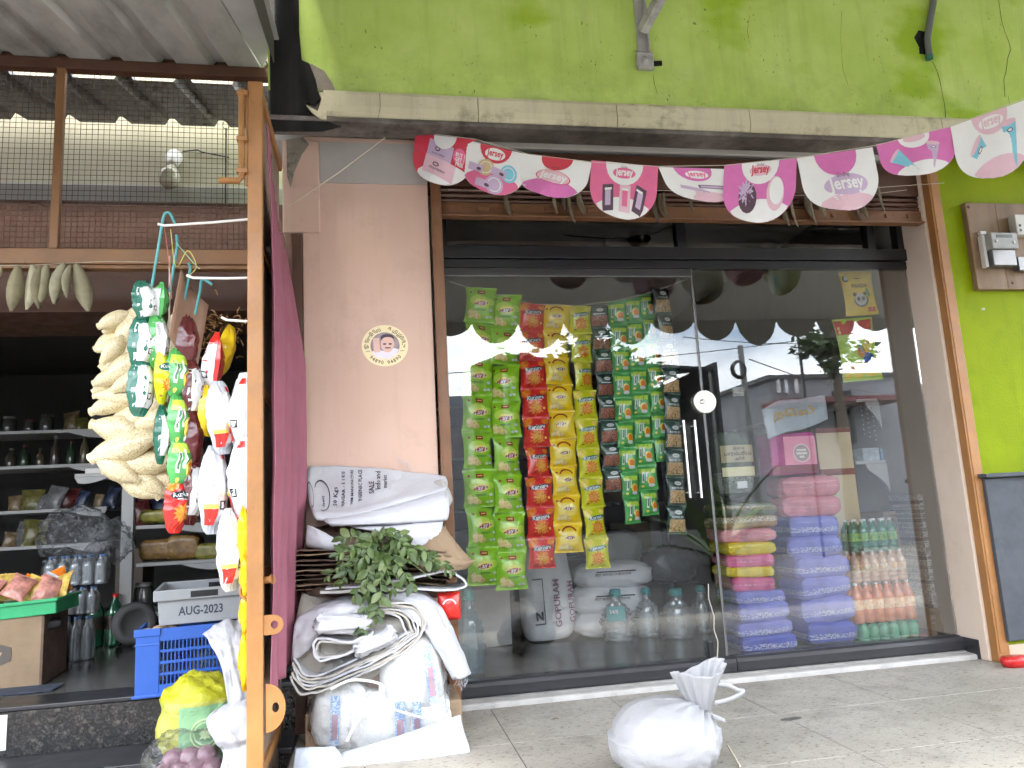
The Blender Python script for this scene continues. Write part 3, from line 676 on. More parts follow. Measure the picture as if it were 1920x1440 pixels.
for k, (ax, el, ln, wd) in enumerate(((.5,1.25,1.7,.24),(2.4,1.0,1.4,.26),(3.6,.9,1.3,.25),(5.2,1.1,1.3,.24),(1.4,.75,1.2,.22),(4.4,.7,1.2,.22),(.0,.6,1.3,.2),(3.1,.55,1.2,.2),(2.0,1.35,1.3,.22),(5.9,.95,1.2,.24))):
    mb = leafmesh(wd, ln, .3, .35, 7); mb.xf(Matrix.Translation((0,0,.55)) @ Matrix.Rotation(ax-PI/2,4,'Z') @ Matrix.Rotation(el,4,'X')); ob('leaf', mb, BAN, bn)
mb = MB(); mb.tube([(0,0,0),(.02,0,.6)], [.11,.08], 10); ob('trunk', mb, M('banana_stem', (.15,.18,.07), .6), bn)
# ------------------------------------------------------------------ snack packets
def film(name, col, rough=.22, var=.10, vs=9):
    return M(name, col, rough, var, vs, bump=.45, bscale=30, bdist=.006, spec=.6, coat=.25)
def burst_mat(name, c0, c1, c2, sc=60):
    if name in _MC: return _MC[name]
    m, g, b = base_mat(name); v = g.coords()
    n = g.noise(sc, 3, .6, v, 2.5)
    setc(g, b, 'Base Color', g.ramp(n, [(.38, c0), (.5, c1), (.62, c2)])); b.inputs['Roughness'].default_value = .35
    setc(g, b, 'Normal', g.bump(n, .3, .003)); _MC[name] = m; return m
F = dict(
 lgreen=film('lime_green_film', (.27,.56,.010)), lgreen2=film('pale_lime_film', (.50,.70,.07)), dgreen=film('deep_green_film', (.02,.13,.02)),
 yellow=film('golden_yellow_film', (.88,.60,.015)), lyellow=film('light_yellow_film', (.86,.68,.12)), red=film('bright_red_film', (.66,.022,.016)), orange=film('orange_film', (.75,.20,.012)),
 lime=film('yellow_lime_film', (.62,.62,.010)), white=film('white_film', (.68,.68,.68)), black=film('black_film', (.012,.014,.016)), bgreen=film('blackish_green_film', (.035,.080,.062)),
 mgreen=film('leaf_green_film', (.08,.38,.09)), tgreen=film('teal_green_film', (.02,.14,.09)), maroon=film('maroon_film', (.11,.014,.016)), brick=film('brick_red_print', (.32,.035,.015)), chip=burst_mat('potato_chip_print', (.62,.42,.12), (.80,.62,.25), (.86,.72,.36), 25),
 sticks=burst_mat('corn_stick_print', (.50,.12,.01), (.80,.34,.02), (.90,.55,.10), 70), nuts=burst_mat('roasted_peanut_window', (.07,.02,.014), (.30,.085,.05), (.46,.19,.12), 75), sev=burst_mat('fried_sev_window', (.16,.08,.03), (.58,.36,.15), (.74,.52,.26), 85),
 silver=film('silver_film', (.55,.57,.60), .25), cream=film('cream_film', (.78,.68,.42)), pink=film('pink_film', (.70,.10,.25)), ink=film('dark_ink', (.02,.02,.025)), blue=film('royal_blue_film', (.03,.10,.45)), grey=film('grey_print', (.30,.31,.33)))
TAPER = [0.0]
def pillow_fn(w_, h_, t_, pinch=.10):
    tp_ = TAPER[0]
    def e_(z):
        v = min(1, abs(2*z/h_)/.90); return max(0.0, 1-v**2.4)
    def surf(x, z, eps=0.0, side=-1):
        e = e_(z); u = max(-1, min(1, 2*x/w_))
        d = t_/2*((e**.62)*(max(0.0, 1-abs(u)**2.5)**.7) if tp_ == 0 else (e**1.05)*(max(0.0, 1-abs(u)**1.6)))*(1+.10*nz3(u*2.3, z*22, w_*50))
        d = d*(1-.22*abs(math.sin(u*7+z*19))*(1-e)) 
        d += .0016*math.sin(9*u+z*40)*(1-e)*(1-abs(u)) if abs(2*z/h_) > .6 else 0
        if tp_:
            q = z/h_; d = d*(1+.30*nz3(u*3+w_*90, q*7, side*3.0)) + t_*.045*abs(nz3(u*6, q*13, w_*70+side))*(1-abs(u)) + t_*.05*math.sin(u*15+w_*200)*(1-e)*(1-abs(u))
            return (x*(1-pinch*e**.7)*(1-tp_*min(1, abs(2*z/h_))**2.2)+.05*w_*nz3(q*6, w_*40)+.03*w_*nz3(q*17, u*2), side*(max(0,d)+.0008+eps), z)
        return (x*(1-pinch*e**.7), side*(d+.0008+eps), z)
    return surf
def packet_mesh(name, w_, h_, t_, mats, art, nu=17, nv=25, base=0, split=None):
    surf = pillow_fn(w_, h_, t_); mb = MB()
    for sd_ in (-1, 1):
        mb.grid(lambda u, v: surf((u-.5)*w_, (v-.5)*h_, 0, sd_), nu, nv, base, flip=(sd_ > 0))
    me = mb.mesh(name)
    for k in mats: me.materials.append(F[k])
    pm = MB()
    for li, (key, shp) in enumerate(art):
        decal(pm, shp, surf, mats.index(key), (.0009 if TAPER[0] == 0 else .0030)+.00028*li)
    if not pm.v: return me, None
    pe = pm.mesh(name+'_print')
    for k in mats: pe.materials.append(F[k])
    return me, pe
def star(r0, r1, n, ph=0.):
    pts = []
    for k in range(2*n):
        a = PI*k/n+ph; r = r1 if k % 2 else r0*(1 if (k//2) % 2 else .82); pts.append((r*math.cos(a), r*math.sin(a)))
    vs = [(0,0)]+pts; m_ = len(pts)
    return vs, [(0, 1+k, 1+(k+1) % m_) for k in range(m_)]
def arcband(r, wd, a0, a1, n=10):
    vs = []; 
    for k in range(n+1):
        a = a0+(a1-a0)*k/n; vs += [((r-wd/2)*math.cos(a), (r-wd/2)*math.sin(a)), ((r+wd/2)*math.cos(a), (r+wd/2)*math.sin(a))]
    return vs, [(2*k, 2*k+1, 2*k+3, 2*k+2) for k in range(n)]
def lines2(x0, x1, z0, n, dz, th, R):
    vs, fs = [], []
    for i in range(n):
        v, f = rect2(x0, x0+(x1-x0)*R.uniform(.6,1), z0-i*dz-th/2, z0-i*dz+th/2); o = len(vs); vs += v; fs += [tuple(q+o for q in t) for t in f]
    return vs, fs
def lays_art(w_, h_, body, light, dark, R):
    a = [(light, put(disc2(.30*w_, .15*h_, 16, rings=3), -.06*w_, .10*h_)), (light, put(disc2(.16*w_, .10*h_, 12, rings=2), .33*w_, .06*h_)),
         ('brick', put(rect2(-.13*w_, .13*w_, -.055*h_, .055*h_, 2, 2), .02*w_, .33*h_)), ('lyellow', put(rect2(-.08*w_, .08*w_, -.012*h_, .012*h_), .02*w_, .335*h_)),
         ('brick', put(disc2(.045*w_, .03*h_, 8), -.33*w_, .33*h_)),
         ('lyellow', put(disc2(.25*w_, .105*h_, 18, rings=3), .03*w_, .02*h_)), ('brick', put(disc2(.245*w_, .062*h_, 18, rings=3), .03*w_, .005*h_, .12)),
         ('white', put(words("Lay's", 1, .02, .15, res=1, fit=.40*w_), .03*w_, .008*h_, .12)),
         (dark, put(rect2(-.19*w_, .19*w_, -.008*h_, .008*h_, 4, 1), .02*w_, -.155*h_)), (dark, put(rect2(-.15*w_, .15*w_, -.006*h_, .006*h_, 4, 1), .02*w_, -.185*h_)),
         ('chip', put(disc2(.17*w_, .085*h_, 14, rings=3), -.24*w_, -.30*h_, .4)), ('chip', put(disc2(.15*w_, .075*h_, 14, rings=2), -.10*w_, -.335*h_, -.3)), ('chip', put(disc2(.10*w_, .06*h_, 12, rings=2), -.34*w_, -.22*h_, .9)),
         ('white', put(disc2(.06*w_, .038*h_, 10), .36*w_, -.17*h_)), ('white', put(disc2(.055*w_, .03*h_, 10), .24*w_, -.36*h_)), ('white', put(disc2(.05*w_, .03*h_, 10), .36*w_, -.35*h_))]
    return a
def lays_y_art(w_, h_):
    return [('lyellow', put(disc2(.36*w_, .24*h_, 18, rings=4), 0, -.02*h_)), ('brick', put(arcband(.30*w_, .055*w_, .55, PI-.55), 0, .08*h_)),
            ('brick', put(disc2(.045*w_, .04*h_, 8), -.36*w_, .30*h_)), ('brick', put(disc2(.19*w_, .060*h_, 16, rings=3), .02*w_, .02*h_, .08)), ('white', put(words("Lay's", 1, .02, .15, res=1, fit=.32*w_), .02*w_, .022*h_, .08)),
            ('orange', put(rect2(-.14*w_, .14*w_, -.006*h_, .006*h_, 3, 1), .02*w_, -.10*h_)), ('chip', put(disc2(.18*w_, .10*h_, 14, rings=3), -.22*w_, -.27*h_, .5)), ('chip', put(disc2(.13*w_, .08*h_, 12, rings=2), -.02*w_, -.33*h_, -.2))]
def kurk_art(w_, h_, sw):
    return [('orange' if sw == 'ink' else 'lyellow', put(disc2(.22*w_, .12*h_, 12, rings=2), -.33*w_, .34*h_, .6)), ('orange' if sw == 'ink' else 'lyellow', put(disc2(.16*w_, .09*h_, 12, rings=2), .35*w_, .36*h_)),
            (sw, put(disc2(.40*w_, .075*h_, 18, rings=4), .0, .165*h_, .14)), ('white', put(words('Kurkure', 1, .02, .25, res=1, fit=.68*w_), 0, .175*h_, .10)),
            ('white', put(rect2(-.24*w_, .24*w_, -.007*h_, .007*h_, 4, 1), .02*w_, .085*h_)),
            ('orange', put(star(.34*w_, .20*w_, 12), 0, -.16*h_)), ('sticks', put(star(.27*w_, .13*w_, 11, .3), .01*w_, -.16*h_)), ('lyellow', put(disc2(.05*w_, .04*h_, 8), .34*w_, -.20*h_)),
            ('brick', put(disc2(.06*w_, .02*h_, 8), -.25*w_, -.36*h_))]
def nut_art(w_, h_, food, txt):
    a = [(food, put(rect2(-.43*w_, .43*w_, -.42*h_, .02*h_, 6, 4))), ('white', put(disc2(.20*w_, .075*h_, 14, rings=2), .05*w_, .27*h_)), ('grey', put(words('Tilly', 1, .01, .2, res=1, fit=.2*w_), .05*w_, .27*h_)) if False else ('grey', put(rect2(-.11*w_, .11*w_, -.012*h_, .012*h_), .05*w_, .27*h_)),
         ('white', put(disc2(.02*w_, .012*h_, 6), .34*w_, .33*h_))]
    if txt: a.append(('white', put(words(txt, 1, .02, .0, res=1, fit=.66*w_), .02*w_, .10*h_)))
    else: a.append(('white', put(rect2(-.33*w_, .33*w_, -.02*h_, .02*h_, 4, 1), 0, .10*h_)))
    return a
def green_art(w_, h_):
    return [('lgreen2', put(rect2(-.42*w_, .42*w_, -.08*h_, .10*h_, 5, 2), 0, .26*h_)), ('lyellow', put(disc2(.20*w_, .18*h_, 14, rings=3), .17*w_, -.12*h_)), ('orange', put(disc2(.15*w_, .14*h_, 12, rings=2), .21*w_, -.13*h_)), ('white', put(disc2(.17*w_, .07*h_, 12, rings=2), .18*w_, -.30*h_)),
            ('white', put(rect2(-.06*w_, .06*w_, -.22*h_, .22*h_, 1, 5), -.23*w_, .02*h_, -.12)), ('dgreen', put(rect2(-.03*w_, .03*w_, -.15*h_, .15*h_, 1, 4), -.22*w_, .02*h_, -.12)),
            ('white', put(rect2(-.04*w_, .04*w_, -.18*h_, .18*h_, 1, 4), -.05*w_, .06*h_, -.12)), ('lyellow', put(disc2(.08*w_, .05*h_, 8), -.27*w_, -.33*h_))]
def back_art(w_, h_, top, R):
    a = [('white', put(rect2(-.40*w_, .40*w_, -.36*h_, .33*h_, 6, 8))), (top, put(rect2(-.43*w_, .43*w_, .31*h_, .42*h_, 6, 2))), (top, put(rect2(-.43*w_, -.30*w_, -.42*h_, .30*h_, 1, 8))),
         ('grey', lines2(-.24*w_, .30*w_, .26*h_, 9, .032*h_, .009*h_, R)), ('ink', put(rect2(-.10*w_, .10*w_, -.05*h_, .05*h_, 2, 2), .12*w_, -.18*h_)), ('white', put(rect2(-.07*w_, .07*w_, -.035*h_, .035*h_, 2, 2), .12*w_, -.18*h_))]
    if top == 'silver': a += [('red', put(rect2(-.42*w_, -.05*w_, -.40*h_, -.22*h_, 4, 4))), ('lyellow', put(rect2(-.42*w_, -.05*w_, -.22*h_, -.17*h_, 4, 2))), ('red', put(rect2(.1*w_, .42*w_, .34*h_, .42*h_, 4, 2)))]
    return a
_pk = {}
def packet_type(kind, w_, h_, t_):
    key = (kind, round(w_,3), round(h_,3), TAPER[0])
    if key in _pk: return _pk[key]
    R = random.Random(hash(kind) % 1000 if False else len(kind)*7)
    if kind == 'lays_green': r = packet_mesh('packet', w_, h_, t_, ['lgreen','lgreen2','brick','lyellow','white','dgreen','chip'], lays_art(w_, h_, 'lgreen', 'lgreen2', 'dgreen', R))
    elif kind == 'lays_yellow': r = packet_mesh('packet', w_, h_, t_, ['yellow','lyellow','brick','white','orange','chip'], lays_y_art(w_, h_))
    elif kind == 'kurkure_red': r = packet_mesh('packet', w_, h_, t_, ['red','orange','ink','white','sticks','lyellow','brick'], kurk_art(w_, h_, 'ink'))
    elif kind == 'kurkure_lime': r = packet_mesh('packet', w_, h_, t_, ['lime','orange','tgreen','white','sticks','lyellow','brick'], kurk_art(w_, h_, 'tgreen'))
    elif kind == 'peanut': r = packet_mesh('packet', w_, h_, t_, ['bgreen','nuts','white','grey'], nut_art(w_, h_, 'nuts', None))
    elif kind == 'sev': r = packet_mesh('packet', w_, h_, t_, ['bgreen','sev','white','grey'], nut_art(w_, h_, 'sev', 'PEPPER SEV'))
    elif kind == 'green': r = packet_mesh('packet', w_, h_, t_, ['mgreen','lgreen2','lyellow','orange','white','dgreen'], green_art(w_, h_))
    elif kind.startswith('back_'):
        top = kind[5:]; r = packet_mesh('packet', w_, h_, t_, [top if top != 'silver' else 'silver','white','grey','ink','silver','red','lyellow']+([top] if top != 'silver' else []), back_art(w_, h_, top, R))
    elif kind.startswith('plain_'): r = packet_mesh('packet', w_, h_, t_, [kind[6:]], [])
    _pk[key] = r; return r
def add_packet(parent, kind, w_, h_, t_, loc, rot=(0,0,0)):
    me, pe = packet_type(kind, w_, h_, t_)
    o = bpy.data.objects.new('packet', me); link(o, parent); o.location = loc; o.rotation_euler = rot
    if pe is not None:
        p_ = bpy.data.objects.new('print', pe); link(p_, o)
    return o
def strip(kind, pts, n, wpx, Y, label, group, thick=.42, R=rnd, twist=.34, ratio=1.0, hang=True):
    """a chain of packets that follows the pixel polyline pts (top to bottom) in the plane y = Y"""
    P = [at(x, y, Y) for x, y in pts]; ln = [0]
    for i in range(1, len(P)): ln.append(ln[-1]+(P[i]-P[i-1]).length)
    tot = ln[-1]; ph = tot/n; wd = wpx/FOC*(Y-CAM.y)*1.24
    root = thing('snack_strip', label, 'snack packets', P[0], group=group)
    def pos(s):
        for i in range(1, len(P)):
            if s <= ln[i]+1e-6: return P[i-1].lerp(P[i], (s-ln[i-1])/(ln[i]-ln[i-1]))
        return P[-1]
    for k in range(n):
        a, b_ = pos(ph*k), pos(ph*(k+1)); c = (a+b_)/2-P[0]; d = b_-a
        tw = R.gauss(0, twist*.6)
        add_packet(root, kind, wd, ph*1.0*ratio, min(wd, ph)*thick, (c.x, c.y+R.uniform(-.006,.006)+.0005*(k%2), c.z), (R.gauss(0,.05), -math.atan2(d.x, -d.z), tw))
    return root
GR = 'packet strips hanging inside the glass door'
strip('lays_green', [(902,540),(897,640),(894,770),(895,840),(898,915),(903,990),(906,1098)], 8, 50, .06, 'strip of lime green chip packets hanging nearest the brown shutter channel', GR)
strip('lays_green', [(950,553),(946,650),(947,780),(950,845),(953,920),(955,990),(960,1106)], 8, 50, .07, 'strip of lime green chip packets hanging beside the red strip', GR)
strip('kurkure_red', [(998,570),(995,640),(1000,700),(1005,800),(1010,900),(1015,1000),(1017,1066)], 9, 43, .06, 'strip of red puffed snack packets', GR)
strip('lays_yellow', [(1043,572),(1042,650),(1046,700),(1052,800),(1060,900),(1065,1000),(1067,1036)], 9, 46, .065, 'strip of golden yellow chip packets', GR)
strip('kurkure_lime', [(1086,574),(1093,700),(1100,800),(1108,900),(1117,1000),(1122,1066)], 9, 39, .06, 'strip of yellow lime snack packets with dark lettering band', GR)
strip('peanut', [(1122,572),(1133,700),(1142,800),(1153,922)], 8, 33, .065, 'strip of small dark packets of red peanuts', GR, .36)
strip('green', [(1155,565),(1166,700),(1172,800),(1180,900),(1187,982)], 9, 32, .055, 'strip of small green snack packets next to the peanut strip', GR, .36)
strip('green', [(1183,560),(1196,700),(1204,800),(1214,900),(1221,966)], 9, 33, .085, 'longest reaching middle strip of the three green snack strips', GR, .36)
strip('green', [(1209,552),(1222,650),(1228,700),(1236,800),(1242,866)], 7, 29, .11, 'shortest strip of green snack packets, partly behind its neighbour', GR, .36)
strip('sev', [(1237,540),(1253,650),(1258,700),(1262,800),(1267,900),(1270,1002)], 9, 33, .06, 'strip of dark green packets of fried sev nearest the door handle', GR, .36)
STR = M('twine', (.55,.50,.40), .9, .1)
mb = MB(); mb.tube([at(px, py, .06) for px, py in ((842,528),(880,540),(950,556),(1000,570),(1086,573),(1155,564),(1210,551),(1250,538),(1298,520))], .0025, 6)
tag(ob('twine', mb, STR), 'sagging cord that carries the packet strips behind the glass', 'cord')

# ------------------------------------------------------------------ bunting with round-ended flags
FW, FR, FP, FM = film('bunting_white', (.82,.82,.81), .5, .03), film('bunting_red', (.62,.035,.07), .5, .05), film('bunting_pink', (.76,.15,.32), .5, .06), film('bunting_magenta', (.68,.17,.46), .5, .08)
FL, FC, FK, FT, FX = film('bunting_lilac', (.56,.42,.60), .5, .08), film('bunting_cyan', (.22,.58,.72), .5, .08), film('bunting_ink', (.10,.05,.08), .5), film('bunting_tan', (.62,.47,.25), .5), film('bunting_pale_pink', (.76,.50,.58), .5, .05)
BM = [FW, FR, FP, FM, FL, FC, FK, FT, FX]; bW, bR, bP, bM, bL, bC, bK, bT, bX = range(9)
bun = thing('bunting', 'string of white and pink round ended paper flags across the shop front', 'bunting', (0,0,0))
def yb_(px): return -.34 - .72*max(0, (px-780))/1140.0
def flag(x0, y0, x1, y1, yb, art, belly=.02, skew=0.0, base=bW, back_=FX):
    A = at(x0, y0, yb_(x0)); B = at(x1, y1, yb_(x1)); cx = (x0+x1)/2; C_ = at(cx+skew, yb, yb_(cx))
    wv = B-A; W_ = wv.length; mid = (A+B)/2; dn = C_-mid; H_ = dn.length; nrm = wv.normalized().cross(dn.normalized()); 
    if nrm.y > 0: nrm = -nrm
    def half(t):      # half width at depth t (0 top, 1 bottom)
        s = .42
        return 1.0 if t < s else math.sqrt(max(0, 1-((t-s)/(1-s))**2))
    def surf(x, z, eps=0.0):     # x in -1..1, z in 0..1 downwards
        return mid + wv*(x*.5) + dn*z + nrm*(belly*math.sin(PI*(x*.5+.5))*z + belly*.5*math.sin(x*4+z*3)*z + eps)
    mb = MB(); n, mr = 12, 14
    vs = [surf(half(j/mr)*(i/n*2-1), j/mr) for j in range(mr+1) for i in range(n+1)]
    mb.add(vs, [(j*(n+1)+i, j*(n+1)+i+1, (j+1)*(n+1)+i+1, (j+1)*(n+1)+i) for j in range(mr) for i in range(n)], 0, True)
    f_ = ob('flag', mb, [BM[base]], bun, fixn=False)
    pm = MB(); lay = 0
    for mi, shp in art:
        vs, fs = shp; lay += 1; out = []
        for x, z in vs:          # art is drawn with x in -1..1, z from 1 (top) to 0 (bottom); clip to the outline
            t = min(1, max(0, 1-z)); hw = half(t)*.985; out.append(surf(max(-hw, min(hw, x)), min(.995, t), .0006+.00025*lay))
        pm.add(out, fs, mi)
    if pm.v: ob('print', pm, BM, f_, fixn=False)
def logo(cx, cz, k, ring, txt, over=bK, rot=0.):
    kx = k; kz = k*.5
    return [(ring, put(disc2(1,1,22,rings=3), cx, cz, rot, kx, kz*.62)), (txt, put(words('Jersey', 1, .025, .0, res=2, fit=1.6*kx), cx, cz, rot, 1, .85)), (over, put(words('Godrej', 1, .0, .3, res=1, fit=.6*kx), cx, cz+kz*.95, rot, 1, .8))]
def cap(mi, r=.42): return [(mi, put(disc2(r, r*.72, 24, rings=4), 0, 1.0))]
def foot(mi, z, r=1.0): return [(mi, put(disc2(r, .34, 28, rings=6), 0, z))]
def boxp(cx, cz, w_, h_, rot, mi, txt=None): 
    a = [(mi, put(rect2(-w_, w_, -h_, h_, 5, 4), cx, cz, rot)), (bK, put(disc2(w_*.22, h_*.26, 10), cx-w_*.2, cz+h_*.35, rot)), (mi, put(disc2(w_*.14, h_*.14, 10), cx-w_*.2, cz+h_*.35, rot))]
    if txt: a.append((bK, put(words(txt, 1, .015, 0, res=1, fit=1.1*w_), cx-.1*w_, cz-h_*.25, rot, 1, .8)))
    return a
def cup(cx, cz, k, mi): return [(mi, put(disc2(k, k*.7, 14, rings=2), cx, cz)), (bW, put(arcband(k*.7, k*.1, 0, 2*PI, 12), cx, cz, 0, 1, .7)), (bL, put(rect2(-k*1.2, k*.6, -k*.3, k*.3, 4, 2), cx-k*.9, cz-k*.15, -.1)), (bK, put(disc2(k*.3, k*.13, 8), cx-k*.8, cz-k*.2, -.1))]
def cone(cx, cz, k, rot, mi): return [(mi, put(poly2([(-.5*k,.75*k),(.5*k,.75*k),(0,-1*k)]), cx, cz, rot)), (bX if mi != bX else bW, put(disc2(.52*k, .12*k, 14), cx-math.sin(rot)*.75*k, cz+math.cos(rot)*.75*k, rot)), (bK, put(disc2(.2*k,.08*k,8), cx-math.sin(rot)*.45*k, cz+math.cos(rot)*.45*k, rot)), (bW, put(disc2(.14*k,.05*k,8), cx-math.sin(rot)*.45*k, cz+math.cos(rot)*.45*k, rot))]
flag(779, 250, 892, 262, 350, foot(bW, .10)+boxp(-.12,.66,.42,.20,-.2,bL,'BLACK CURRENT')+boxp(-.10,.34,.52,.18,-.22,bX,'STRAWBERRY')+[(bP, put(disc2(.2,.16,12,rings=2), .52,.62)), (bW, put(words('BUY 1\nGET 1\nFREE', 1, .02, res=1, fit=.3), .55, .55, -.1, 1, .9))]+cap(bW,.38), .02, -10, bR)
flag(872, 262, 990, 290, 366, foot(bP, .14)+cap(bR,.50)+[(bW, put(disc2(.32,.13,18,rings=2), 0,.84)), (bR, put(words('Jersey',1,.03,res=2,fit=.52), 0,.84))]+cup(-.22,.52,.26,bT)+cup(.5,.50,.26,bC)+cup(.12,.20,.28,bL), .02, -14)
flag(982, 288, 1110, 305, 373, [(bM, put(disc2(1.0,.40,26,rings=6), -.1,.06))]+cap(bR,.46)+logo(.0,.50,.50,bX,bW,bK,-.1)+[(bR, put(arcband(.5,.03,0,2*PI,24), .0,.50,-.1,1,.32))], .025, -18)
flag(1109, 300, 1234, 313, 414, foot(bW, .04)+cap(bW,.56)+[(bP, put(disc2(.34,.10,18,rings=2), 0,.82)), (bW, put(words('Jersey',1,.03,res=2,fit=.52), 0,.82)), (bK, put(words('Godrej',1,0,.3,res=1,fit=.2), 0,.93))]+[q for cx, rt, mi in ((-.45,.06,bK),(0.05,0,bX),(.48,-.25,bK)) for q in ((mi, put(rect2(-.16,.16,-.24,.24,3,4), cx,.36,rt)), (bL if mi==bK else bP, put(rect2(-.08,.08,-.14,.14,2,3), cx,.36,rt)), (bW, put(rect2(-.10,.10,-.02,.02), cx,.52,rt)))], .02, -6, bP)
flag(1234, 313, 1360, 317, 381, [(bX, put(disc2(.7,.22,20,rings=4), .3,.08))]+cap(bM,.56)+[(bW, put(disc2(.34,.12,18,rings=2), .05,.80)), (bP, put(words('Jersey',1,.03,res=2,fit=.56), .05,.80))]+[(bK, put(rect2(-.42,.42,-.05,.05,4,1), .35,.45,.02)), (bL, put(rect2(-.38,.38,-.03,.03,4,1), .36,.45,.02)), (bL, put(rect2(-.4,.4,-.05,.05,4,1), -.2,.36,-.25)), (bX, put(rect2(-.4,.4,-.05,.05,4,1), .15,.22,-.12))], .02, 30)
flag(1358, 310, 1494, 297, 421, foot(bW, .04)+cap(bW,.52)+[(bX, put(disc2(.30,.095,18,rings=2), 0,.86)), (bR, put(words('Jersey',1,.03,res=2,fit=.50), 0,.86)), (bK, put(words('Godrej',1,0,.3,res=1,fit=.2), 0,.955))]+[(bK, put(disc2(.24,.26,16,rings=3), -.34,.42,.25)), (bL, put(star(.25,.14,12), -.38,.52,0,1,1.0)), (bK, put(star(.14,.06,9), -.32,.42)), (bX, put(disc2(.25,.28,16,rings=3), .42,.46,-.2)), (bW, put(disc2(.20,.22,16,rings=3), .45,.50,-.2))], .02, -4, bM)
flag(1494, 297, 1636, 276, 399, [(bX, put(disc2(.95,.28,26,rings=6), .1,.02))]+cap(bM,.55)+logo(.10,.44,.58,bL,bW)[:2]+[(bK, put(words('Godrej',1,0,.3,res=1,fit=.34), .05,.60))], .03, 24)
flag(1642, 271, 1782, 238, 330, foot(bW, .02, .8)+cap(bW,.42)+[(bX, put(disc2(.30,.09,16), 0,.94))]+cone(-.42,.42,.38,.75,bC)+cone(.35,.46,.36,-.25,bL), .02, 22, bM)
flag(1782, 238, 1926, 186, 334, [(bX, put(disc2(.8,.3,24,rings=6), .05,.02))]+cap(bX,.46)+[(bW, put(disc2(.32,.10,18,rings=2), 0,.86)), (bX, put(words('Jersey',1,.03,res=2,fit=.52), 0,.86))]+cone(-.28,.36,.40,.7,bC)+cone(.42,.46,.40,.05,bC), .02, 22)
mb = MB(); pts = [(772,247),(892,262),(990,290),(1110,305),(1234,313),(1358,311),(1494,297),(1640,274),(1782,238),(1926,184),(2000,150)]
mb.tube([at(x, y-1, yb_(x)) for x, y in pts], .0022, 5); ob('string', mb, STR, bun)
a, b_ = at(540, 388, -.45), at(722, 258, -.40)
mb = MB(); mb.tube([a, a.lerp(b_,.5)+Vector((0,0,-.01)), b_], .0028, 5); tag(ob('tie_string', mb, STR), 'pale string stretched from the curtain to the soffit', 'string')
a, b_ = at(1640, 352, -.28), at(1770, 343, -.28); mb = MB(); mb.tube([a,(a+b_)/2,b_], .0018, 5); tag(ob('tie_string', mb, STR), 'thin string tied to the wall beside the ochre shutter channel', 'string')

# ------------------------------------------------------------------ dried mango leaf garlands
DRY = [M('dried_leaf_%d' % i, c, .75, .25, 12) for i, c in enumerate(((.30,.27,.17),(.22,.19,.11),(.36,.33,.22)))]
DRYB = [M('brown_dry_leaf_%d' % i, c, .75, .3, 12) for i, c in enumerate(((.11,.085,.05),(.16,.13,.08),(.08,.06,.04)))]
def garland(label, leaves, Y, cord, mats):
    g_ = thing('leaf_garland', label, 'leaf garland', (0,0,0), group='dried leaf garlands')
    for i, (px, py, lpx, tilt, tw) in enumerate(leaves):
        p = at(px, py, Y); ln = lpx/FOC*(Y-CAM.y); mb = leafmesh(ln*.33, ln, .5, .08, 6)
        mb.xf(Matrix.Rotation(tw,4,'Z') @ Matrix.Rotation(tilt,4,'Y') @ Matrix.Rotation(-PI/2,4,'X'))
        ob('leaf', mb, mats[i % 3], g_, (p.x, Y-.004*(i % 3), p.z), fixn=False, solid=.0006)
    mb = MB(); mb.tube([at(x, y, Y) for x, y in cord], .0016, 5); ob('cord', mb, STR, g_)
garland('pale dried mango leaves strung under the left mesh panel', [(2,498,24,.1,.3),(34,498,86,.06,.2),(60,497,84,.0,-.3),(88,496,72,.1,.5),(108,497,66,-.1,-.4),(124,494,84,.25,.9),(143,494,92,-.25,.2),(78,500,80,.05,1.0),(135,498,66,.2,1.2)], -.16, [(-20,498),(60,497),(200,490),(300,492)], DRY)
garland('brown dried mango leaves strung behind the bunting', [(948,360,54,-.2,.6),(1040,362,46,.0,.8),(1058,362,40,.1,.2),(1068,358,68,-.1,1.0),(1085,360,50,-.15,.3),(1226,358,72,.0,.5),(1246,360,66,.1,.9),(1238,362,56,-.1,.1),(1296,368,40,.2,.7),(1470,376,58,-.05,.3),(1484,372,64,-.2,.9),(1512,362,60,0,.4),(1520,366,70,-.05,.9),(1540,360,60,.05,.2),(1604,378,48,-.3,.6),(1618,376,44,-.1,.1),(1648,348,66,.0,.9)], -.23, [(840,356),(950,358),(1080,359),(1240,357),(1480,366),(1620,366),(1700,356)], DRYB)
# ------------------------------------------------------------------ opened gate leaf with curtain
def plate_hole(mb, outer, inner, d0, d1, axis='X', mi=0):
    n = len(outer)
    def P(a, b_, d): return (d, a, b_) if axis == 'X' else (a, d, b_)
    vs = [P(*p, d) for d in (d0, d1) for L_ in (outer, inner) for p in L_]
    fs = []
    for i in range(n):
        j = (i+1) % n
        fs += [(i, j, n+j, n+i), (2*n+i, 3*n+i, 3*n+j, 2*n+j), (i, 2*n+i, 2*n+j, j), (n+i, n+j, 3*n+j, 3*n+i)]
    mb.add(vs, fs, mi)
GX0, GX1, GY = -.468, -.409, -1.03
gt = thing('steel_gate', 'ochre brown steel gate leaf standing open beside the pilaster', 'gate', (0,0,0))
ZG = at(480, 152, GY).z
mb = MB(); mb.box(GX0, GX1, GY, GY+.035, -.30, ZG); ob('post', mb, OCHRE, gt, bevel=.004)
mb = MB(); mb.box(GX1-.028, GX1-.004, GY+.036, -.30, ZG-.06, ZG-.01); ob('top_bar', mb, OCHRE, gt, bevel=.003)
mb = MB(); mb.box(GX1-.024, GX1-.018, GY+.036, -.30, -.2, ZG-.062); ob('sheet', mb, brown_paint('gate_sheet_brown', (.22,.16,.12)), gt)
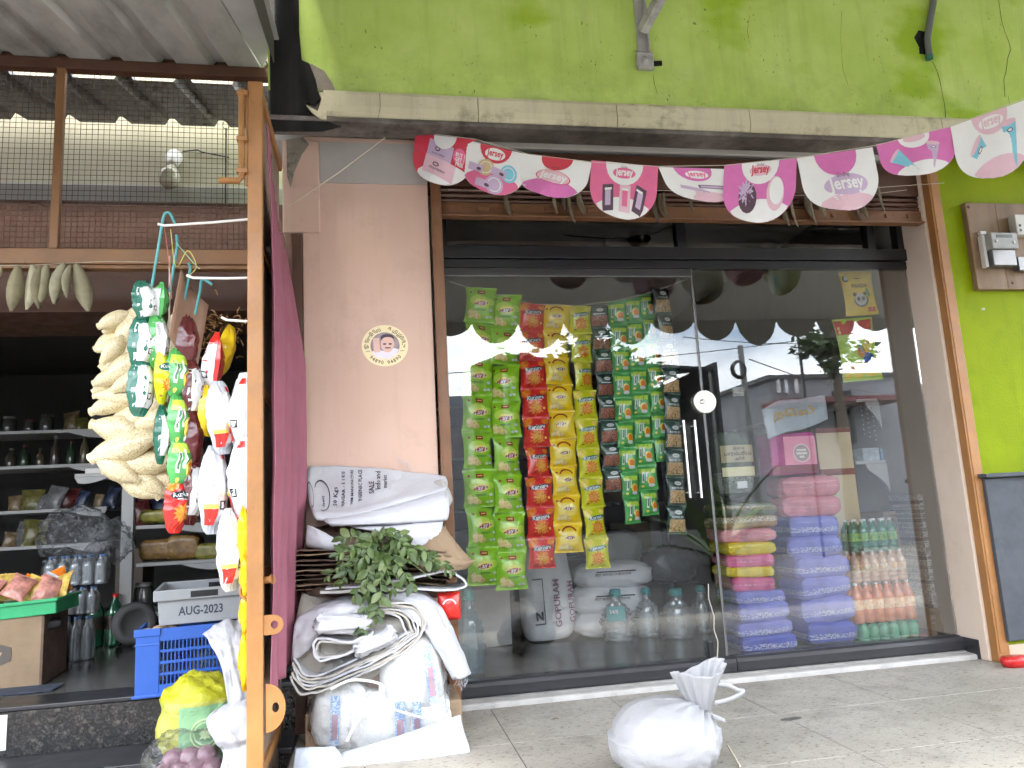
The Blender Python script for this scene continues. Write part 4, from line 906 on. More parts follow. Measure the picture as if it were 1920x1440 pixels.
for z in (.05, .75, 1.45, 2.05):
    mb = MB(); mb.box(GX1-.030, GX1-.004, GY+.037, -.30, z, z+.04); ob('cross_bar', mb, OCHRE, gt, bevel=.003)
bx0 = at(452, 250, GY-.012); z0_, z1_ = at(452,170,GY).z, at(452,342,GY).z
mb = MB(); mb.tube([(bx0.x,GY-.004,z0_),(bx0.x,GY-.004,z1_+.02),(bx0.x-.01,GY-.008,z1_+.004),(bx0.x-.085,GY-.02,z1_-.002)], .0125, 10)
bo = ob('sliding_bolt', mb, OCHRE, gt)
for pyy in (176, 322, 262):
    z = at(455,pyy,GY).z; mb = MB(); mb.box(bx0.x-.018, GX0+.002, GY-.018, GY+.02, z-.010, z+.010); ob('keeper', mb, OCHRE, bo, bevel=.003)
mb = MB(); mb.box(bx0.x+.014, GX0, GY, GY+.012, z1_-.012, z0_+.004); ob('back_strip', mb, OCHRE, bo, bevel=.002)
def T2(px, py): p = at(px, py, GY+.015); return p.x, p.z
# eye plates on the inner side, parallel to the shop front
cxx, czz = T2(500, 1328); rr = T2(536, 1328)[0]-cxx; n = 26
outer = [(cxx + rr*math.cos(-PI/2+PI*k/(n//2-1)), czz+rr*1.25*math.sin(-PI/2+PI*k/(n//2-1))) for k in range(n//2)] + [(cxx-.002, czz+rr*1.25-(2.5*rr)*k/(n//2-1)) for k in range(n//2)]
hx, hz = T2(517, 1326); inner = [(hx+.012*math.cos(-PI/2+2*PI*k/n), hz+.018*math.sin(-PI/2+2*PI*k/n)) for k in range(n)]
mb = MB(); plate_hole(mb, outer, inner, GY+.010, GY+.020, 'Y'); ob('eye_plate', mb, OCHRE, gt, bevel=.001)
cxx, czz = T2(513, 1171); rr = .036
outer = [(cxx + rr*math.cos(-PI/2+PI*k/12), czz+rr*math.sin(-PI/2+PI*k/12)) for k in range(13)] + [(cxx-.05, czz+rr-2*rr*k/12) for k in range(13)]
inner = [(cxx+.004+.013*math.cos(-PI/2+2*PI*k/26), czz+.014*math.sin(-PI/2+2*PI*k/26)) for k in range(26)]
mb = MB(); plate_hole(mb, outer, inner, GY+.010, GY+.018, 'Y'); ob('eye_plate', mb, OCHRE, gt, bevel=.001)
p = at(505, 1088, GY+.05); mb = MB(); mb.tube([(p.x-.03,GY+.05,p.z),(p.x+.012,GY+.03,p.z+.004)], .014, 12); mb.tube([(p.x+.012,GY+.03,p.z+.004),(p.x+.016,GY+.028,p.z+.005)], .019, 12); ob('hinge_pin', mb, OCHRE, gt)
p = at(452, 1100, GY+.02); mb = MB(); mb.tube([at(470,1075,GY+.02), at(450,1105,GY+.02), at(452,1118,GY+.02), at(470,1130,GY+.02)], .006, 8); ob('hasp', mb, OCHRE, gt)
# curtain thrown over the leaf
def cur(u, v):
    Y = -1.0+.66*u
    zt_ = 2.60-.33*u-.10*math.sin(PI*u); zb_ = .30+.13*u+.02*math.sin(9*u)
    z = zt_+(zb_-zt_)*v
    bul = math.sin(PI*min(1, v*1.15))**.6 if v < .87 else max(0.0, math.sin(PI*min(1, v*1.15)))**.6
    xb = -.398 + (.075*u+.012)*min(1, v*3.2) - .050*u*max(0, v-.62)/.38
    fold = .014*math.sin(2*PI*(3.3*u+.25*math.sin(3*v)))*(.25+.75*min(1, v*2)) + .006*math.sin(2*PI*(7.5*u)+4*v)
    return (xb+fold+.004*nz3(u*4, v*9), Y+.012*math.sin(5*v+u*3), z)
mb = MB(); mb.grid(cur, 60, 60)
CLOTH = M('mauve_cotton_cloth', (.265,.088,.125), .9, .08, 5, bump=.3, bscale=260, bdist=.001)
tag(ob('curtain', mb, CLOTH, solid=.003, fixn=False), 'mauve cloth curtain hanging over the open gate leaf', 'curtain')
mb = MB(); mb.box(-.372, -.322, -.262, -.20, .0, at(565,440,-.25).z); tag(ob('gate_jamb', mb, DBROWN, bevel=.003), 'dark brown steel jamb behind the mauve curtain', 'gate jamb')
mb = MB(); mb.box(-.372, -.362, -.199, .1, .0, 2.3); struct('wall_return', mb, SHOPW)

# ------------------------------------------------------------------ rods and hooks on the gate
TEAL = M('teal_plastic_coating', (.07,.30,.30), .4, .2, 10); WROD = M('white_coated_rod', (.72,.70,.66), .4, .08, 10)
def rod(pts, Y, lab):
    mb = MB(); mb.tube([at(x, y, Y) for x, y in pts], .0055, 8); tag(ob('display_rod', mb, WROD), lab, 'rod', 'white rods reaching out from the gate post')
rod([(296,420),(308,423),(400,417),(469,411)], -.985, 'upper white rod reaching out from the gate post')
rod([(350,516),(362,521),(420,522),(469,521)], -.99, 'lower white rod reaching out from the gate post')
rod([(415,595),(425,600),(469,603)], -.985, 'short white rod stub low on the gate post')
def hook(pts, Ys, lab):
    mb = MB(); mb.tube(catmull([at(x, y, Y) for (x, y), Y in zip(pts, Ys)], 5), .0058, 8); tag(ob('hanger_hook', mb, TEAL), lab, 'hook', 'teal hooks carrying packets')
hook([(328,419),(320,402),(312,399),(306,410),(296,470),(285,535)], (-.98,-.985,-.985,-.985,-.97,-.95), 'tall teal hook over the upper white rod')
hook([(331,440),(332,462),(326,500),(318,548)], (-.97,-.95,-.93,-.91), 'second teal hook from the cream packet bundle')
hook([(352,494),(357,502),(352,530),(345,566)], (-.93,-.92,-.90,-.88), 'third teal hook from the cream packet bundle')
hook([(398,534),(380,524),(375,545),(366,590)], (-.93,-.93,-.90,-.88), 'teal hook nearest the gate post')
TH = [M('thread_%d' % i, c, .9) for i, c in enumerate(((.45,.16,.10),(.55,.50,.12),(.25,.45,.30)))]
for i, pts in enumerate((((308,425),(318,500),(322,560)), ((320,430),(330,500),(352,470),(368,500),(350,520)), ((330,455),(360,490),(375,505)))):
    mb = MB(); mb.tube(catmull([at(x, y, -.97) for x, y in pts], 6), .0018, 5); tag(ob('thread', mb, TH[i]), ('red thread hanging from the upper white rod', 'yellow looped thread tied to the teal hooks', 'green thread tied between the teal hooks')[i], 'thread')

# ------------------------------------------------------------------ bundle of puffed grain bags
PUFF = None
def mat_puff():
    m, g, b = base_mat('puffed_grain_in_film'); v = g.coords((2.5,1,1.05))
    n = g.vor(19, v)
    c = g.ramp(n, [(.05, (.84,.76,.53)), (.45, (.79,.68,.42)), (.8, (.58,.44,.22))])
    c = g.mix(g.ramp(g.noise(16, 3, .6, v), [(.62,0.),(.70,.5)]), c, (.35,.20,.07))
    setc(g, b, 'Base Color', c); b.inputs['Roughness'].default_value = .38; b.inputs['Coat Weight'].default_value = .7; b.inputs['Coat Roughness'].default_value = .12
    setc(g, b, 'Normal', g.bump(g.math('ADD', n, g.noise(5,3,.6,v)), .35, .03)); return m
PUFF = mat_puff(); CLRF = M('clear_film_fold', (.55,.53,.50), .2, .1, 20)
def puff_mesh(sd):
    R = random.Random(sd); mb = MB(); ph = R.uniform(0,6)
    def fn(sgn):
        def f(u, v):
            s = 2*v-1; c = 2*u-1; e = max(0, 1-abs(s)**2.1)**.75
            r = .5*(e*.94+.06*(1-abs(s)))*(1+.10*math.sin(3*s+ph)); w_ = c*max(r, .16*abs(s)**4+.04)
            return (s*.5*(1-.05*c*c), w_*1.0, sgn*(.36*e*math.sqrt(max(0, 1-c*c)) + .03*nz3(s*3+ph, c*2, sd)*e))
        return f
    mb.grid(fn(1), 9, 15); mb.grid(fn(-1), 9, 15, flip=True); me = mb.mesh('puff_bag'); me.materials.append(PUFF); return me
PMS = [puff_mesh(i) for i in range(4)]
pb = thing('puffed_grain_bundle', 'cluster of clear bags of cream puffed grain hanging in the left entrance', 'snack bundle', (0,0,0))
R = random.Random(5)
plist = [(214,600,62,34,25),(242,618,108,46,68),(268,640,110,44,75),(205,640,60,34,30),(212,662,70,38,55),(232,690,96,46,38),(206,706,64,36,25),(262,700,100,46,50),(222,752,104,46,22),(272,742,100,44,40),(300,690,90,44,60),(252,775,112,44,28),(300,775,96,42,10),(222,806,100,52,-15),(280,815,110,46,12),(238,838,128,46,20),(300,845,110,44,-8),(262,868,130,44,4),(225,880,100,44,-42),(310,875,100,40,0),(285,898,120,44,-6),(258,905,96,46,-35),(312,905,90,42,8),(318,730,80,44,70),(325,800,70,40,40),(232,640,80,40,50),(250,655,90,44,35),(330,640,90,40,80),(345,610,70,36,60)]
plist = [(a, b_, c*.90, d*.80, e) for a, b_, c, d, e in plist] + [(a+R.uniform(-16,16), b_+R.uniform(-14,14), c*.8, d*.72, e+R.uniform(-25,25)) for a, b_, c, d, e in plist]
for i, (cx, cy, ln, wd, an) in enumerate(plist):
    Y = -.46+.10*(cx-230)/100*R.uniform(.3,1)+R.uniform(-.05,.05); p = at(cx, cy, Y); k = (Y-CAM.y)/FOC
    o = bpy.data.objects.new('bag', PMS[i % 4]); link(o, pb); o.location = p
    o.rotation_euler = Euler((PI/2+R.uniform(-.25,.25), -math.radians(an), 0), 'XYZ'); o.scale = (ln*k*1.12, wd*k*1.18, wd*k*1.25)
p0, p1 = at(318, 560, -.42), at(318, 480, -.42)
mb = MB(); mb.tube([p1, p0, at(312, 900, -.40)], .004, 6); ob('string', mb, STR, pb)

# ------------------------------------------------------------------ packet strips on the gate hooks
GL = 'packet strips hanging on the gate hooks'; TAPER[0] = .66
def gstrip(kind, cells, Y, label, rots=None, thick=.42, cat='snack packets'):
    root = thing('snack_strip', label, cat, at(cells[0][0], cells[0][1]-cells[0][2]/2, Y), group=GL); O = root.location.copy()
    for i, (cx, cy, hpx, wpx, rz, ry) in enumerate(cells):
        k = (Y-CAM.y)/FOC; p = at(cx, cy, Y)-O; t_ = round(wpx*k*.80, 3); h_ = round(hpx*k*1.18, 2); w_ = round(wpx*k*1.22, 3); rz = (1 if rz >= 0 else -1)*(.72+abs(rz)*.45)
        add_packet(root, kind if isinstance(kind, str) else kind[i % len(kind)], max(.05,w_), h_, max(.03,t_), p, (0, ry, rz))
    return root
gstrip('back_tgreen', [(272,566,66,50,.35,-.20),(266,642,86,50,.25,.03),(264,724,92,48,.2,.04)], -.95, 'strip of dark green packets showing white backs over the cream bundle')
gstrip('back_mgreen', [(300,566,62,40,-.6,.2),(296,640,88,46,.5,-.02)], -.92, 'two green packets with white backs between the teal hooks')
gstrip(['kurkure_lime','back_tgreen'], [(303,706,84,36,.9,.0),(302,815,88,34,1.0,.03)], -.93, 'pair of slim green and orange packets over the cream bundle')
F['gpk'] = F['mgreen']
gstrip(['green','green','green','kurkure_red'], [(332,702,82,46,.4,.02),(334,790,86,44,.5,-.02),(337,868,82,46,.3,.02),(331,946,84,48,.35,.06)], -.90, 'strip of green packets ending in an orange red packet')
gstrip(['plain_maroon','back_maroon','plain_maroon','back_maroon'], [(352,640,90,46,.4,.0),(362,730,94,44,.6,.0),(364,822,90,42,.4,.0),(362,920,100,48,.5,.10)], -.86, 'strip of dark maroon packets behind the green ones')
gstrip(['back_red','plain_yellow'], [(400,682,96,46,-.5,.25),(392,770,80,44,.4,.0)], -.84, 'red packet with grey back above a yellow one')
gstrip('plain_yellow', [(424,656,84,40,.7,.35)], -.78, 'single yellow packet hanging aslant near the gate post')
gstrip('back_silver', [(414,783,112,56,.25,-.12),(400,918,132,56,.15,.02)], -.94, 'strip of swollen white packets with red tips')
gstrip('back_silver', [(452,770,118,52,-.2,.08),(451,895,130,54,-.15,.03),(432,1030,120,54,.2,-.03)], -.97, 'strip of swollen white packets nearest the gate post')
gstrip('plain_yellow', [(459,1005,90,34,.8,.0),(462,1080,70,30,.9,.0),(461,1150,66,30,.9,.0),(460,1235,90,30,.9,.0)], -.99, 'strip of yellow packets half behind the gate post')
TAPER[0] = 0.0
# red tips on the swollen white packets come with their own print
p = at(345, 600, -.89); mb = MB(); mb.grid(lambda u, v: (.19*(u-.5)*.75, .03*math.sin(PI*u)+.05*(u-.5), -.28*(v-.5)-.10*(u-.5)), 8, 8); tag(ob('cardboard_flap', mb, M('brown_card', (.30,.18,.12), .85, .1), loc=(p.x+.02,p.y,p.z), rot=(0,.15,.5), solid=.004, fixn=False), 'brown card flap hanging among the packets on the gate', 'card')
# shredded snack bag behind
p = at(405, 630, -.70); mb = MB()
for k in range(140):
    a = Vector((R.gauss(0,.055), R.gauss(0,.03), R.gauss(0,.055))); d = Vector((R.gauss(0,1),R.gauss(0,1),R.gauss(0,1))).normalized()*.03; mb.tube([a, a+d*.5+Vector((0,0,.005)), a+d], .003, 4, caps=False)
o = thing('fried_snack_bag', 'clear bag of brown fried strands behind the gate post', 'snack bag', p)
tag(ob('strands', mb, M('fried_strands', (.28,.14,.045), .6, .3, 30), o, fixn=False), kind='stuff')
# ------------------------------------------------------------------ woven sacks: material and folded shapes
def mat_weave(name, col, dirt=(.35,.33,.30), k=1.0):
    m, g, b = base_mat(name); v = g.coords()
    n = g.noise(3.5, 6, .65, v); c = g.ramp(n, [(.3, tuple(x*.88 for x in col)), (.7, col)])
    c = g.mix(g.ramp(g.noise(6, 8, .7, v), [(.60, 0.), (.80, .55*k)]), c, dirt)
    wv = g.new('ShaderNodeTexWave'); wv.inputs['Scale'].default_value = 130; wv.wave_type = 'BANDS'; wv.bands_direction = 'DIAGONAL'; wv.inputs['Distortion'].default_value = 1.5; g.l(v, wv.inputs['Vector'])
    c = g.mix(g.math('MULTIPLY', wv.outputs['Fac'], .16), c, tuple(x*.5 for x in col))
    setc(g, b, 'Base Color', c); b.inputs['Roughness'].default_value = .48
    h = g.math('ADD', g.math('MULTIPLY', wv.outputs['Fac'], .05), g.math('MULTIPLY', g.noise(16, 4, .6, v, .8), 1.0))
    setc(g, b, 'Normal', g.bump(h, .5, .010)); return m
WEAVE = mat_weave('white_woven_plastic', (.53,.54,.575)); WEAVE2 = mat_weave('off_white_woven_plastic', (.45,.44,.42)); BEIGE = mat_weave('beige_woven_plastic', (.46,.43,.37))
WEAVEB = mat_weave('chalk_white_woven_plastic', (.34,.345,.36), (.18,.165,.14), 1.8)
CLEAN = mat_weave('blue_white_plastic_sheet', (.46,.51,.57), (.45,.5,.55), .6)
INK = M('faded_black_print', (.03,.03,.04), .6)
CARD = M('brown_corrugated_card', (.26,.185,.115), .85, .15, 8, bump=.2, bscale=60)
DCARD = M('dark_brown_paper', (.13,.085,.06), .85, .25, 8, bump=.3, bscale=40)
def ribbon(name, path, Y0, Y1, thick, mt, parent=None, seed=0, amp=.006, ny=9, per=6, slant=0.0):
    """a folded sheet: the pixel path is its front edge, swept back towards the wall"""
    C = catmull([at(x, y, Y0) for x, y in path], per); n = len(C); mb = MB()
    nr = []
    for i in range(n):
        t = (C[min(i+1,n-1)]-C[max(i-1,0)]).normalized(); nr.append(Vector((-t.z, 0, t.x)))
    def P(u, v, s_):
        i = int(round(u*(n-1))); Y = Y0+(Y1-Y0)*v
        w_ = amp*(fbm(u*5+seed, v*2.5, seed*3.1)+.6*nz3(u*14, v*5, seed)) 
        p = C[i]+nr[i]*(s_*thick/2+w_)
        return (p.x+.01*nz3(v*3, u*3, seed+9)*(.3+v), Y+.012*nz3(u*4, v*2, seed+4)*(1-v), p.z+slant*v)
    mb.grid(lambda u, v: P(u, v, 1), n, ny); mb.grid(lambda u, v: P(u, v, -1), n, ny, flip=True)
    A = [P(i/(n-1), 0, 1) for i in range(n)]; B = [P(i/(n-1), 0, -1) for i in range(n)]
    mb.add(A+B, [(i, i+1, n+i+1, n+i) for i in range(n-1)])
    return ob(name, mb, mt, parent, fixn=False)
def sheet(name, rows, mt, parent=None, nu=26, per=6, amp=.006, seed=0, solid=.004, fr=5.0):
    """a draped sheet through rows of (px, py, Y) points, left to right, top to bottom"""
    cols = [catmull([at(*q) for q in r], per) for r in rows]; m_ = len(cols[0]); full = [catmull([c[i] for c in cols], per) for i in range(m_)]
    nv = len(full[0]); mb = MB()
    def P(u, v):
        a = min(max(u,0),1)*(m_-1); b_ = min(max(v,0),1)*(nv-1); i = min(int(a), m_-2); j = min(int(b_), nv-2); a -= i; b_ -= j
        p = (full[i][j]*(1-a)+full[i+1][j]*a)*(1-b_)+(full[i][j+1]*(1-a)+full[i+1][j+1]*a)*b_
        d = amp*(fbm(u*fr+seed, v*fr*.8, seed)+.8*abs(nz3(u*fr*1.7+3, v*fr*1.3, seed+2)))
        return (p.x+d*.3, p.y-d, p.z+d*.6)
    mb.grid(P, m_, nv)
    o = ob(name, mb, mt, parent, solid=solid, fixn=False); o['_'] = 0; del o['_']
    return o, P
def blob(rx, ry, rz, seed, amp=.06, p=2.6, n=26, m_=18, fq=2.2):
    """soft rounded block: superellipsoid with creases"""
    mb = MB()
    def f(u, v):
        a, b_ = 2*PI*u, PI*(v-.5); c = lambda t, q: math.copysign(abs(math.cos(t))**q, math.cos(t)); s = lambda t, q: math.copysign(abs(math.sin(t))**q, math.sin(t))
        q = 2.0/p; x, y, z = c(b_, q)*c(a, q), c(b_, q)*s(a, q), s(b_, q)
        k = 1+amp*fbm(x*fq+seed, y*fq, z*fq)+amp*.5*abs(nz3(x*fq*2.5, y*fq*2.5+seed, z*fq*2.5))
        return (x*rx*k, y*ry*k, z*rz*k)
    mb.grid(f, n, m_, closed_u=True); return mb
def cushion(rx, ry, rz, seed, amp=.05, n=40, m_=18, pinch=.30):
    """flat filled bag lying down: square plan, sealed thinner ends, creased film"""
    mb = MB()
    def f(u, v):
        a, b_ = 2*PI*u, PI*(v-.5); c = lambda t, q: math.copysign(abs(math.cos(t))**q, math.cos(t)); s_ = lambda t, q: math.copysign(abs(math.sin(t))**q, math.sin(t))
        x, y, z = c(b_, .22)*c(a, .17), c(b_, .22)*s_(a, .17), s_(b_, .46)
        zz = z*(1-pinch*abs(x)**5)*(1-.18*abs(y)**4)
        k = 1+amp*.5*fbm(x*2+seed, y*2, z*1.5)
        ex = max(0, abs(x)-.72)/.28
        return (x*rx*k+.02*rx*math.sin(14*y+seed)*ex, y*ry*k+.04*ry*nz3(x*5+seed, z*2.5, 3), zz*rz*(1+amp*1.8*fbm(x*3+seed*2, y*3, z)+amp*2.2*ex*math.sin(16*y+3*z+seed))+rz*amp*1.2*abs(nz3(x*7+seed, y*4, z*2))) 
    mb.grid(f, n, m_, closed_u=True); return mb
# top sack with print
ts = thing('folded_sack', 'folded white woven sack with rotated black print on top of the heap', 'sack', (0,0,0), group='white woven sacks heaped against the pilaster')
rows = [[(578,876,-.262),(640,874,-.262),(720,880,-.262),(790,888,-.262),(832,892,-.262)], [(576,900,-.32),(640,905,-.32),(720,902,-.32),(790,896,-.30),(836,897,-.29)], [(580,940,-.42),(640,945,-.43),(720,932,-.42),(790,912,-.38),(840,905,-.34)],
        [(588,968,-.50),(640,966,-.50),(720,948,-.49),(790,928,-.46),(838,915,-.42)], [(596,976,-.495),(645,972,-.49),(720,955,-.48),(790,934,-.45),(834,922,-.42)], [(604,974,-.40),(645,970,-.40),(720,955,-.40),(790,934,-.40),(832,924,-.40)]]
o, PS = sheet('sack_cloth', rows, WEAVE, ts, amp=.008, seed=3)
def on_sack(x, z, eps=0):   # x 0..1 across, z 0..1 down the sloping face
    p = Vector(PS(x, z)); return p+Vector((0,-.0075,.0060))
for t, cx, cz, ht, ln in (('. 50 Kgs', .215, .36, .020, .20), ('NAGAR - 5 1 KG', .262, .27, .024, .34), ('WM MANUFACTURE', .315, .25, .024, .36), ('YGIENIC PLACE', .362, .24, .024, .34), ('SALE', .425, .28, .024, .14), ('Info and', .462, .20, .022, .22), ('market', .505, .22, .022, .17)):
    pm = MB(); vs, fs = words(t, 1, .015, 0, res=1, fit=ln); decal(pm, ([(cx - y*.62, cz - x) for x, y in vs], fs), on_sack, 0); ob('lettering', pm, INK, ts, fixn=False)
for cx, cz, rx, rz in ((.12,.36,.055,.16),(.02,.36,.035,.12)):
    pm = MB(); decal(pm, put(arcband(1, .09, -2.6, 1.9, 20), cx, cz, 0, rx, rz), on_sack, 0); ob('emblem', pm, INK, ts, fixn=False)
pm = MB(); vs, fs = words('dawn', 1, .01, .2, res=1, fit=.12); decal(pm, ([(.13 - y*.5, .40 - x) for x, y in vs], fs), on_sack, 0); ob('lettering', pm, INK, ts, fixn=False)
mb = MB()
for k in range(7):
    a = Vector(PS(.62+.012*k, .03)); mb.tube([a, a+Vector((rnd.uniform(-.03,.01),-.01,.03+.02*rnd.random())), a+Vector((rnd.uniform(-.05,.0),-.01,.05+.03*rnd.random()))], .0007, 4, caps=False)
tag(ob('loose_thread', mb, WEAVE, ts, fixn=False), kind='stuff')
t2 = thing('folded_sack', 'plain white sack folded directly under the printed one', 'sack', (0,0,0), group='white woven sacks heaped against the pilaster')
rows = [[(606,968,-.42),(680,955,-.42),(760,935,-.42),(832,920,-.42)], [(606,974,-.50),(680,966,-.52),(760,950,-.50),(838,930,-.47)], [(612,980,-.53),(680,978,-.545),(760,968,-.53),(842,960,-.50)], [(622,986,-.52),(690,984,-.54),(770,980,-.53),(838,975,-.50)], [(640,984,-.45),(700,982,-.45),(770,978,-.45),(834,974,-.45)]]
sheet('sack_cloth', rows, WEAVE, t2, amp=.007, seed=8)
t3 = thing('folded_sack', 'white sack with a drooping corner above the brown paper', 'sack', (0,0,0), group='white woven sacks heaped against the pilaster')
rows = [[(650,982,-.42),(720,980,-.43),(780,976,-.44),(832,974,-.44)], [(660,988,-.51),(725,988,-.53),(780,984,-.53),(830,980,-.50)], [(690,994,-.52),(735,1000,-.54),(785,1004,-.55),(826,1000,-.52)], [(724,998,-.50),(750,1010,-.53),(788,1028,-.55),(814,1016,-.52)]]
sheet('sack_cloth', rows, WEAVE, t3, amp=.006, seed=12)
rows = [[(812,905,-.34),(830,900,-.36),(842,920,-.38)], [(815,930,-.42),(836,928,-.44),(848,938,-.42)], [(812,955,-.40),(832,958,-.42),(838,956,-.40)]]
sheet('corner_flap', rows, WEAVE2, t3, amp=.004, seed=1)
t4 = thing('folded_sack', 'white sack end poking out beside the mauve curtain', 'sack', (0,0,0), group='white woven sacks heaped against the pilaster')
rows = [[(576,985,-.50),(590,990,-.52),(606,1000,-.50)], [(574,1005,-.53),(600,1008,-.56),(636,1016,-.54)], [(574,1024,-.52),(604,1030,-.55),(645,1034,-.53)], [(578,1028,-.40),(604,1034,-.40),(640,1036,-.40)]]
sheet('sack_cloth', rows, WEAVE, t4, amp=.008, seed=15)
# brown paper and card layers
cs = thing('cardboard_stack', 'flattened brown cardboard sheets in the middle of the heap', 'cardboard', (0,0,0))
for k in range(9):
    y = 1030+9*k+rnd.uniform(-2,2); x0, x1 = 556-2*k+rnd.uniform(-4,8), 860-5*abs(k-3)+rnd.uniform(-10,12)
    ribbon('card_sheet', [(x0,y+4),((x0+x1)/2-60,y),((x0+x1)/2+60,y-2),(x1,y+5)], -.60+.012*k-rnd.uniform(0,.02), -.27, .004, (DCARD, CARD, DCARD)[k % 3], cs, seed=k, amp=.005)
bp_ = thing('crumpled_paper', 'crumpled brown paper bag at the end of the heap', 'paper', (0,0,0))
rows = [[(785,1020,-.50),(810,998,-.50),(832,985,-.48),(838,1000,-.44)], [(778,1040,-.56),(810,1030,-.58),(850,1030,-.55),(872,1040,-.50)], [(780,1058,-.58),(820,1055,-.60),(862,1056,-.57),(886,1052,-.52)], [(790,1070,-.56),(830,1072,-.58),(866,1068,-.55),(880,1062,-.50)]]
sheet('paper', rows, CARD, bp_, amp=.014, seed=21, fr=8)
# lower folded sacks
fs1 = thing('folded_sack', 'long white sack draped down the right of the heap with a frayed end', 'sack', (0,0,0), group='white woven sacks heaped against the pilaster')
rows = [[(690,1122,-.60),(735,1112,-.60),(772,1106,-.57),(800,1112,-.50)], [(742,1140,-.665),(780,1132,-.67),(806,1128,-.65),(826,1138,-.58)], [(792,1182,-.67),(812,1176,-.685),(832,1172,-.67),(846,1176,-.60)], [(822,1226,-.67),(838,1222,-.685),(854,1214,-.67),(864,1216,-.62)], [(850,1274,-.665),(862,1274,-.675),(876,1268,-.665),(884,1262,-.63)]]
sheet('sack_cloth', rows, WEAVE, fs1, amp=.012, seed=31, fr=6)
mb = MB()
for k in range(10):
    a = at(858+2*k, 1272-k*.3, -.66); mb.tube([a, a+Vector((rnd.uniform(-.01,.01),0,-.02)), a+Vector((rnd.uniform(-.02,.015),0,-.025-.03*rnd.random()))], .0007, 4, caps=False)
tag(ob('loose_thread', mb, WEAVE, fs1, fixn=False), kind='stuff')
fs2 = thing('folded_sack', 'beige edged sack folded into many layers across the heap', 'sack', (0,0,0), group='white woven sacks heaped against the pilaster')
A = [(545,1268),(566,1300),(611,1294),(672,1268),(729,1240),(767,1214),(797,1171),(778,1136),(722,1130)]
for k in range(6):
    path = [(x+(6.0*k if i > 5 else 1.5*k)*(-1 if i > 5 else 1), y-7.0*k if i < 6 else y+4*k) for i, (x, y) in enumerate(A)]
    ribbon('layer', path, -.70+.008*k, -.40, .008, (WEAVE2, BEIGE, WEAVE)[k % 3], fs2, seed=40+k*3, amp=.012)
fs3 = thing('folded_sack', 'white sack folded inside the bend of the layered sack', 'sack', (0,0,0), group='white woven sacks heaped against the pilaster')
ob('crumple', cushion(.115, .10, .042, 7, .30, 60, 30), WEAVE, fs3, at(640,1168,-.60), (0,.12,.1)); ob('crumple', cushion(.09, .10, .035, 9, .30, 60, 30), WEAVE, fs3, at(700,1200,-.60), (0,-.35,.1))
for k in range(2):
    ribbon('layer', [(700-8*k,1185+4*k),(660,1205+4*k),(600+4*k,1196+8*k),(588+3*k,1216+3*k),(600+3*k,1238-3*k),(650,1226-4*k),(716-6*k,1196)], -.69+.006*k, -.42, .009, (WEAVE, WEAVE2, WEAVE)[k], fs3, seed=60+k*3, amp=.012)
fs4 = thing('folded_sack', 'white sack bulging beside the curtain in the lower heap', 'sack', (0,0,0), group='white woven sacks heaped against the pilaster')
rows = [[(584,1140,-.52),(630,1122,-.52),(690,1112,-.50),(740,1112,-.50)], [(556,1162,-.62),(612,1142,-.645),(672,1134,-.65),(726,1130,-.62)], [(549,1198,-.64),(590,1180,-.66),(640,1160,-.66),(690,1150,-.63)], [(547,1240,-.63),(575,1222,-.64),(600,1192,-.62),(640,1176,-.60)]]
sheet('sack_cloth', rows, WEAVE, fs4, amp=.016, seed=71, fr=6)
ribbon('sack_cloth', [(596,1178),(606,1152),(640,1150),(672,1166),(664,1182),(610,1186)], -.66, -.40, .010, WEAVE, fs4, seed=73, amp=.008)
fs5 = thing('folded_sack', 'printed white sack edge lying under the brown paper', 'sack', (0,0,0), group='white woven sacks heaped against the pilaster')
ribbon('sack_cloth', [(610,1104),(690,1098),(780,1082),(840,1072),(862,1082),(872,1100),(830,1106),(760,1104)], -.64, -.36, .008, WEAVE, fs5, seed=81, amp=.008)
ribbon('sack_cloth', [(600,1112),(680,1106),(760,1104)], -.63, -.36, .012, WEAVE2, fs5, seed=83, amp=.006)
# crumpled faces that fill the heap
fk = thing('folded_sack', 'crumpled beige sack at the core of the lower heap', 'sack', (0,0,0), group='white woven sacks heaped against the pilaster')
rows = [[(566,1112,-.46),(640,1112,-.47),(720,1112,-.47),(800,1115,-.45)], [(556,1160,-.56),(640,1160,-.58),(720,1160,-.60),(806,1165,-.56)], [(552,1220,-.58),(640,1220,-.60),(720,1215,-.61),(806,1215,-.56)], [(560,1292,-.56),(640,1290,-.58),(720,1265,-.58),(800,1250,-.54)]]
sheet('sack_cloth', rows, BEIGE, fk, amp=.035, seed=101, fr=7)
fm = thing('folded_sack', 'dark edged sack flattened behind the curry leaves', 'sack', (0,0,0), group='white woven sacks heaped against the pilaster')
rows = [[(572,990,-.36),(640,985,-.38),(720,985,-.38),(830,985,-.36)], [(570,1040,-.44),(640,1040,-.48),(720,1040,-.48),(840,1040,-.44)], [(570,1120,-.46),(640,1120,-.5),(720,1120,-.5),(830,1120,-.46)]]
sheet('sack_cloth', rows, DCARD, fm, amp=.02, seed=105, fr=6)
rp_ = at(842, 1136, -.55); rd = thing('red_packet', 'red printed packet squeezed under the white sack', 'packet', (rp_.x, -.55, rp_.z))
mb = MB(); mb.grid(lambda u, v: (.10*(u-.5), -.02*math.sin(PI*u)*math.sin(PI*v), .12*(v-.5)), 8, 8); ob('film', mb, F['red'], rd, solid=.003, fixn=False)
mb = MB(); decal(mb, put(arcband(.03,.006,.3,2.8,10), .0,.0), lambda x, z, e: (x, -.0235, z), 0); ob('print', mb, F['white'], rd, fixn=False)

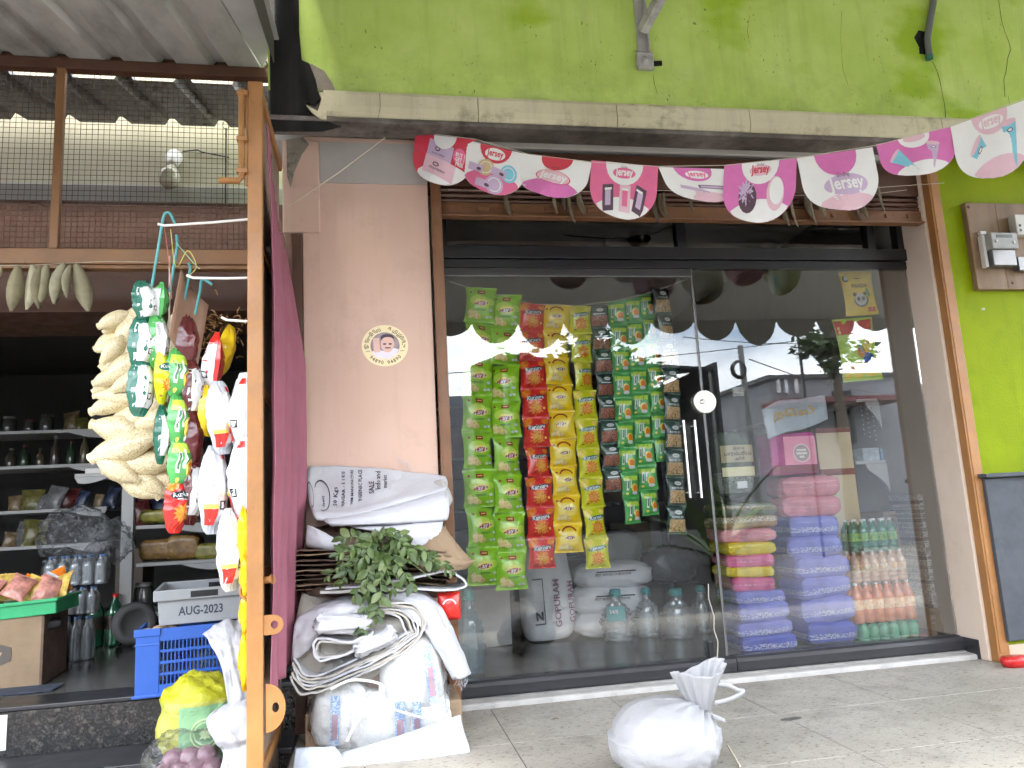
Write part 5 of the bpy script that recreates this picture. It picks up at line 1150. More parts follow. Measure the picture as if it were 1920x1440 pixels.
# ------------------------------------------------------------------ film-wrapped bale of white packets under the sacks
BL = thing('white_packet_bale', 'film wrapped bale of white and blue packets low in the heap', 'packet bale', (0,0,0))
CLR = bpy.data.materials.new('clear_wrinkled_film'); CLR.use_nodes = True; g = NT(CLR); g.n.clear()
_o = g.new('ShaderNodeOutputMaterial'); _t = g.new('ShaderNodeBsdfTransparent'); _t.inputs[0].default_value = (.93,.94,.95,1); _g = g.new('ShaderNodeBsdfGlossy'); _g.inputs['Roughness'].default_value = .16
_d = g.new('ShaderNodeBsdfDiffuse'); _d.inputs[0].default_value = (.8,.82,.85,1)
_nb = g.bump(g.noise(26, 6, .65, g.coords(), 1.2), .9, .02); g.l(_nb, _g.inputs['Normal'])
_m1 = g.new('ShaderNodeMixShader'); g.l(g.ramp(g.noise(34, 5, .7, g.coords(), 1.5), [(.5, .02), (.68, .22)]), _m1.inputs[0]); g.l(_t.outputs[0], _m1.inputs[1]); g.l(_d.outputs[0], _m1.inputs[2])
_lw = g.new('ShaderNodeLayerWeight'); _lw.inputs[0].default_value = .06; g.l(_nb, _lw.inputs['Normal'])
_m2 = g.new('ShaderNodeMixShader'); g.l(_lw.outputs['Fresnel'], _m2.inputs[0]); g.l(_m1.outputs[0], _m2.inputs[1]); g.l(_g.outputs[0], _m2.inputs[2]); g.l(_m2.outputs[0], _o.inputs['Surface'])
WPK = M('white_packet_film', (.80,.80,.78), .35, .05, 8, bump=.5, bscale=18, bdist=.008); BPR = burst_mat('blue_packet_print', (.16,.30,.58), (.34,.48,.70), (.75,.77,.80), 55); RPR = M('dull_red_packet_print', (.40,.26,.32), .4, .1, 10)
for i, (x, y, wx, wy, rot) in enumerate(((772,1262,100,122,-.08),(640,1340,92,100,.05),(712,1352,110,96,.02),(790,1345,96,90,.0))):
    Y = -.60+.02*(i % 2); p = at(x, y, Y); k = (Y-CAM.y)/FOC
    o = ob('packet', blob(wx*k*.54, .085, wy*k*.54, i+5, .10, 3.0, 40, 30, 2.6), WPK, BL, p, (0, rot, 0))
    w_, h_ = wx*k*.5, wy*k*.5
    pm = MB(); sf = lambda a, c, e: (a, -.094-.006*math.cos(a/w_*1.5), c)
    decal(pm, put(rect2(-.16*w_, .16*w_, -.8*h_, .8*h_, 2, 6), (.62 if i % 2 == 0 else -.2)*w_, 0), sf, 0); decal(pm, put(rect2(-.10*w_, .10*w_, -.5*h_, .3*h_, 2, 4), (.62 if i % 2 == 0 else -.2)*w_, -.1*h_), lambda a, c, e: (a, -.0965-.006*math.cos(a/w_*1.5), c), 1)
    ob('print', pm, [BPR, RPR], o, fixn=False)
p = at(712, 1318, -.58); k = 3.5/FOC
mb = blob(118*k, .135, 92*k, 9, .10, 3.0, 44, 30, 3.0); ob('wrap', mb, CLR, BL, p, fixn=False)
mb = MB(); mb.tube(catmull([at(x, y, -.735) for x, y in ((620,1292),(660,1275),(712,1282),(716,1300),(690,1330),(665,1360),(650,1390))], 5), .006, 6); mb.tube(catmull([at(x, y, -.735) for x, y in ((712,1285),(720,1320),(770,1340),(825,1352))], 5), .005, 6); ob('tie_strip', mb, WPK, BL)
# plain sheets in front
s1 = thing('plastic_sheet', 'large pale blue white plastic sheet leaning at the foot of the heap', 'plastic sheet', (0,0,0), group='pale sheets at the foot of the heap')
rows = [[(640,1412,-.74),(720,1388,-.76),(800,1362,-.76),(863,1340,-.74)], [(600,1440,-.78),(710,1420,-.80),(800,1405,-.80),(876,1390,-.78)], [(560,1475,-.82),(700,1475,-.85),(800,1470,-.85),(890,1462,-.82)], [(540,1530,-.85),(700,1540,-.88),(800,1540,-.88),(905,1530,-.86)]]
sheet('sheet', rows, CLEAN, s1, amp=.008, seed=91, fr=4)
s2 = thing('plastic_sheet', 'small pale blue white sheet corner beside the gate eye plate', 'plastic sheet', (0,0,0), group='pale sheets at the foot of the heap')
rows = [[(554,1403,-.76),(590,1401,-.77),(628,1400,-.76)], [(550,1440,-.80),(590,1436,-.81),(646,1430,-.80)], [(540,1530,-.84),(590,1530,-.85),(660,1520,-.84)]]
sheet('sheet', rows, CLEAN, s2, amp=.004, seed=95, fr=4)
nb = thing('printed_carton', 'newsprint wrapped carton at the base of the heap', 'carton', at(690,1405,-.62)); 
mb = MB(); mb.box(-.17,.18,-.02,.3,-.40,.02); ob('body', mb, M('printed_newsprint', (.40,.40,.38), .8, .5, 40), nb, bevel=.01)
lx = at(700, 1440, -.55)
mb = MB(); mb.box(-.30, .36, -.60, -.27, .0, .16); tag(ob('wooden_crate', mb, CARD, bevel=.01), 'brown carton carrying the whole heap against the pilaster', 'carton')

# ------------------------------------------------------------------ bunch of curry leaves
LG = [M('curry_leaf_%d' % i, c, .42, .18, 12, spec=.4) for i, c in enumerate(((.052,.090,.024),(.075,.120,.032),(.13,.175,.065),(.036,.066,.020)))]
def small_leaf(i): 
    mb = leafmesh(.023, .044, .35, .22, 4); me = mb.mesh('leaf'); me.materials.append(LG[i]); return me
LMS = [small_leaf(i) for i in range(4)]
cb = thing('curry_leaf_bunch', 'fresh green curry leaf bunch lying on the heap of sacks', 'leaf bunch', (0,0,0))
STM = M('green_stem', (.10,.17,.05), .6)
R = random.Random(11); nleaf = 0; sm = MB()
tips = [(640,1010),(628,1040),(655,1065),(612,1085),(640,1095),(690,1010),(720,1000),(760,1005),(770,1040),(800,1050),(835,1060),(850,1075),(690,1110),(700,1150),(676,1185),(715,1130),(740,1110),(775,1100),(760,1090),(665,1120),(725,1075),(680,1050),(745,1050),(705,1165),(810,1085),(630,1068)]
for i, (tx, ty) in enumerate(tips):
    r0 = at(712+R.uniform(-30,30), 1030+R.uniform(-20,22), -.58); Yt = -.70+R.uniform(-.05,.04); r1 = at(tx, ty, Yt)
    mid = r0.lerp(r1,.5)+Vector((0,-.045,.035)); C = catmull([r0, mid, r1], 6); sm.tube(C, .0018, 5)
    ln = (r1-r0).length; k = max(5, int(ln/.019))
    for j in range(k+1):
        if nleaf >= 296: break
        t = .18+.82*j/k; q = C[min(len(C)-2, int(t*(len(C)-1)))]; q2 = C[min(len(C)-1, int(t*(len(C)-1))+1)]; d = (q2-q).normalized()
        up = Vector((R.gauss(0,.35), -.8, .5+R.gauss(0,.3))).normalized(); sd_ = d.cross(up).normalized()*(1 if j % 2 else -1)
        dirv = (sd_*.85+d*.55+Vector((0,-.1,-.12))).normalized() if j < k else d
        zax = (up-dirv*up.dot(dirv)).normalized(); xax = dirv.cross(zax)
        mt = Matrix((xax, dirv, zax)).transposed().to_4x4(); mt.translation = q
        o = bpy.data.objects.new('leaf', LMS[R.choice((0,0,1,1,2,3))]); link(o, cb); o.matrix_world = mt; s_ = R.uniform(.65,1.35); o.scale = (s_*R.uniform(.85,1.25), s_, s_); nleaf += 1
ob('stems', sm, STM, cb)

# ------------------------------------------------------------------ tied white sack on the platform
bp0 = ground(1290, 1478, 0); BS = thing('tied_sack', 'full white woven sack tied at the neck on the mosaic platform', 'sack', (bp0.x, bp0.y+.17, 0))
nk = at(1318, 1338, bp0.y+.17)-BS.location; topz = nk.z
nkv = Vector(nk); cen = Vector((-.008, 0, .122))
def body(u, v):
    a, b_ = 2*PI*u, PI*(v-.5); q = .86
    c = lambda t: math.copysign(abs(math.cos(t))**q, math.cos(t)); s = lambda t: math.copysign(abs(math.sin(t))**q, math.sin(t))
    d = Vector((c(b_)*c(a), c(b_)*s(a), s(b_)))
    k = 1+.035*fbm(d.x*1.2+2, d.y*1.2, d.z*1.2, 2)+.012*abs(nz3(d.x*4, d.y*4, d.z*7))
    p = cen+Vector((d.x*.182*(1.0+.10*(d.z < .1)), d.y*.18, d.z*.130))*k
    if p.z < .012: p.z = .004+.008*(p.z/.012 if p.z > 0 else 0)
    dv = nkv-p; dist = dv.length; g_ = math.exp(-(dist/.105)**2)
    ang = math.atan2(p.y-nkv.y, p.x-nkv.x)
    p = p+dv*(g_*.62)
    w_ = math.exp(-(dist/.16)**2)*(1-math.exp(-(dist/.03)**2))
    p += d*(w_*(.010*math.sin(15*ang+2*math.sin(3*ang))+.005*math.sin(31*ang)))
    rg = 1-abs(nz3(math.cos(ang)*3.2, math.sin(ang)*3.2, dist*3.0))*2.2; p += d*(.009*max(0, rg)*math.exp(-dist/.22)*(1-math.exp(-(dist/.04)**2)))
    p += d*(.006*fbm(d.x*3+7, d.y*3, p.z*22, 3)*max(0, .6-d.z))
    return tuple(p)
mb = MB(); mb.grid(body, 110, 70, closed_u=True)
def flare(u, v):
    a = 2*PI*u; t = v; r = .026+.062*t**1.1+.004*math.sin(3*a+2)*t; pl = 1+.22*math.sin(13*a+1.5*math.sin(2*a))*(.4+.4*(1-t)); e = .018*math.sin(2*a+.7)*t
    ax = Vector((-.20+.12*t, -.10, .97)).normalized(); p = Vector(nk)+ax*(.165*t+e-.004)
    s1_ = Vector((1,0,.12)); s2_ = Vector((0,1,.1))
    return tuple(p+s1_*(r*pl*math.cos(a)*(1.0+.15*t))+s2_*(r*pl*.62*math.sin(a)))
ob('body', mb, WEAVEB, BS, fixn=False)
mb = MB(); mb.grid(flare, 78, 22, closed_u=True); ob('gathered_top', mb, WEAVEB, BS, solid=.002, fixn=False)
mb = MB(); mb.tube([tuple(Vector(nk)+Vector((.031*math.cos(a), .024*math.sin(a), .004*math.sin(3*a)))) for a in [2*PI*i/14 for i in range(15)]], .006, 6); ob('tie', mb, WEAVE2, BS)
mb = MB(); e0 = Vector(nk)+Vector((.035,-.03,.075)); mb.grid(lambda u, v: tuple(e0+Vector((.11*math.sin(PI*u)+.012*math.cos(9*u), -.02*u-.01, .030-.055*u+.016*(v-.5)+.004*math.sin(12*u)))), 22, 3); ob('strap', mb, WEAVEB, BS, solid=.002, fixn=False)
mb = MB(); e1 = Vector(nk)+Vector((.015,-.035,.0)); mb.grid(lambda u, v: tuple(e1+Vector((.05*u, -.02*v*0-.01, .02*(v-.5)*(1-.3*u)-.02*u))), 6, 4); ob('strap_end', mb, WEAVEB, BS, solid=.003, fixn=False)
# ------------------------------------------------------------------ stock behind the glass
KP = .00286
def mat_bag(name, col, band=(.80,.82,.95), zlo=-.03, zhi=.0, amt=.9):
    m, g, b = base_mat(name); v = g.coords()
    c = g.ramp(g.noise(9, 5, .6, v), [(.3, tuple(x*.8 for x in col)), (.7, tuple(min(1, x*1.2) for x in col))])
    sp = g.new('ShaderNodeSeparateXYZ'); g.l(v, sp.inputs[0])
    bd_ = g.math('MULTIPLY', g.math('GREATER_THAN', sp.outputs['Z'], zlo), g.math('LESS_THAN', sp.outputs['Z'], zhi))
    tx = g.ramp(g.noise(150, 3, .6, g.coords((1,1,1.4))), [(.50, 0.), (.56, 1.)])
    c = g.mix(g.math('MULTIPLY', g.math('MULTIPLY', bd_, tx), amt), c, band)
    setc(g, b, 'Base Color', c); b.inputs['Roughness'].default_value = .22; b.inputs['Coat Weight'].default_value = .6
    setc(g, b, 'Normal', g.bump(g.noise(30, 6, .7, g.coords((1,1,2)), 1.5), .9, .016)); return m
LAV, BLU = mat_bag('lavender_bag_film', (.25,.27,.74)), mat_bag('violet_blue_bag_film', (.08,.12,.62))
PNK, YEL = mat_bag('pink_bag_film', (.80,.14,.34), (.9,.6,.7), -.005, .004, .5), mat_bag('bright_yellow_bag_film', (.90,.66,.01), (.95,.85,.3), -.005, .0, .4)
ROSE = mat_bag('rose_bag_film', (.82,.32,.38), (.95,.7,.75), -.005, .004, .5); BRNB = mat_bag('brown_cream_bag', (.42,.26,.12), (.85,.82,.75), .0, .03, 1.0); GRNB = mat_bag('green_brown_bag', (.10,.13,.06), (.5,.28,.12), .0, .02, 1.0)
def bag(x0, x1, y0, y1, mt, label, group, Y=.05, depth=.26, seed=1, cat='bag', name='filled_bag', p=3.6, over=1.22):
    k = (Y-CAM.y)/FOC; c = at((x0+x1)/2, (y0+y1)/2, Y); w_ = (x1-x0)*k; h_ = (y1-y0)*k
    mb = cushion(w_/2, depth/2, h_/2*over, seed, .06, 56, 22, .22) if name == 'filled_bag' else blob(w_/2, depth/2, h_/2*over, seed, .08, p, 40, 22, 2.6)
    o = tag(ob(name, mb, mt, loc=(c.x, Y+depth/2, c.z), rot=(rnd.uniform(-.05,.05), rnd.uniform(-.045,.045), rnd.uniform(-.12,.12))), label, cat, group)
    return o
G1, G2 = 'bags in the stack beside the glass door edge', 'bags in the stack next to the soft drinks'
ordn = ['lowest','second from the bottom','third from the bottom','fourth from the bottom','fifth from the bottom','sixth from the bottom']
for i, (a, b_, c, d) in enumerate(((1392,1505,1193,1224),(1385,1497,1166,1193),(1382,1490,1132,1166),(1375,1482,1108,1132))):
    bag(a, b_, c, d, BLU if i == 0 else LAV, ('violet blue bag, %s of the stack nearest the door edge' if i == 0 else 'lavender bag, %s of the stack nearest the door edge') % ordn[i], G1, .045, seed=i+1)
for i, (a, b_, c, d, mt, col) in enumerate(((1372,1463,1083,1108,PNK,'pink bag directly on the lavender bags'),(1362,1463,1063,1083,YEL,'lower of the two yellow bags in the stack'),(1362,1463,1040,1063,PNK,'pink bag between the two yellow bags'),(1356,1464,1016,1040,YEL,'upper of the two yellow bags in the stack'),(1348,1467,991,1016,ROSE,'rose red bag above the upper yellow bag'),(1346,1470,967,991,BRNB,'brown and cream bag above the rose red bag'),(1346,1468,941,967,GRNB,'green and brown bag under the standing green sack'))):
    bag(a, b_, c, d, mt, col, G1, .05, seed=i+11)
for i, (a, b_, c, d) in enumerate(((1507,1618,1167,1205),(1500,1616,1122,1167),(1490,1606,1083,1122),(1485,1605,1043,1083),(1478,1592,1005,1043),(1475,1586,968,1005))):
    bag(a, b_, c, d, BLU if i in (0,) else LAV, ('violet blue bag, %s of the stack next to the soft drinks' if i == 0 else 'lavender bag, %s of the stack next to the soft drinks') % ordn[i], G2, .06, seed=i+31)
bag(1464, 1590, 931, 968, ROSE, 'rose bag directly on the lavender bags near the soft drinks', G2, .07, seed=51); bag(1462, 1588, 893, 931, ROSE, 'upper rose bag under the magenta box', G2, .075, seed=52)
# standing green sack with label
p = at(1388, 868, .06); gs = thing('grain_sack', 'standing green and cream sack with printed lettering on a card band', 'sack', (p.x, .19, p.z))
ob('body', blob(.122, .12, .195, 61, .05, 3.0, 32, 26), mat_bag('green_striped_sack', (.09,.13,.085), (.55,.58,.5), -.17, -.05, .7), gs)
mb = MB(); sf = lambda r: (lambda x, z, e=0: (r*1.02*math.sin(x/r), -(.126+e)*math.cos(x/r)**.5 if abs(x/r) < 1.5 else 0, z))
decal(mb, rect2(-.115,.115,.005,.105,10,4), sf(.125), 0); decal(mb, rect2(-.115,.115,-.075,-.022,10,2), sf(.125), 1); ob('label', mb, [M('kraft_label', (.42,.36,.22), .7), M('cream_label', (.72,.66,.40), .6)], gs, fixn=False)
mb = MB()
for t, z, ft in (('இதயம்', .085, .07), ('பாரம்பரியம்', .055, .18), ('அரிசி', .025, .06)):
    decal(mb, put(words(t, 1, .01, fit=ft), 0, z), sf(.127), 0, .004)
decal(mb, rect2(-.03,.03,-.145,-.105), sf(.127), 1, .004); ob('lettering', mb, [INK, F['white']], gs, fixn=False)
# magenta boxed bag, beige carton, white printed bag on top
p = at(1488, 850, .10); mbx = thing('magenta_box', 'magenta and pink boxed bag with round white emblem', 'box', (p.x, .10, p.z))
mb = MB(); mb.box(-.145,.145,0,.16,-.125,.125); ob('body', mb, mat_bag('magenta_wrap', (.62,.05,.30), (.8,.3,.5), -.1,-.09,.3), mbx, bevel=.012)
mb = MB(); mb.box(-.146,.147,-.004,.0,-.118,-.07); ob('band', mb, M('maroon_print', (.22,.03,.05), .5), mbx); mb = MB(); mb.box(-.06,.146,-.003,.0,-.068,.10); pn = ob('panel', mb, M('pink_print', (.80,.28,.40), .5), mbx)
mb = MB(); sfp = lambda x, z, e: (x, -.0035-e, z)
decal(mb, put(arcband(.052,.005,0,2*PI,28), .05,.0), sfp, 0, .001); decal(mb, put(disc2(.048,None,24), .05,.0), sfp, 1, .0008)
for z, wd in ((.018,.06),(-.002,.07),(-.022,.03)): decal(mb, put(rect2(-wd/2,wd/2,-.006,.006), .05, z), sfp, 0, .0012)
ob('emblem', mb, [M('emblem_pale', (.80,.74,.68), .5), M('emblem_grey', (.42,.30,.30), .5)], pn, fixn=False)
p = at(1572, 895, .32); bc = thing('beige_carton', 'tall beige carton with maroon tape behind the rose bags', 'carton', (p.x, .32, 0))
zt_, zb_ = at(1572, 802, .32).z, at(1572, 1000, .32).z
mb = MB(); mb.box(-.12,.12,0,.25,zb_-.3,zt_); ob('body', mb, M('beige_card', (.60,.50,.34), .8, .08, 6), bc, bevel=.004)
mb = MB(); mb.box(-.121,.121,-.003,.0,(zt_+zb_)/2+.03,(zt_+zb_)/2+.07); mb.box(-.121,.121,-.003,.0,zt_-.03,zt_); ob('tape', mb, M('maroon_tape', (.20,.05,.04), .5), bc)
wb = thing('printed_white_bag', 'white plastic bag with gold lettering lying on the magenta box', 'bag', (0,0,0))
rows = [[(1428,768,.10),(1460,752,.11),(1500,748,.12),(1545,742,.12)], [(1432,792,.07),(1465,780,.07),(1505,776,.07),(1550,764,.08)], [(1440,824,.06),(1470,812,.05),(1510,804,.05),(1552,786,.07)]]
o, PW = sheet('film', rows, CLEAN, wb, amp=.008, seed=5)
pm = MB(); vs, fs = words('நெல்', 1, .02, 0, fit=.62); decal(pm, ([(.5+x, .48-y*1.15) for x, y in vs], fs), lambda x, z, e: Vector(PW(x, z))+Vector((0,-.008,.003)), 0); ob('lettering', pm, M('gold_print', (.62,.40,.10), .35), wb, fixn=False)
# hanging panda pouch and toy pouch
def pouch(cx, cy, wpx, hpx, Y, tilt, name, label, mats):
    p = at(cx, cy, Y); k = (Y-CAM.y)/FOC; w_, h_ = wpx*k, hpx*k
    t = thing(name, label, 'pouch', p, rot=(0, tilt, 0)); S = pillow_fn(w_, h_, .03)
    mb = MB(); mb.grid(lambda u, v: S((u-.5)*w_, (v-.5)*h_), 12, 14); mb.grid(lambda u, v: S((u-.5)*w_, (v-.5)*h_, 0, 1), 12, 14, flip=True)
    o = ob('film', mb, mats, t, fixn=False); return t, S, w_, h_
t, S, w_, h_ = pouch(1610, 550, 80, 98, .09, -.06, 'hanging_pouch', 'yellow pouch with panda picture hanging at the top of the glass', F['yellow'])
pm = MB(); ms_ = [F['ink'], F['white'], F['mgreen'], F['red']]
for sh, mi, e in ((put(words('PANDA',1,.02,fit=.52*w_), .02*w_, .16*h_), 0, .002), (put(disc2(.085*w_,.075*h_,14), -.38*w_, .33*h_), 0, .002), (put(disc2(.06*w_,.05*h_,12), -.36*w_, .345*h_), 1, .003),
    (put(disc2(.23*w_,.15*h_,20), .0, -.17*h_), 0, .002), (put(disc2(.19*w_,.135*h_,20), -.02*w_, -.15*h_), 1, .003), (put(disc2(.06*w_,.05*h_,12), -.09*w_, -.14*h_, .5), 0, .004), (put(disc2(.06*w_,.05*h_,12), .06*w_, -.14*h_, -.5), 0, .004), (put(disc2(.025*w_,.016*h_,8), -.02*w_, -.20*h_), 0, .004), (put(disc2(.06*w_,.045*h_,10), -.19*w_, -.03*h_), 0, .002), (put(disc2(.06*w_,.045*h_,10), .14*w_, -.03*h_), 0, .002), (put(words('bamboo',1,0,fit=.01*w_), 0, 0), 0, 0) if False else (put(rect2(-.1*w_,.1*w_,-.008*h_,.008*h_), .0, .33*h_), 0, .002), (put(disc2(.05*w_,.12*h_,10), .25*w_, .0, .3), 2, .002), (put(rect2(-.12*w_,.12*w_,-.05*h_,.05*h_), .3*w_, -.38*h_), 3, .002)):
    decal(pm, sh, S, mi, e)
ob('print', pm, ms_, t, fixn=False)
t, S, w_, h_ = pouch(1608, 655, 96, 136, .085, -.06, 'hanging_pouch', 'clear toy pouch with red header hanging below the panda pouch', [F['lgreen2']])
pm = MB(); ms_ = [F['red'], F['white'], F['blue'], F['orange'], F['yellow'], F['ink'], F['lyellow'], F['grey']]
decal(pm, rect2(-.49*w_,.45*w_,.24*h_,.47*h_,6,3), S, 0, .001); decal(pm, rect2(-.02*w_,.45*w_,.20*h_,.30*h_,4,2), S, 1, .002); decal(pm, put(rect2(-.08*w_,.08*w_,-.012*h_,.012*h_), .1*w_,.26*h_), S, 5, .003); decal(pm, put(rect2(-.08*w_,.08*w_,-.012*h_,.012*h_), .32*w_,.255*h_), S, 5, .003)
decal(pm, put(disc2(.16*w_,.10*h_,14,rings=3), .22*w_,-.16*h_), S, 2, .001); decal(pm, put(disc2(.12*w_,.09*h_,12,rings=2), .05*w_,-.05*h_), S, 3, .001); decal(pm, put(rect2(-.45*w_,.45*w_,-.46*h_,-.30*h_,6,2), 0,0), S, 4, .001); decal(pm, put(disc2(.3*w_,.05*h_,14,rings=2), -.1*w_,-.28*h_,.2), S, 3, .002); decal(pm, put(disc2(.12*w_,.14*h_,12,rings=2), .25*w_,.05*h_), S, 6, .001); decal(pm, put(disc2(.04*w_,.16*h_,10,rings=2), .02*w_,.06*h_,.4), S, 7, .002)
ob('print', pm, ms_, t, fixn=False)
p0 = at(1612, 496, .09); mb = MB(); mb.tube([(p0.x,.09,p0.z-.01),(p0.x+.003,.09,2.345)], .0018, 5); tag(ob('cord_loop', mb, STR), 'cord holding the panda pouch from the black header', 'cord')

# ------------------------------------------------------------------ soft drink packs
def bottle_mesh(h, r, liq, lab, neck=.55, cap_='white', lz=(.34,.58)):
    prof = [(0,.004),(r*.8,.0),(r*.97,.012),(r,.03),(r*.93,h*.16),(r,h*.24),(r,h*.62),(r*.9,h*.70),(r*.6,h*.80),(r*.33,h*.88),(r*.30,h*.93)]
    mb = MB(); mb.lathe(prof, 14, 0); mb.lathe([(r*.36,h*.93),(r*.36,h*.995),(0,h)], 10, 2)
    if lab is not None: mb.lathe([(r*1.012,h*lz[0]),(r*1.012,h*lz[1])], 14, 1)
    me = mb.mesh('bottle'); [me.materials.append(q) for q in (liq, lab or liq, F[cap_])]; return me
def pet(name, col, rough=.08): return M(name, col, rough, .12, 12, spec=.7, coat=.6)
def mat_lab(name, a, c):
    m, g, b = base_mat(name); v = g.coords(); setc(g, b, 'Base Color', g.ramp(g.noise(38, 3, .6, v, 1.0), [(.45, a), (.55, c)])); b.inputs['Roughness'].default_value = .35; return m
def drink_pack(x0, x1, ytop, ybot, n, liq, lab, label, Y, cap_='white', ry=.03, wrap=True, lz=(.34,.58)):
    k = (Y-CAM.y)/FOC; a = at(x0, ybot, Y); b_ = at(x1, ybot, Y); h = (at((x0+x1)/2, ytop, Y).z-(a.z+b_.z)/2); w_ = (b_.x-a.x); r = w_/n/2
    t = thing('bottle_pack', label, 'drink bottles', (a.x, Y+r, (a.z+b_.z)/2), group='shrink wrapped drink bottles'); me = bottle_mesh(h, r*.97, liq, lab, cap_=cap_, lz=lz)
    for j in range(2):
        for i in range(n):
            o = bpy.data.objects.new('bottle', me); link(o, t); o.location = (r+2*r*i, 2*r*j, 0); o.rotation_euler = (0,0,rnd.uniform(0,6))
    if wrap:
        mb = MB(); fr_ = -r*1.05; mb.grid(lambda u, v: (-.004+(w_+.008)*u, fr_-.004*math.sin(u*n*PI*2)+.012*v*v+.003*nz3(u*9,v*6), h*.02+h*.86*v), 40, 10); ob('wrap', mb, CLR, t, fixn=False)
    return t
SG, SO, SJ, SC_ = pet('green_soda', (.02,.22,.11)), pet('orange_soda', (.80,.20,.055)), pet('pale_juice', (.70,.42,.28)), pet('mint_green_bottle', (.06,.34,.19))
drink_pack(1618, 1731, 1160, 1201, 6, SC_, None, 'lowest pack of clear green bottles beside the blue bags', .06, wrap=False)
drink_pack(1608, 1726, 1089, 1166, 6, SO, mat_lab('orange_label', (.80,.30,.10), (.85,.55,.30)), 'pack of orange soda bottles above the lowest green bottles', .06)
drink_pack(1604, 1708, 1031, 1091, 6, SJ, mat_lab('white_label', (.78,.72,.62), (.80,.45,.20)), 'pack of pale juice bottles with white labels', .07)
drink_pack(1600, 1690, 972, 1034, 5, SG, mat_lab('lime_label', (.45,.55,.10), (.10,.40,.12)), 'topmost pack of green soda bottles under film', .08)

# ------------------------------------------------------------------ rice sacks, water bottles
p = ground(1040, 1206, Z_IN); rs = thing('rice_sack', 'upright white rice sack with purple brand lettering on the shop floor', 'sack', (p.x, p.y+.16, Z_IN), rot=(0,-.03,.1))
RW = mat_weave('grey_white_rice_sack', (.78,.78,.80))
hh = (1206-1030)*(p.y+4.1)/FOC
def rsf(u, v):
    a = 2*PI*u; t = v; r = (.75+.25*math.sin(PI*min(1,t*2.2))**.5) if t < .23 else 1-.10*((t-.23)/.77)**2-(.5*max(0,t-.93)/.07)
    rr = r*(1+.03*fbm(math.cos(a)*2, math.sin(a)*2, t*3)); sq = .82
    return (math.copysign(abs(math.cos(a))**sq, math.cos(a))*.18*rr+.012*math.sin(4*t), math.copysign(abs(math.sin(a))**sq, math.sin(a))*.12*rr, hh*t+.01)
mb = MB(); mb.grid(rsf, 36, 26, closed_u=True); ob('body', mb, RW, rs, fixn=False)
mb = MB(); PUR = M('purple_print', (.22,.06,.14), .6)
def rsp(x, z, e=0): 
    return (x*.98, -.1205-.012*math.cos(x/.18*1.4)-e+.004, z)
for cx, sz in ((.035,.30),(.135,.26)):
    vs, fs = words('GOPURAM', 1, .015, 0, res=2, fit=sz); decal(mb, ([(cx-y*.95, .24+x) for x, y in vs], fs), rsp, 0, .004)
decal(mb, put(rect2(-.035,.035,-.004,.004), -.09, .12), rsp, 1, .004); decal(mb, put(rect2(-.035,.035,-.004,.004), -.09, .40), rsp, 1, .004); decal(mb, put(rect2(-.003,.003,-.14,.14,1,4), -.055, .26), rsp, 1, .004); decal(mb, put(words('N',1,.05,fit=.05), -.09, .17), rsp, 1, .004)
ob('lettering', mb, [PUR, INK], rs, fixn=False)
zz = 0
for i, (a, b_, c, d, lab) in enumerate(((1085,1238,1150,1196,'lowest white rice sack lying behind the water bottles'),(1082,1232,1100,1152,'middle white rice sack lying behind the water bottles'),(1085,1236,1058,1102,'top white rice sack lying behind the water bottles'))):
    Y = ground(1160,1196,Z_IN).y; o = bag(a, b_, c, d, RW, lab, 'white rice sacks lying on the shop floor', Y, .34, 70+i, 'sack', 'rice_sack', 3.0, 1.12)
    k = (Y-CAM.y)/FOC; mb = MB(); hw = (b_-a)*k/2; sfb = lambda x, z, e: (x, -.172-e, z)
    decal(mb, put(rect2(-hw*.5,hw*.5,-.004,.004,4,1), 0, .04), sfb, 0, .012); decal(mb, put(words('BEST BEFORE 24 MONTHS', 1, .01, fit=hw*.9), -.02, .022), sfb, 0, .012); ob('print', mb, INK, o, fixn=False)
for i, (a, b_, c, d, lab) in enumerate(((1115,1215,1000,1056,'grey covered bundle on top of the lying rice sacks'),(1215,1325,1030,1090,'dark heap of film bags behind the water bottles'))):
    bag(a, b_, c, d, M('grey_cover', (.22,.22,.22), .6, .2, 8, bump=.5, bscale=20) if i == 0 else M('dark_film_heap', (.07,.07,.075), .25, .4, 14, bump=.8, bscale=25), lab, 'bundles behind the water bottles', 1.05, .3, 80+i, 'bundle', 'bundle', 2.6)
WAT = bpy.data.materials.new('clear_water_bottle'); WAT.use_nodes = True; g = NT(WAT); g.n.clear(); _o = g.new('ShaderNodeOutputMaterial')
_t = g.new('ShaderNodeBsdfTransparent'); _t.inputs[0].default_value = (.80,.86,.88,1); _g = g.new('ShaderNodeBsdfGlossy'); _g.inputs['Roughness'].default_value = .05; _d = g.new('ShaderNodeBsdfDiffuse'); _d.inputs[0].default_value = (.78,.84,.86,1)
_m1 = g.new('ShaderNodeMixShader'); _m1.inputs[0].default_value = .27; g.l(_t.outputs[0], _m1.inputs[1]); g.l(_d.outputs[0], _m1.inputs[2]); _lw = g.new('ShaderNodeLayerWeight'); _lw.inputs[0].default_value = .5
_m2 = g.new('ShaderNodeMixShader'); g.l(_lw.outputs['Fresnel'], _m2.inputs[0]); g.l(_m1.outputs[0], _m2.inputs[1]); g.l(_g.outputs[0], _m2.inputs[2]); g.l(_m2.outputs[0], _o.inputs['Surface'])
WATB = WAT.copy(); WATB.name = 'blue_tinted_water_bottle'
for n_ in WATB.node_tree.nodes:
    if n_.type == 'BSDF_DIFFUSE': n_.inputs[0].default_value = (.30,.55,.70,1)
    if n_.type == 'BSDF_TRANSPARENT': n_.inputs[0].default_value = (.62,.80,.86,1)
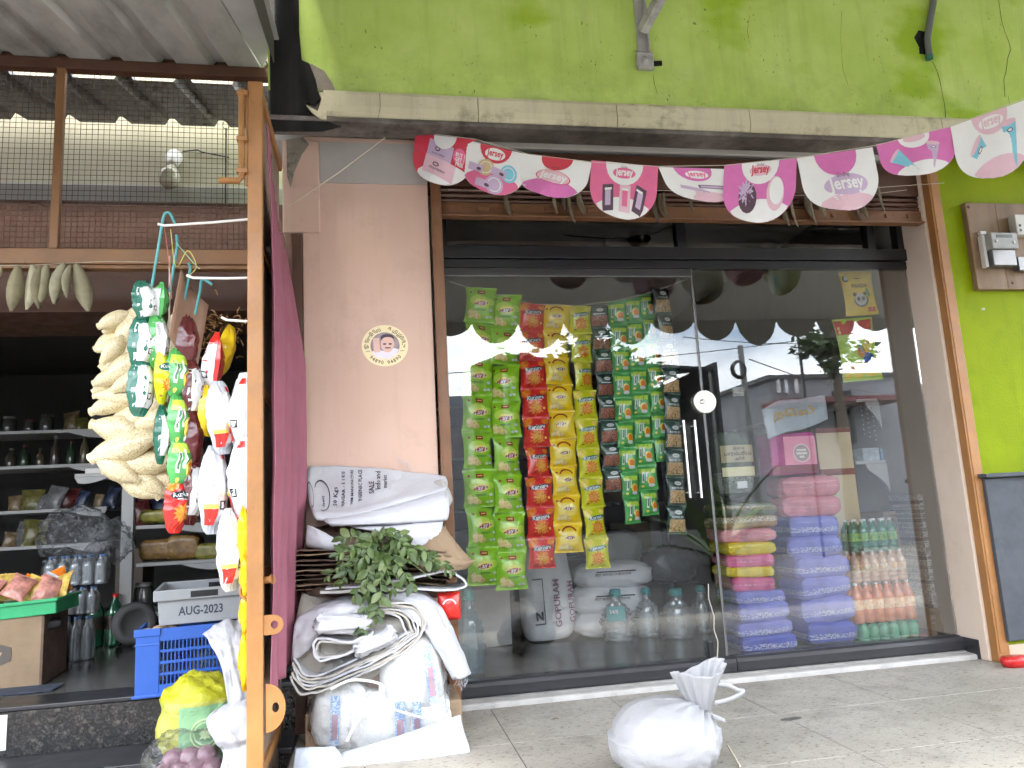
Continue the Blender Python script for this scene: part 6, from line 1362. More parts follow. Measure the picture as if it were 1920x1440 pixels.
def water_bottle(px, ytop, ybot, wpx, label, lab_=True, Yoff=0, nm='water_bottle'):
    p = ground(px, ybot, Z_IN); k = (p.y-CAM.y)/FOC; h = (ybot-ytop)*k; r = wpx*k/2
    t = thing(nm, label, 'water bottle', (p.x, p.y+r, Z_IN), group='big clear water bottles on the shop floor')
    prof = [(0,.004),(r*.7,0),(r*.86,.015)]; nseg = 15
    for i in range(nseg):
        z = .03+(h*.74-.03)*i/(nseg-1); t_ = i/(nseg-1); base = r*(.84+.16*math.sin(PI*min(1,t_*1.2+.08)))*(1 if t_ < .75 else 1-.55*((t_-.75)/.25)**1.6); prof.append((base*(1.0 if i % 2 else .86), z))
    prof += [(r*.30,h*.80),(r*.28,h*.88)]
    mb = MB(); mb.lathe(prof, 22); ob('body', mb, WATB if px < 900 else WAT, t, fixn=False)
    mb = MB(); mb.lathe([(r*.34,h*.86),(r*.34,h*.97),(r*.30,h),(0,h)], 14); ob('cap', mb, M('teal_cap', (.05,.30,.30), .4), t)
    mb = MB(); mb.tube([(r*.36*math.cos(a*PI/8), r*.36*math.sin(a*PI/8), h*.83+.03*math.sin(a*PI/16)) for a in range(17)], .004, 6); ob('handle', mb, _MC['teal_cap'], t)
    if lab_:
        mb = MB(); mb.grid(lambda u, v: (r*1.02*math.sin(-.9+1.1*u), -r*1.02*math.cos(-.9+1.1*u), h*(.42+.28*v)), 10, 5); lb = ob('label', mb, M('teal_water_label', (.12,.36,.36), .4, .1), t, fixn=False)
        mb = MB(); vs, fs = words('24/5', 1, .03, fit=r*.5); decal(mb, (vs, fs), lambda x, z, e: (r*1.04*math.sin(x/r-.45), -r*1.04*math.cos(x/r-.45), h*.6+z), 0); ob('print', mb, F['white'], lb, fixn=False)
    return t
water_bottle(888, 1116, 1269, 62, 'tall ridged water bottle nearest the brown shutter channel', False)
water_bottle(1170, 1110, 1206, 66, 'water bottle with teal label in front of the lying sacks')
water_bottle(1226, 1106, 1197, 52, 'ridged water bottle beside the teal labelled one', False)
water_bottle(1288, 1108, 1201, 74, 'faint wide water bottle nearest the door lock', False)
water_bottle(1330, 1100, 1190, 50, 'slim water bottle half behind the door edge', False)
# grey carton at the left of the window
p = ground(930, 1215, Z_IN); mb = MB(); mb.box(-.13,.12,0,.3,0,.36); tag(ob('grey_carton', mb, M('grey_card', (.40,.39,.38), .8, .1), loc=(p.x, p.y+.05, Z_IN), rot=(0,0,.2), bevel=.004), 'grey carton behind the tall ridged water bottle', 'carton')
# ------------------------------------------------------------------ shelves and cartons on the right side wall
WSH = M('white_laminate', (.55,.55,.54), .45, .06, 6)
for i, (py, pyb, Y0, lab) in enumerate(((868, 905, .42, 'lowest white wall shelf behind the soft drinks'), (752, 780, .42, 'middle white wall shelf under the toy pouch'), (652, 676, .42, 'upper white wall shelf behind the toy pouch'))):
    z = at(1660, py, Y0).z; xl = at(1602, py, Y0).x+.02
    t = thing('wall_shelf', lab, 'shelf', (0,0,0), group='white shelves on the side wall')
    mb = MB(); mb.box(xl, 3.301, Y0+.01, 2.3, z, z+.02); ob('board', mb, WSH, t, bevel=.002)
    mb = MB(); pts = [(xl+.06,z-.002),(3.3,z-.002),(3.3,z-.19)]+[(3.3-(3.3-xl-.06)*s_, z-.19+.16*(s_**.6)) for s_ in (.15,.3,.5,.7,.9)]; mb.prism(pts, Y0, Y0+.018); ob('bracket', mb, WSH, t)
z = at(1660, 868, .42).z+.02
for i, (a, b_, h_, col, lab) in enumerate(((1620,1652,26,(.55,.60,.66),'pale blue pack of paper on the lowest white shelf'),(1654,1666,24,(.30,.45,.60),'small blue box with a portrait on the lowest white shelf'),(1668,1690,20,(.70,.70,.72),'low white box stack on the lowest white shelf'))):
    x0, x1 = at(a, 868, .45).x, at(b_, 868, .45).x; mb = MB(); mb.box(0, x1-x0-.004, 0, .14, 0, h_*.0032); o = tag(ob('small_box', mb, M('shelf_box_%d' % i, col, .5, .25, 30), loc=(x0, .45, z), bevel=.002), lab, 'box', 'boxes on the lowest white shelf')
for i in range(6):
    x0 = at(1642+6*i, 836, .62).x; mb = MB(); mb.box(0,.012,0,.14,0,.13+.006*(i % 3)); tag(ob('notebook', mb, M('notebook_%d' % (i % 3), ((.65,.65,.63),(.08,.08,.09),(.42,.44,.46))[i % 3], .5, .1), loc=(x0,.62,z), rot=(0,.22-.05*i,0)), ('first','second','third','fourth','fifth','sixth')[i]+' notebook from the beige carton in the row on the lowest white shelf', 'notebook', 'row of notebooks')
for i in range(3):
    x = at(1606+10*i, 700, .30).x; z1_ = at(1600, 745, .30).z; z0_ = at(1600, 815, .30).z; mb = MB()
    for j in range(9): mb.lathe([(0,-.006),(.006,0),(0,.006)], 6, 0, (0,0,-(z1_-z0_)*j/8))
    tag(ob('bead_string', mb, F['silver'], loc=(x,.30,z1_-.02*i)), ('string of silver beads nearest the beige carton','middle string of silver beads','string of silver beads nearest the notebooks')[i], 'bead string', 'bead strings hanging from the middle shelf')
p0 = at(1655, 960, .34); p1 = at(1722, 1012, .34); c = thing('biscuit_carton', 'brown carton with black round emblem and lettering above the soft drinks', 'carton', (0,0,0))
mb = MB(); mb.box(p0.x, min(p1.x,3.29), .34, .6, Z_IN+.0, p0.z); ob('body', mb, CARD, c, bevel=.004)
mb = MB(); cz_ = (p0.z+at(1655,1010,.34).z)/2; sfc = lambda x, z, e: (x, .3385, z)
cx_ = at(1672, 985, .34).x; decal(mb, put(arcband(.033,.006,0,2*PI,24), cx_, cz_), sfc, 0); decal(mb, put(disc2(.02,.008,12), cx_, cz_), sfc, 0); decal(mb, put(words('Brit', 1, .015, .25, fit=.085), cx_+.085, cz_+.008), sfc, 0)
for z in (cz_+.055, cz_-.05): decal(mb, put(rect2(-.03,.13,-.0025,.0025), cx_+.02, z), sfc, 0)
ob('print', mb, INK, c, fixn=False)
# newspaper-covered column of cartons beside the jamb
def mat_news():
    m, g, b = base_mat('newspaper_print'); v = g.coords((1,1,1))
    br = g.new('ShaderNodeTexBrick'); br.inputs['Scale'].default_value = 9; br.inputs['Mortar Size'].default_value = .03; br.inputs['Color1'].default_value = (.55,.55,.53,1); br.inputs['Color2'].default_value = (.10,.11,.13,1); br.inputs['Mortar'].default_value = (.6,.6,.58,1); g.l(g.coords((1,1,1), rot=(PI/2,0,.1)), br.inputs['Vector'])
    t_ = g.ramp(g.noise(90, 2, .5, g.coords((.5,1,2.2))), [(.48,0.),(.54,1.)])
    setc(g, b, 'Base Color', g.mix(g.math('MULTIPLY', t_, .75), br.outputs['Color'], (.05,.05,.06))); b.inputs['Roughness'].default_value = .8; return m
p0, p1 = at(1722, 925, .12), at(1757, 1140, .12)
mb = MB(); mb.box(p0.x-.005, 3.297, .12, .40, at(1740,1142,.12).z, at(1740,925,.12).z); nwc = tag(ob('news_bundle', mb, mat_news(), bevel=.006), 'newspaper wrapped bundle standing against the window jamb', 'newspaper bundle')
mb = MB(); mb.box(p0.x+.02, 3.296, .10, .36, Z_IN, at(1740,1144,.12).z-.003); o = tag(ob('small_carton', mb, CARD, bevel=.004), 'small brown carton under the newspaper bundle', 'carton')
mb = MB(); decal(mb, put(words('IN', 1, .02, fit=.03), 3.235, .20), lambda x, z, e: (x, .0985, z), 0); decal(mb, put(words('CT', 1, .02, fit=.03), 3.24, .165), lambda x, z, e: (x, .0985, z), 0); ob('print', mb, INK, o, fixn=False)

# ------------------------------------------------------------------ rack at the back, fan, wires
rk = thing('storage_rack', 'dim steel rack along the back of the shop', 'rack', (0,0,0))
for z in (.45, .95, 1.45, 1.95):
    mb = MB(); mb.box(.6, 2.9, 3.3, 3.8, z, z+.03); ob('shelf', mb, GREYAL, rk)
for x in (.6, 1.75, 2.87):
    mb = MB(); mb.box(x, x+.03, 3.3, 3.33, Z_IN, 2.2); ob('upright', mb, GREYAL, rk)
R = random.Random(3); cols = ((.30,.22,.14),(.35,.33,.30),(.22,.10,.08),(.12,.16,.24),(.40,.36,.25)); nm = ['lowest','second','third','top']
for j, z in enumerate((.48,.98,1.48,1.98)):
    x = .65; i = 0
    while x < 2.6:
        w_ = R.uniform(.25,.42); mb = MB(); mb.box(0, w_, 0, .35, 0, R.uniform(.22,.38)); tag(ob('stock_carton', mb, M('stock_carton_%d' % ((i+j) % 5), cols[(i+j) % 5], .8, .15), loc=(x, 3.36, z+.001), bevel=.005), 'dim stock carton, %s along the %s board of the back rack' % (('first','second','third','fourth','fifth','sixth','seventh','eighth')[i], nm[j]), 'carton', 'cartons on the %s board of the back rack' % nm[j]); x += w_+.03; i += 1
p = at(1198, 446, 1.25); fn = thing('ceiling_fan', 'dark brown three blade ceiling fan behind the transom light', 'fan', (p.x, 1.25, p.z))
DKF = M('dark_fan_brown', (.03,.022,.018), .4, .1)
mb = MB(); mb.lathe([(0,-.06),(.06,-.055),(.09,-.02),(.09,.03),(.05,.06),(.045,.10),(.02,.13),(.012,.14),(.012,.5)], 20); ob('motor', mb, DKF, fn)
for a in (.18, .18+2*PI/3, .18+4*PI/3):
    mb = MB(); mb.box(.08,.20,-.02,.02,-.006,.002); mb.prism([(.18,-.045),(.30,-.062),(.55,-.065),(.62,-.05),(.62,.05),(.55,.062),(.30,.058),(.18,.04)], -.003, .003, axis='Z'); ob('blade', mb, DKF, fn, rot=(.10,0,a+PI))
# ------------------------------------------------------------------ left shop interior
def px_box(x0, x1, y0, y1, Y, depth, zbase=None):
    a, b_ = at(x0, y1, Y), at(x1, y0, Y); z0 = a.z if zbase is None else zbase
    mb = MB(); mb.box(a.x, b_.x, Y, Y+depth, z0, b_.z); return mb
LSH = M('grey_white_shelf_board', (.36,.36,.35), .5, .06, 5)
def shelf_unit(label, xa, xb, rows, Y, upright, tips):
    t = thing('display_shelf', label, 'shelf', (0,0,0), group='shelves inside the left shop')
    for (py, tip) in zip(rows, tips):
        z = at((xa+xb)/2, py, Y).z; x0, x1 = at(xa, py, Y).x, at(xb, py, Y).x
        mb = MB(); mb.box(x0, x1, Y, Y+.45, z-.012, z+.012); ob('board', mb, LSH, t, bevel=.002)
        mb = MB(); d_ = .10; w_ = tip*(Y-CAM.y)/FOC
        mb.prism([(x1 if tip > 0 else x0, z-.013)]+[((x1 if tip > 0 else x0)-w_*s_, z-.013-d_*(1-s_)**1.0*(s_**.35)) for s_ in (.1,.25,.4,.6,.8)]+[((x1 if tip > 0 else x0)-w_, z-.013)], Y-.004, Y+.012); ob('bracket', mb, LSH, t)
    if upright:
        a, b_ = at(upright[0], 790, Y).x, at(upright[1], 790, Y).x
        mb = MB(); mb.box(a, b_, Y-.02, Y+.03, Z_LEFT, at(upright[0], upright[2], Y).z); ob('upright', mb, LSH, t, bevel=.002)
    return t
YS = 1.7
shelf_unit('white shelf unit with upright post behind the packets in the left shop', 255, 420, (985,1055,1148), YS, (234,256,790), (90,70,60))
shelf_unit('long dim shelves along the depth of the left shop', -200, 200, (812,878,962,1030), 2.4, None, (60,60,60,60))
shelf_unit('short white shelf with a socket box beneath the cream bundle', 140, 236, (890,), YS, None, (-60,))
p = at(172, 882, YS); mb = MB(); mb.box(-.05,.05,0,.05,0,.035); o = tag(ob('socket_box', mb, WHITEP, loc=(p.x, YS+.02, at(188,890,YS).z+.0125), bevel=.003), 'white socket box lying on the short shelf', 'socket')
R = random.Random(21)
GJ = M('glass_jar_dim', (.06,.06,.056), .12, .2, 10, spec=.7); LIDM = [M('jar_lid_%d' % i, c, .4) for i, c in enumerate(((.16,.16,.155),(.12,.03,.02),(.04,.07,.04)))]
jar_me = {}
def jar(kind, h, r, mats):
    mb = MB()
    if kind == 'jar': mb.lathe([(0,0),(r*.95,0),(r,.01),(r,h*.78),(r*.8,h*.86)], 12, 0); mb.lathe([(r*.84,h*.86),(r*.84,h),(0,h)], 12, 1)
    elif kind == 'bottle': mb.lathe([(0,0),(r*.95,0),(r,.01),(r,h*.55),(r*.4,h*.78),(r*.35,h*.9)], 12, 0); mb.lathe([(r*.4,h*.9),(r*.4,h),(0,h)], 10, 1)
    else: return None
    me = mb.mesh(kind); [me.materials.append(m_) for m_ in mats]; return me
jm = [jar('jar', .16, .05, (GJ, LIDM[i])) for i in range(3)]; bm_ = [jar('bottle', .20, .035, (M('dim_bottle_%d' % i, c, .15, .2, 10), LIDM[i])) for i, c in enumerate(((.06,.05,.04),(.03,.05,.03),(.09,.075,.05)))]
ORD = ['first','second','third','fourth','fifth','sixth','seventh','eighth','ninth','tenth','eleventh','twelfth']
def stock(px0, px1, py, Y, label, group, meshes, step, name, cat):
    x = at(px0, py, Y).x; x1 = at(px1, py, Y).x; z = at((px0+px1)/2, py, Y).z+.0125; i = 0
    while x < x1:
        o = bpy.data.objects.new(name, meshes[i % len(meshes)]); link(o); o.location = (x, Y+.07+R.uniform(-.02,.02), z); o.rotation_euler = (0,0,R.uniform(0,6)); s_ = R.uniform(.6,1.2); o.scale = (s_*R.uniform(.8,1.3),s_,s_*R.uniform(.7,1.2))
        tag(o, (ORD[i] if i < len(ORD) else 'last')+' '+label, cat, group); x += step*R.uniform(.95,1.2); i += 1
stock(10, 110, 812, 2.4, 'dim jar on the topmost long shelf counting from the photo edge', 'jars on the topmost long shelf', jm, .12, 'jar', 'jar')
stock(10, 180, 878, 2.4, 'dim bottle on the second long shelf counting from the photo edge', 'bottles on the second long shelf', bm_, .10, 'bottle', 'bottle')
pkm = []
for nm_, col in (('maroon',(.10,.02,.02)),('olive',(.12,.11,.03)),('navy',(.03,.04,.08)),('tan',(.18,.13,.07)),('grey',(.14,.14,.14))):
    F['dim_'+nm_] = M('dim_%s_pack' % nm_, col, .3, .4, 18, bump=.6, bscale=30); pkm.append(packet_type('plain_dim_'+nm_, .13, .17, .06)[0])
def packs(px0, px1, py, Y, label, group, step):
    x = at(px0, py, Y).x; x1 = at(px1, py, Y).x; z = at((px0+px1)/2, py, Y).z+.0125; i = 0
    while x < x1:
        o = bpy.data.objects.new('shelf_packet', R.choice(pkm)); link(o); s_ = R.uniform(.7,1.25); o.location = (x, Y+.06+R.uniform(0,.1), z+.085*s_); o.rotation_euler = (R.uniform(-.35,-.1),R.uniform(-.25,.25),R.uniform(-.5,.5)); o.scale = (s_*R.uniform(.8,1.3),s_,s_)
        tag(o, (ORD[i] if i < len(ORD) else 'last')+' '+label, 'packet', group); x += step*R.uniform(.7,1.2); i += 1
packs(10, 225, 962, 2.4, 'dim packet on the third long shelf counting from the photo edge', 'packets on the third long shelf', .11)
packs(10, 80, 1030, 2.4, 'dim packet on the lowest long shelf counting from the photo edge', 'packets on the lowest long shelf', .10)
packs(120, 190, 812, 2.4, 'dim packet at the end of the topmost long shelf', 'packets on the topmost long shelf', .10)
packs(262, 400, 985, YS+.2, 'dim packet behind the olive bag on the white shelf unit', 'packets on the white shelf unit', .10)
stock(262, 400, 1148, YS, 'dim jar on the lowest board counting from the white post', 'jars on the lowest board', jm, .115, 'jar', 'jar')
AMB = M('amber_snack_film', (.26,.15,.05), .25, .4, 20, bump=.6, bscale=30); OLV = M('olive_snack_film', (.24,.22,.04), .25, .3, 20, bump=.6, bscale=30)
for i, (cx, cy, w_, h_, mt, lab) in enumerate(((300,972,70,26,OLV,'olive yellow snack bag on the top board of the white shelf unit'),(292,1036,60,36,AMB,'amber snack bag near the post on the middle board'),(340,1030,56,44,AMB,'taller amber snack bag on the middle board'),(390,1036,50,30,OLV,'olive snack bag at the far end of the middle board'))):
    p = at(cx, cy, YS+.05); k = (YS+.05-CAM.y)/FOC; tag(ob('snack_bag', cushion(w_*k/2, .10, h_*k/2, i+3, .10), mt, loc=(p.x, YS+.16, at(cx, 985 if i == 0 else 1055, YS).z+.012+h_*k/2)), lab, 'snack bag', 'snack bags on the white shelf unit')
p = at(265, 1130, 1.55); mb = MB(); mb.lathe([(.0,-.03),(.12,-.03),(.14,0),(.12,.03),(.09,.035),(.08,.01),(0,.01)], 28); mb.xf(Matrix.Rotation(PI/2,4,'X') @ Matrix.Rotation(.0,4,'Z')); tag(ob('drum_wheel', mb, M('grey_rubber', (.14,.14,.14), .6, .1), loc=(p.x-.04, 1.55, Z_LEFT+.145), rot=(0,0,.5)), 'grey round drum lid leaning on the white shelf post', 'lid')
# fan blade silhouette near ceiling of left shop
p = at(150, 592, 1.9); mb = MB(); mb.obox((0,0,0),(.55,0,0),(0,.06,0),(0,0,.008)); tag(ob('fan_blade', mb, DKF, loc=(p.x+.1,1.9,p.z), rot=(0,.04,.2)), 'dark fan blade under the ceiling of the left shop', 'fan')

# ------------------------------------------------------------------ cardboard box, green tray, mat, water packs
b0 = ground(108, 1282, Z_LEFT); zt_ = at(100, 1152, b0.y).z
bx_ = thing('cardboard_box', 'open brown cardboard box with upside down print under the green tray', 'carton', (b0.x, b0.y, Z_LEFT), rotz=.10)
h_ = zt_-Z_LEFT; mb = MB(); mb.box(-.62,-.085,0,.012,0,h_); mb.box(-.62,-.085,.44,.452,0,h_); mb.box(-.632,-.62,0,.452,0,h_); ob('wall', mb, CARD, bx_)
mb = MB(); mb.box(-.085,-.073,0,.452,0,h_); ob('side', mb, DCARD, bx_); mb = MB(); mb.box(-.62,-.085,.012,.44,0,.01); ob('bottom', mb, CARD, bx_)
mb = MB(); mb.prism([(-.30+.075*math.cos(PI/6+k*PI/3)*(1.3), h_*.48+.065*math.sin(PI/6+k*PI/3)) for k in range(6)], -.003, 0); lb = ob('print', mb, M('grey_print_block', (.10,.085,.07), .7), bx_)
mb = MB(); vs, fs = words('AC', 1, .03, fit=.09); decal(mb, ([(-x-.30, -y+h_*.45) for x, y in vs], fs), lambda x, z, e: (x, -.0045, z), 0); ob('lettering', mb, M('card_pale', (.42,.33,.22), .8), lb, fixn=False)
R2 = random.Random(8)
for i in range(7):
    mt = [M('cloth_blue', (.12,.16,.28), .9, .3, 30), M('sock_grey', (.3,.3,.31), .9, .4, 40), M('sock_dark', (.03,.03,.035), .9, .3, 30), M('sock_pink', (.5,.32,.30), .9, .3, 30)][i % 4]
    tag(ob('folded_sock', cushion(.075, .05, .022, i, .12), mt, loc=(b0.x-.50+.065*i, b0.y+.10+.03*(i % 2), zt_-.06+.012*(i % 3)), rot=(.1,R2.uniform(-.2,.2),R2.uniform(-.5,.5))), ('folded blue cloth, %s in the cardboard box','folded grey cloth, %s in the cardboard box','folded black cloth, %s in the cardboard box','folded pink cloth, %s in the cardboard box')[i % 4] % ORD[i], 'folded cloth', 'folded cloths in the cardboard box')
Yt = b0.y-.02; p = at(105, 1150, Yt); ptop = at(60, 1118, Yt)
tr_ = thing('green_tray', 'bright green plastic tray of packed snacks on the cardboard box', 'tray', (p.x, Yt, p.z), rot=(0,-.05,.06))
GT = M('green_tray_plastic', (.03,.36,.14), .35, .08, 8)
mb = MB()
for s_, (y0, y1) in ((0,(0,.012)),(1,(.38,.392))): mb.box(-.6,0,y0,y1,.0,.075)
mb.box(-.012,0,.012,.38,0,.075); mb.box(-.6,-.588,.012,.38,0,.075); mb.box(-.588,-.012,.012,.38,0,.01); ob('tray_body', mb, GT, tr_, bevel=.004)
mb = MB(); mb.box(-.61,.012,-.014,0,.062,.08); mb.box(.0,.014,0,.40,.062,.08); ob('rim', mb, GT, tr_, bevel=.004)
PKM = [M('snack_film_pink', (.55,.25,.20), .2, .5, 25, bump=.7, bscale=30), M('snack_film_yellow', (.60,.42,.10), .2, .4, 25, bump=.7, bscale=30), M('snack_film_red', (.45,.14,.10), .2, .5, 25, bump=.7, bscale=30), M('snack_film_clear', (.5,.5,.5), .15, .4, 25, bump=.8, bscale=30)]
nn = [('plain_pink','pink'),('plain_cream','cream'),('plain_silver','silvery'),('plain_orange','orange')]
F['pink'] = PKM[0]; F['cream'] = PKM[1]; F['orange2'] = PKM[2]
for i in range(14):
    kd, cn = nn[i % 4]; me, _ = packet_type(kd, .12, .15, .05)
    o = bpy.data.objects.new('snack_pouch', me); link(o); o.location = (p.x-.50+.036*i, Yt+.08+.07*(i % 4), p.z+.115+.012*(i % 3)); o.rotation_euler = (R2.uniform(-.9,-.2),R2.uniform(-.5,.5),R2.uniform(-.7,.7))
    tag(o, '%s shiny snack pouch, %s along the green tray' % (cn, ORD[i] if i < 12 else ('thirteenth','fourteenth')[i-12]), 'snack pouch', 'snack pouches in the green tray')
m0 = ground(40, 1297, Z_LEFT); mb = MB(); mb.box(-.45,.16,-.07,.10,0,.008); tag(ob('door_mat', mb, M('dark_blue_mat', (.035,.045,.07), .95, .2, 40, bump=.5, bscale=120), loc=(m0.x, m0.y, Z_LEFT+.0005), rot=(0,0,.03), bevel=.003), 'dark blue door mat beside the cardboard box', 'mat')
WATD = WAT
def water_pack(x0, x1, y0, y1, label, Y, z=None, n=4):
    a, b_ = at(x0, y1, Y), at(x1, y1, Y); h = at((x0+x1)/2, y0, Y).z-a.z; w_ = b_.x-a.x; r = w_/n/2
    t = thing('water_pack', label, 'water bottles', (a.x, Y, a.z if z is None else z), group='film wrapped water packs in the left shop'); prof = [(0,.003),(r*.9,0),(r,.012)]+[(r*(.97 if i % 2 else .9), h*(.1+.55*i/9)) for i in range(10)]+[(r*.5,h*.80),(r*.32,h*.86),(r*.32,h*.93)]
    mb = MB(); mb.lathe(prof, 14, 0); mb.lathe([(r*.36,h*.93),(r*.36,h*.99),(0,h)], 10, 1); me = mb.mesh('bottle'); me.materials.append(WATD); me.materials.append(M('blue_cap', (.10,.22,.45), .4))
    for j in range(2):
        for i in range(n):
            o = bpy.data.objects.new('bottle', me); link(o, t); o.location = (r+2*r*i, r+2*r*j, 0)
    mb = MB(); mb.grid(lambda u, v: (w_*u, -.006+.006*math.sin(u*n*2*PI)+.01*v, h*.9*v), 30, 8); ob('wrap', mb, CLR, t, fixn=False)
Yw = ground(140, 1240, Z_LEFT).y
water_pack(104, 168, 1158, 1243, 'water pack standing on the floor behind the cardboard box', Yw, Z_LEFT, 3)
water_pack(98, 178, 1102, 1156, 'middle water pack of the pile behind the cardboard box', Yw+.02, None, 4)
water_pack(76, 196, 1042, 1102, 'top water pack of the pile behind the cardboard box', Yw+.0, None, 5)
Yg = Yw+.35; p = ground(196, 1212, Z_LEFT); t = thing('bottle_pack', 'pair of dark green soda bottles standing behind the water packs', 'drink bottles', (at(196,1212,p.y).x, p.y, Z_LEFT), group='shrink wrapped drink bottles')
me = bottle_mesh(.34, .055, pet('dark_green_soda', (.01,.10,.045)), mat_lab('dark_label', (.05,.02,.01), (.01,.02,.015)), cap_='red')
for x in (-.06, .06):
    o = bpy.data.objects.new('bottle', me); link(o, t); o.location = (x, 0, 0)
for i, (cx, cy, w_, h_, lab) in enumerate(((140,1003,105,84,'large clear plastic bag on the top water pack'),(208,1018,62,66,'smaller clear plastic bag beside the white shelf post'))):
    Y = Yw+.08+.15*i; p = at(cx, cy, Y); k = (Y-CAM.y)/FOC; tb = thing('clear_bag', lab, 'plastic bag', p, group='clear plastic bags on the water packs')
    mb = blob(w_*k/2, .13, h_*k/2, 40+i, .28, 2.4, 44, 30, 2.6); ob('film', mb, CLR, tb, fixn=False)
    p2 = MB(); p2.tube([(-.03,0,h_*k*.42),(0,-.02,h_*k*.5),(.05,0,h_*k*.58)], [.03,.02,.03], 8); ob('knot', p2, CLR, tb)
p = ground(225, 1200, Z_LEFT); mb = MB(); mb.box(-.09,.10,0,.3,0,.62); tag(ob('dark_carton', mb, M('dim_card', (.10,.08,.065), .8), loc=(p.x, p.y+.15, Z_LEFT), bevel=.005), 'dim brown carton beside the white shelf post', 'carton')

# ------------------------------------------------------------------ crates on the step
c0 = ground(252, 1312, Z_LEFT); c1 = ground(418, 1288, Z_LEFT); yaw = math.atan2(c1.y-c0.y, c1.x-c0.x)*.5
BLUE = M('bright_blue_crate_plastic', (.028,.11,.46), .4, .08, 8); W_, D_, H_ = .47, .33, .30
k = (c0.y-CAM.y)/FOC; H_ = (1312-1202)*k*1.0
bc_ = thing('blue_crate', 'bright blue slotted plastic crate at the edge of the granite step', 'crate', (c0.x, c0.y, Z_LEFT+.002), rotz=yaw)
def slotted(x0, x1, z0, z1, cols, rows_, th=.008, rib=.006):
    mb = MB(); ch = (z1-z0)/rows_
    for r_ in range(rows_+1): mb.box(x0, x1, -.002, th+.002, z0+ch*r_-.006, z0+ch*r_+.006)
    cw = (x1-x0)/cols
    for c_ in range(cols+1): mb.box(x0+cw*c_-rib/2*.8, x0+cw*c_+rib/2*.8, .0005, th-.0005, z0-.004, z1+.004)
    return mb
for s_, (yy, nm) in enumerate(((0,'front_grille'),(D_-.01,'back_grille'))):
    mb = slotted(.10, W_-.01, .045, H_-.05, 22, 4); mb.box(.10, W_, -.003, .011, .0, .042); mb.box(.10, W_, -.003, .011, H_-.046, H_); ob(nm, mb, BLUE, bc_, (0,yy,0))
mb = MB(); mb.box(0,.10,-.006,.013,0,H_); mb.box(-.008,.104,-.012,.0,H_-.03,H_+.004); mb.box(-.004,.102,-.009,.0,H_-.072,H_-.062); ob('corner_panel', mb, BLUE, bc_, bevel=.003)
mb = MB(); mb.box(W_-.012,W_,.011,D_-.01,0,H_); mb.box(0,.012,.013,D_-.01,0,H_); ob('side_wall', mb, BLUE, bc_, bevel=.002)
mb = MB(); mb.box(-.012,W_+.008,-.014,-.004,-.0,.014); ob('foot_rim', mb, BLUE, bc_, bevel=.003); mb = MB(); mb.box(.0,W_,.0,D_,.003,.010); ob('bottom', mb, BLUE, bc_)
POT = M('potato_skin', (.36,.25,.14), .8, .25, 18, bump=.3, bscale=50)
R3 = random.Random(4); rz_ = Matrix.Rotation(yaw,4,'Z')
for i in range(6):
    l = rz_ @ Vector((.04+.055*(i % 3)+R3.uniform(-.01,.01), .05+.09*(i//3)+R3.uniform(-.02,.02), H_-.025+R3.uniform(-.01,.012)))
    tag(ob('potato', blob(.036, .028, .026, i, .08, 2.0, 14, 10), POT, loc=(c0.x+l.x, c0.y+l.y, Z_LEFT+l.z), rot=(0,0,R3.uniform(0,3))), 'brown potato, %s from the corner of the blue crate' % ORD[i], 'potato', 'potatoes in the blue crate')
GRYC = M('grey_crate_plastic', (.30,.315,.33), .45, .07, 8)
g0 = at(299, 1221, c0.y+.03); gw = .40; gd = .58; gh = .155
gc = thing('grey_crate', 'open grey plastic crate with stencilled date standing across the blue crate', 'crate', (g0.x, c0.y+.03, Z_LEFT+H_+.012), rotz=yaw+.03)
def trap(a0, a1, e): pass
mb = MB(); mb.prism([(.0,0),(gw,0),(gw+.012,gh),(-.012,gh)], 0, .008); fr_ = ob('front_wall', mb, GRYC, gc, bevel=.002)
mb = MB(); mb.prism([(.0,0),(gw,0),(gw+.012,gh),(-.012,gh)], gd-.008, gd); ob('back_wall', mb, GRYC, gc, bevel=.002)
mb = MB(); mb.obox((-.006,gd/2,gh/2),(.004,0,0),(0,gd/2-.008,0),(-.006,0,gh/2)); ob('side_wall', mb, GRYC, gc); mb = MB(); mb.obox((gw+.006,gd/2,gh/2),(.004,0,0),(0,gd/2-.008,0),(.006,0,gh/2)); ob('side_wall', mb, GRYC, gc)
mb = MB(); mb.box(0,gw,.008,gd-.008,0,.008); ob('bottom', mb, GRYC, gc)
for a, b_, c_, d_ in ((-.03,gw+.03,-.018,.002),(-.03,gw+.03,gd-.002,gd+.018),(-.03,-.010,.002,gd-.002),(gw+.010,gw+.03,.002,gd-.002)):
    mb = MB(); mb.box(a,b_,c_,d_,gh-.045,gh+.004); ob('rim', mb, GRYC, gc, bevel=.004)
mb = MB(); vs, fs = words('AUG-2023', 1, .02, 0, res=2, fit=.195); decal(mb, ([(x+.175, y*1.25+.058) for x, y in vs], fs), lambda x, z, e: (x, -.0015, z), 0); ob('lettering', mb, M('stencil_ink', (.03,.04,.07), .6), fr_, fixn=False)
mb = MB(); mb.box(.13,.25,-.0195,-.018,gh-.036,gh-.008); ob('grip_slot', mb, BLACKAL, gc); mb = MB(); mb.box(.20,.30,gd-.0105,gd-.008,gh-.036,gh-.012); ob('grip_slot', mb, BLACKAL, gc)
tag(ob('crumpled_bag', cushion(.06,.05,.03,77,.25), WPK, loc=(g0.x+.10, c0.y+.20, Z_LEFT+H_+.052)), 'small crumpled white bag inside the grey crate', 'bag')
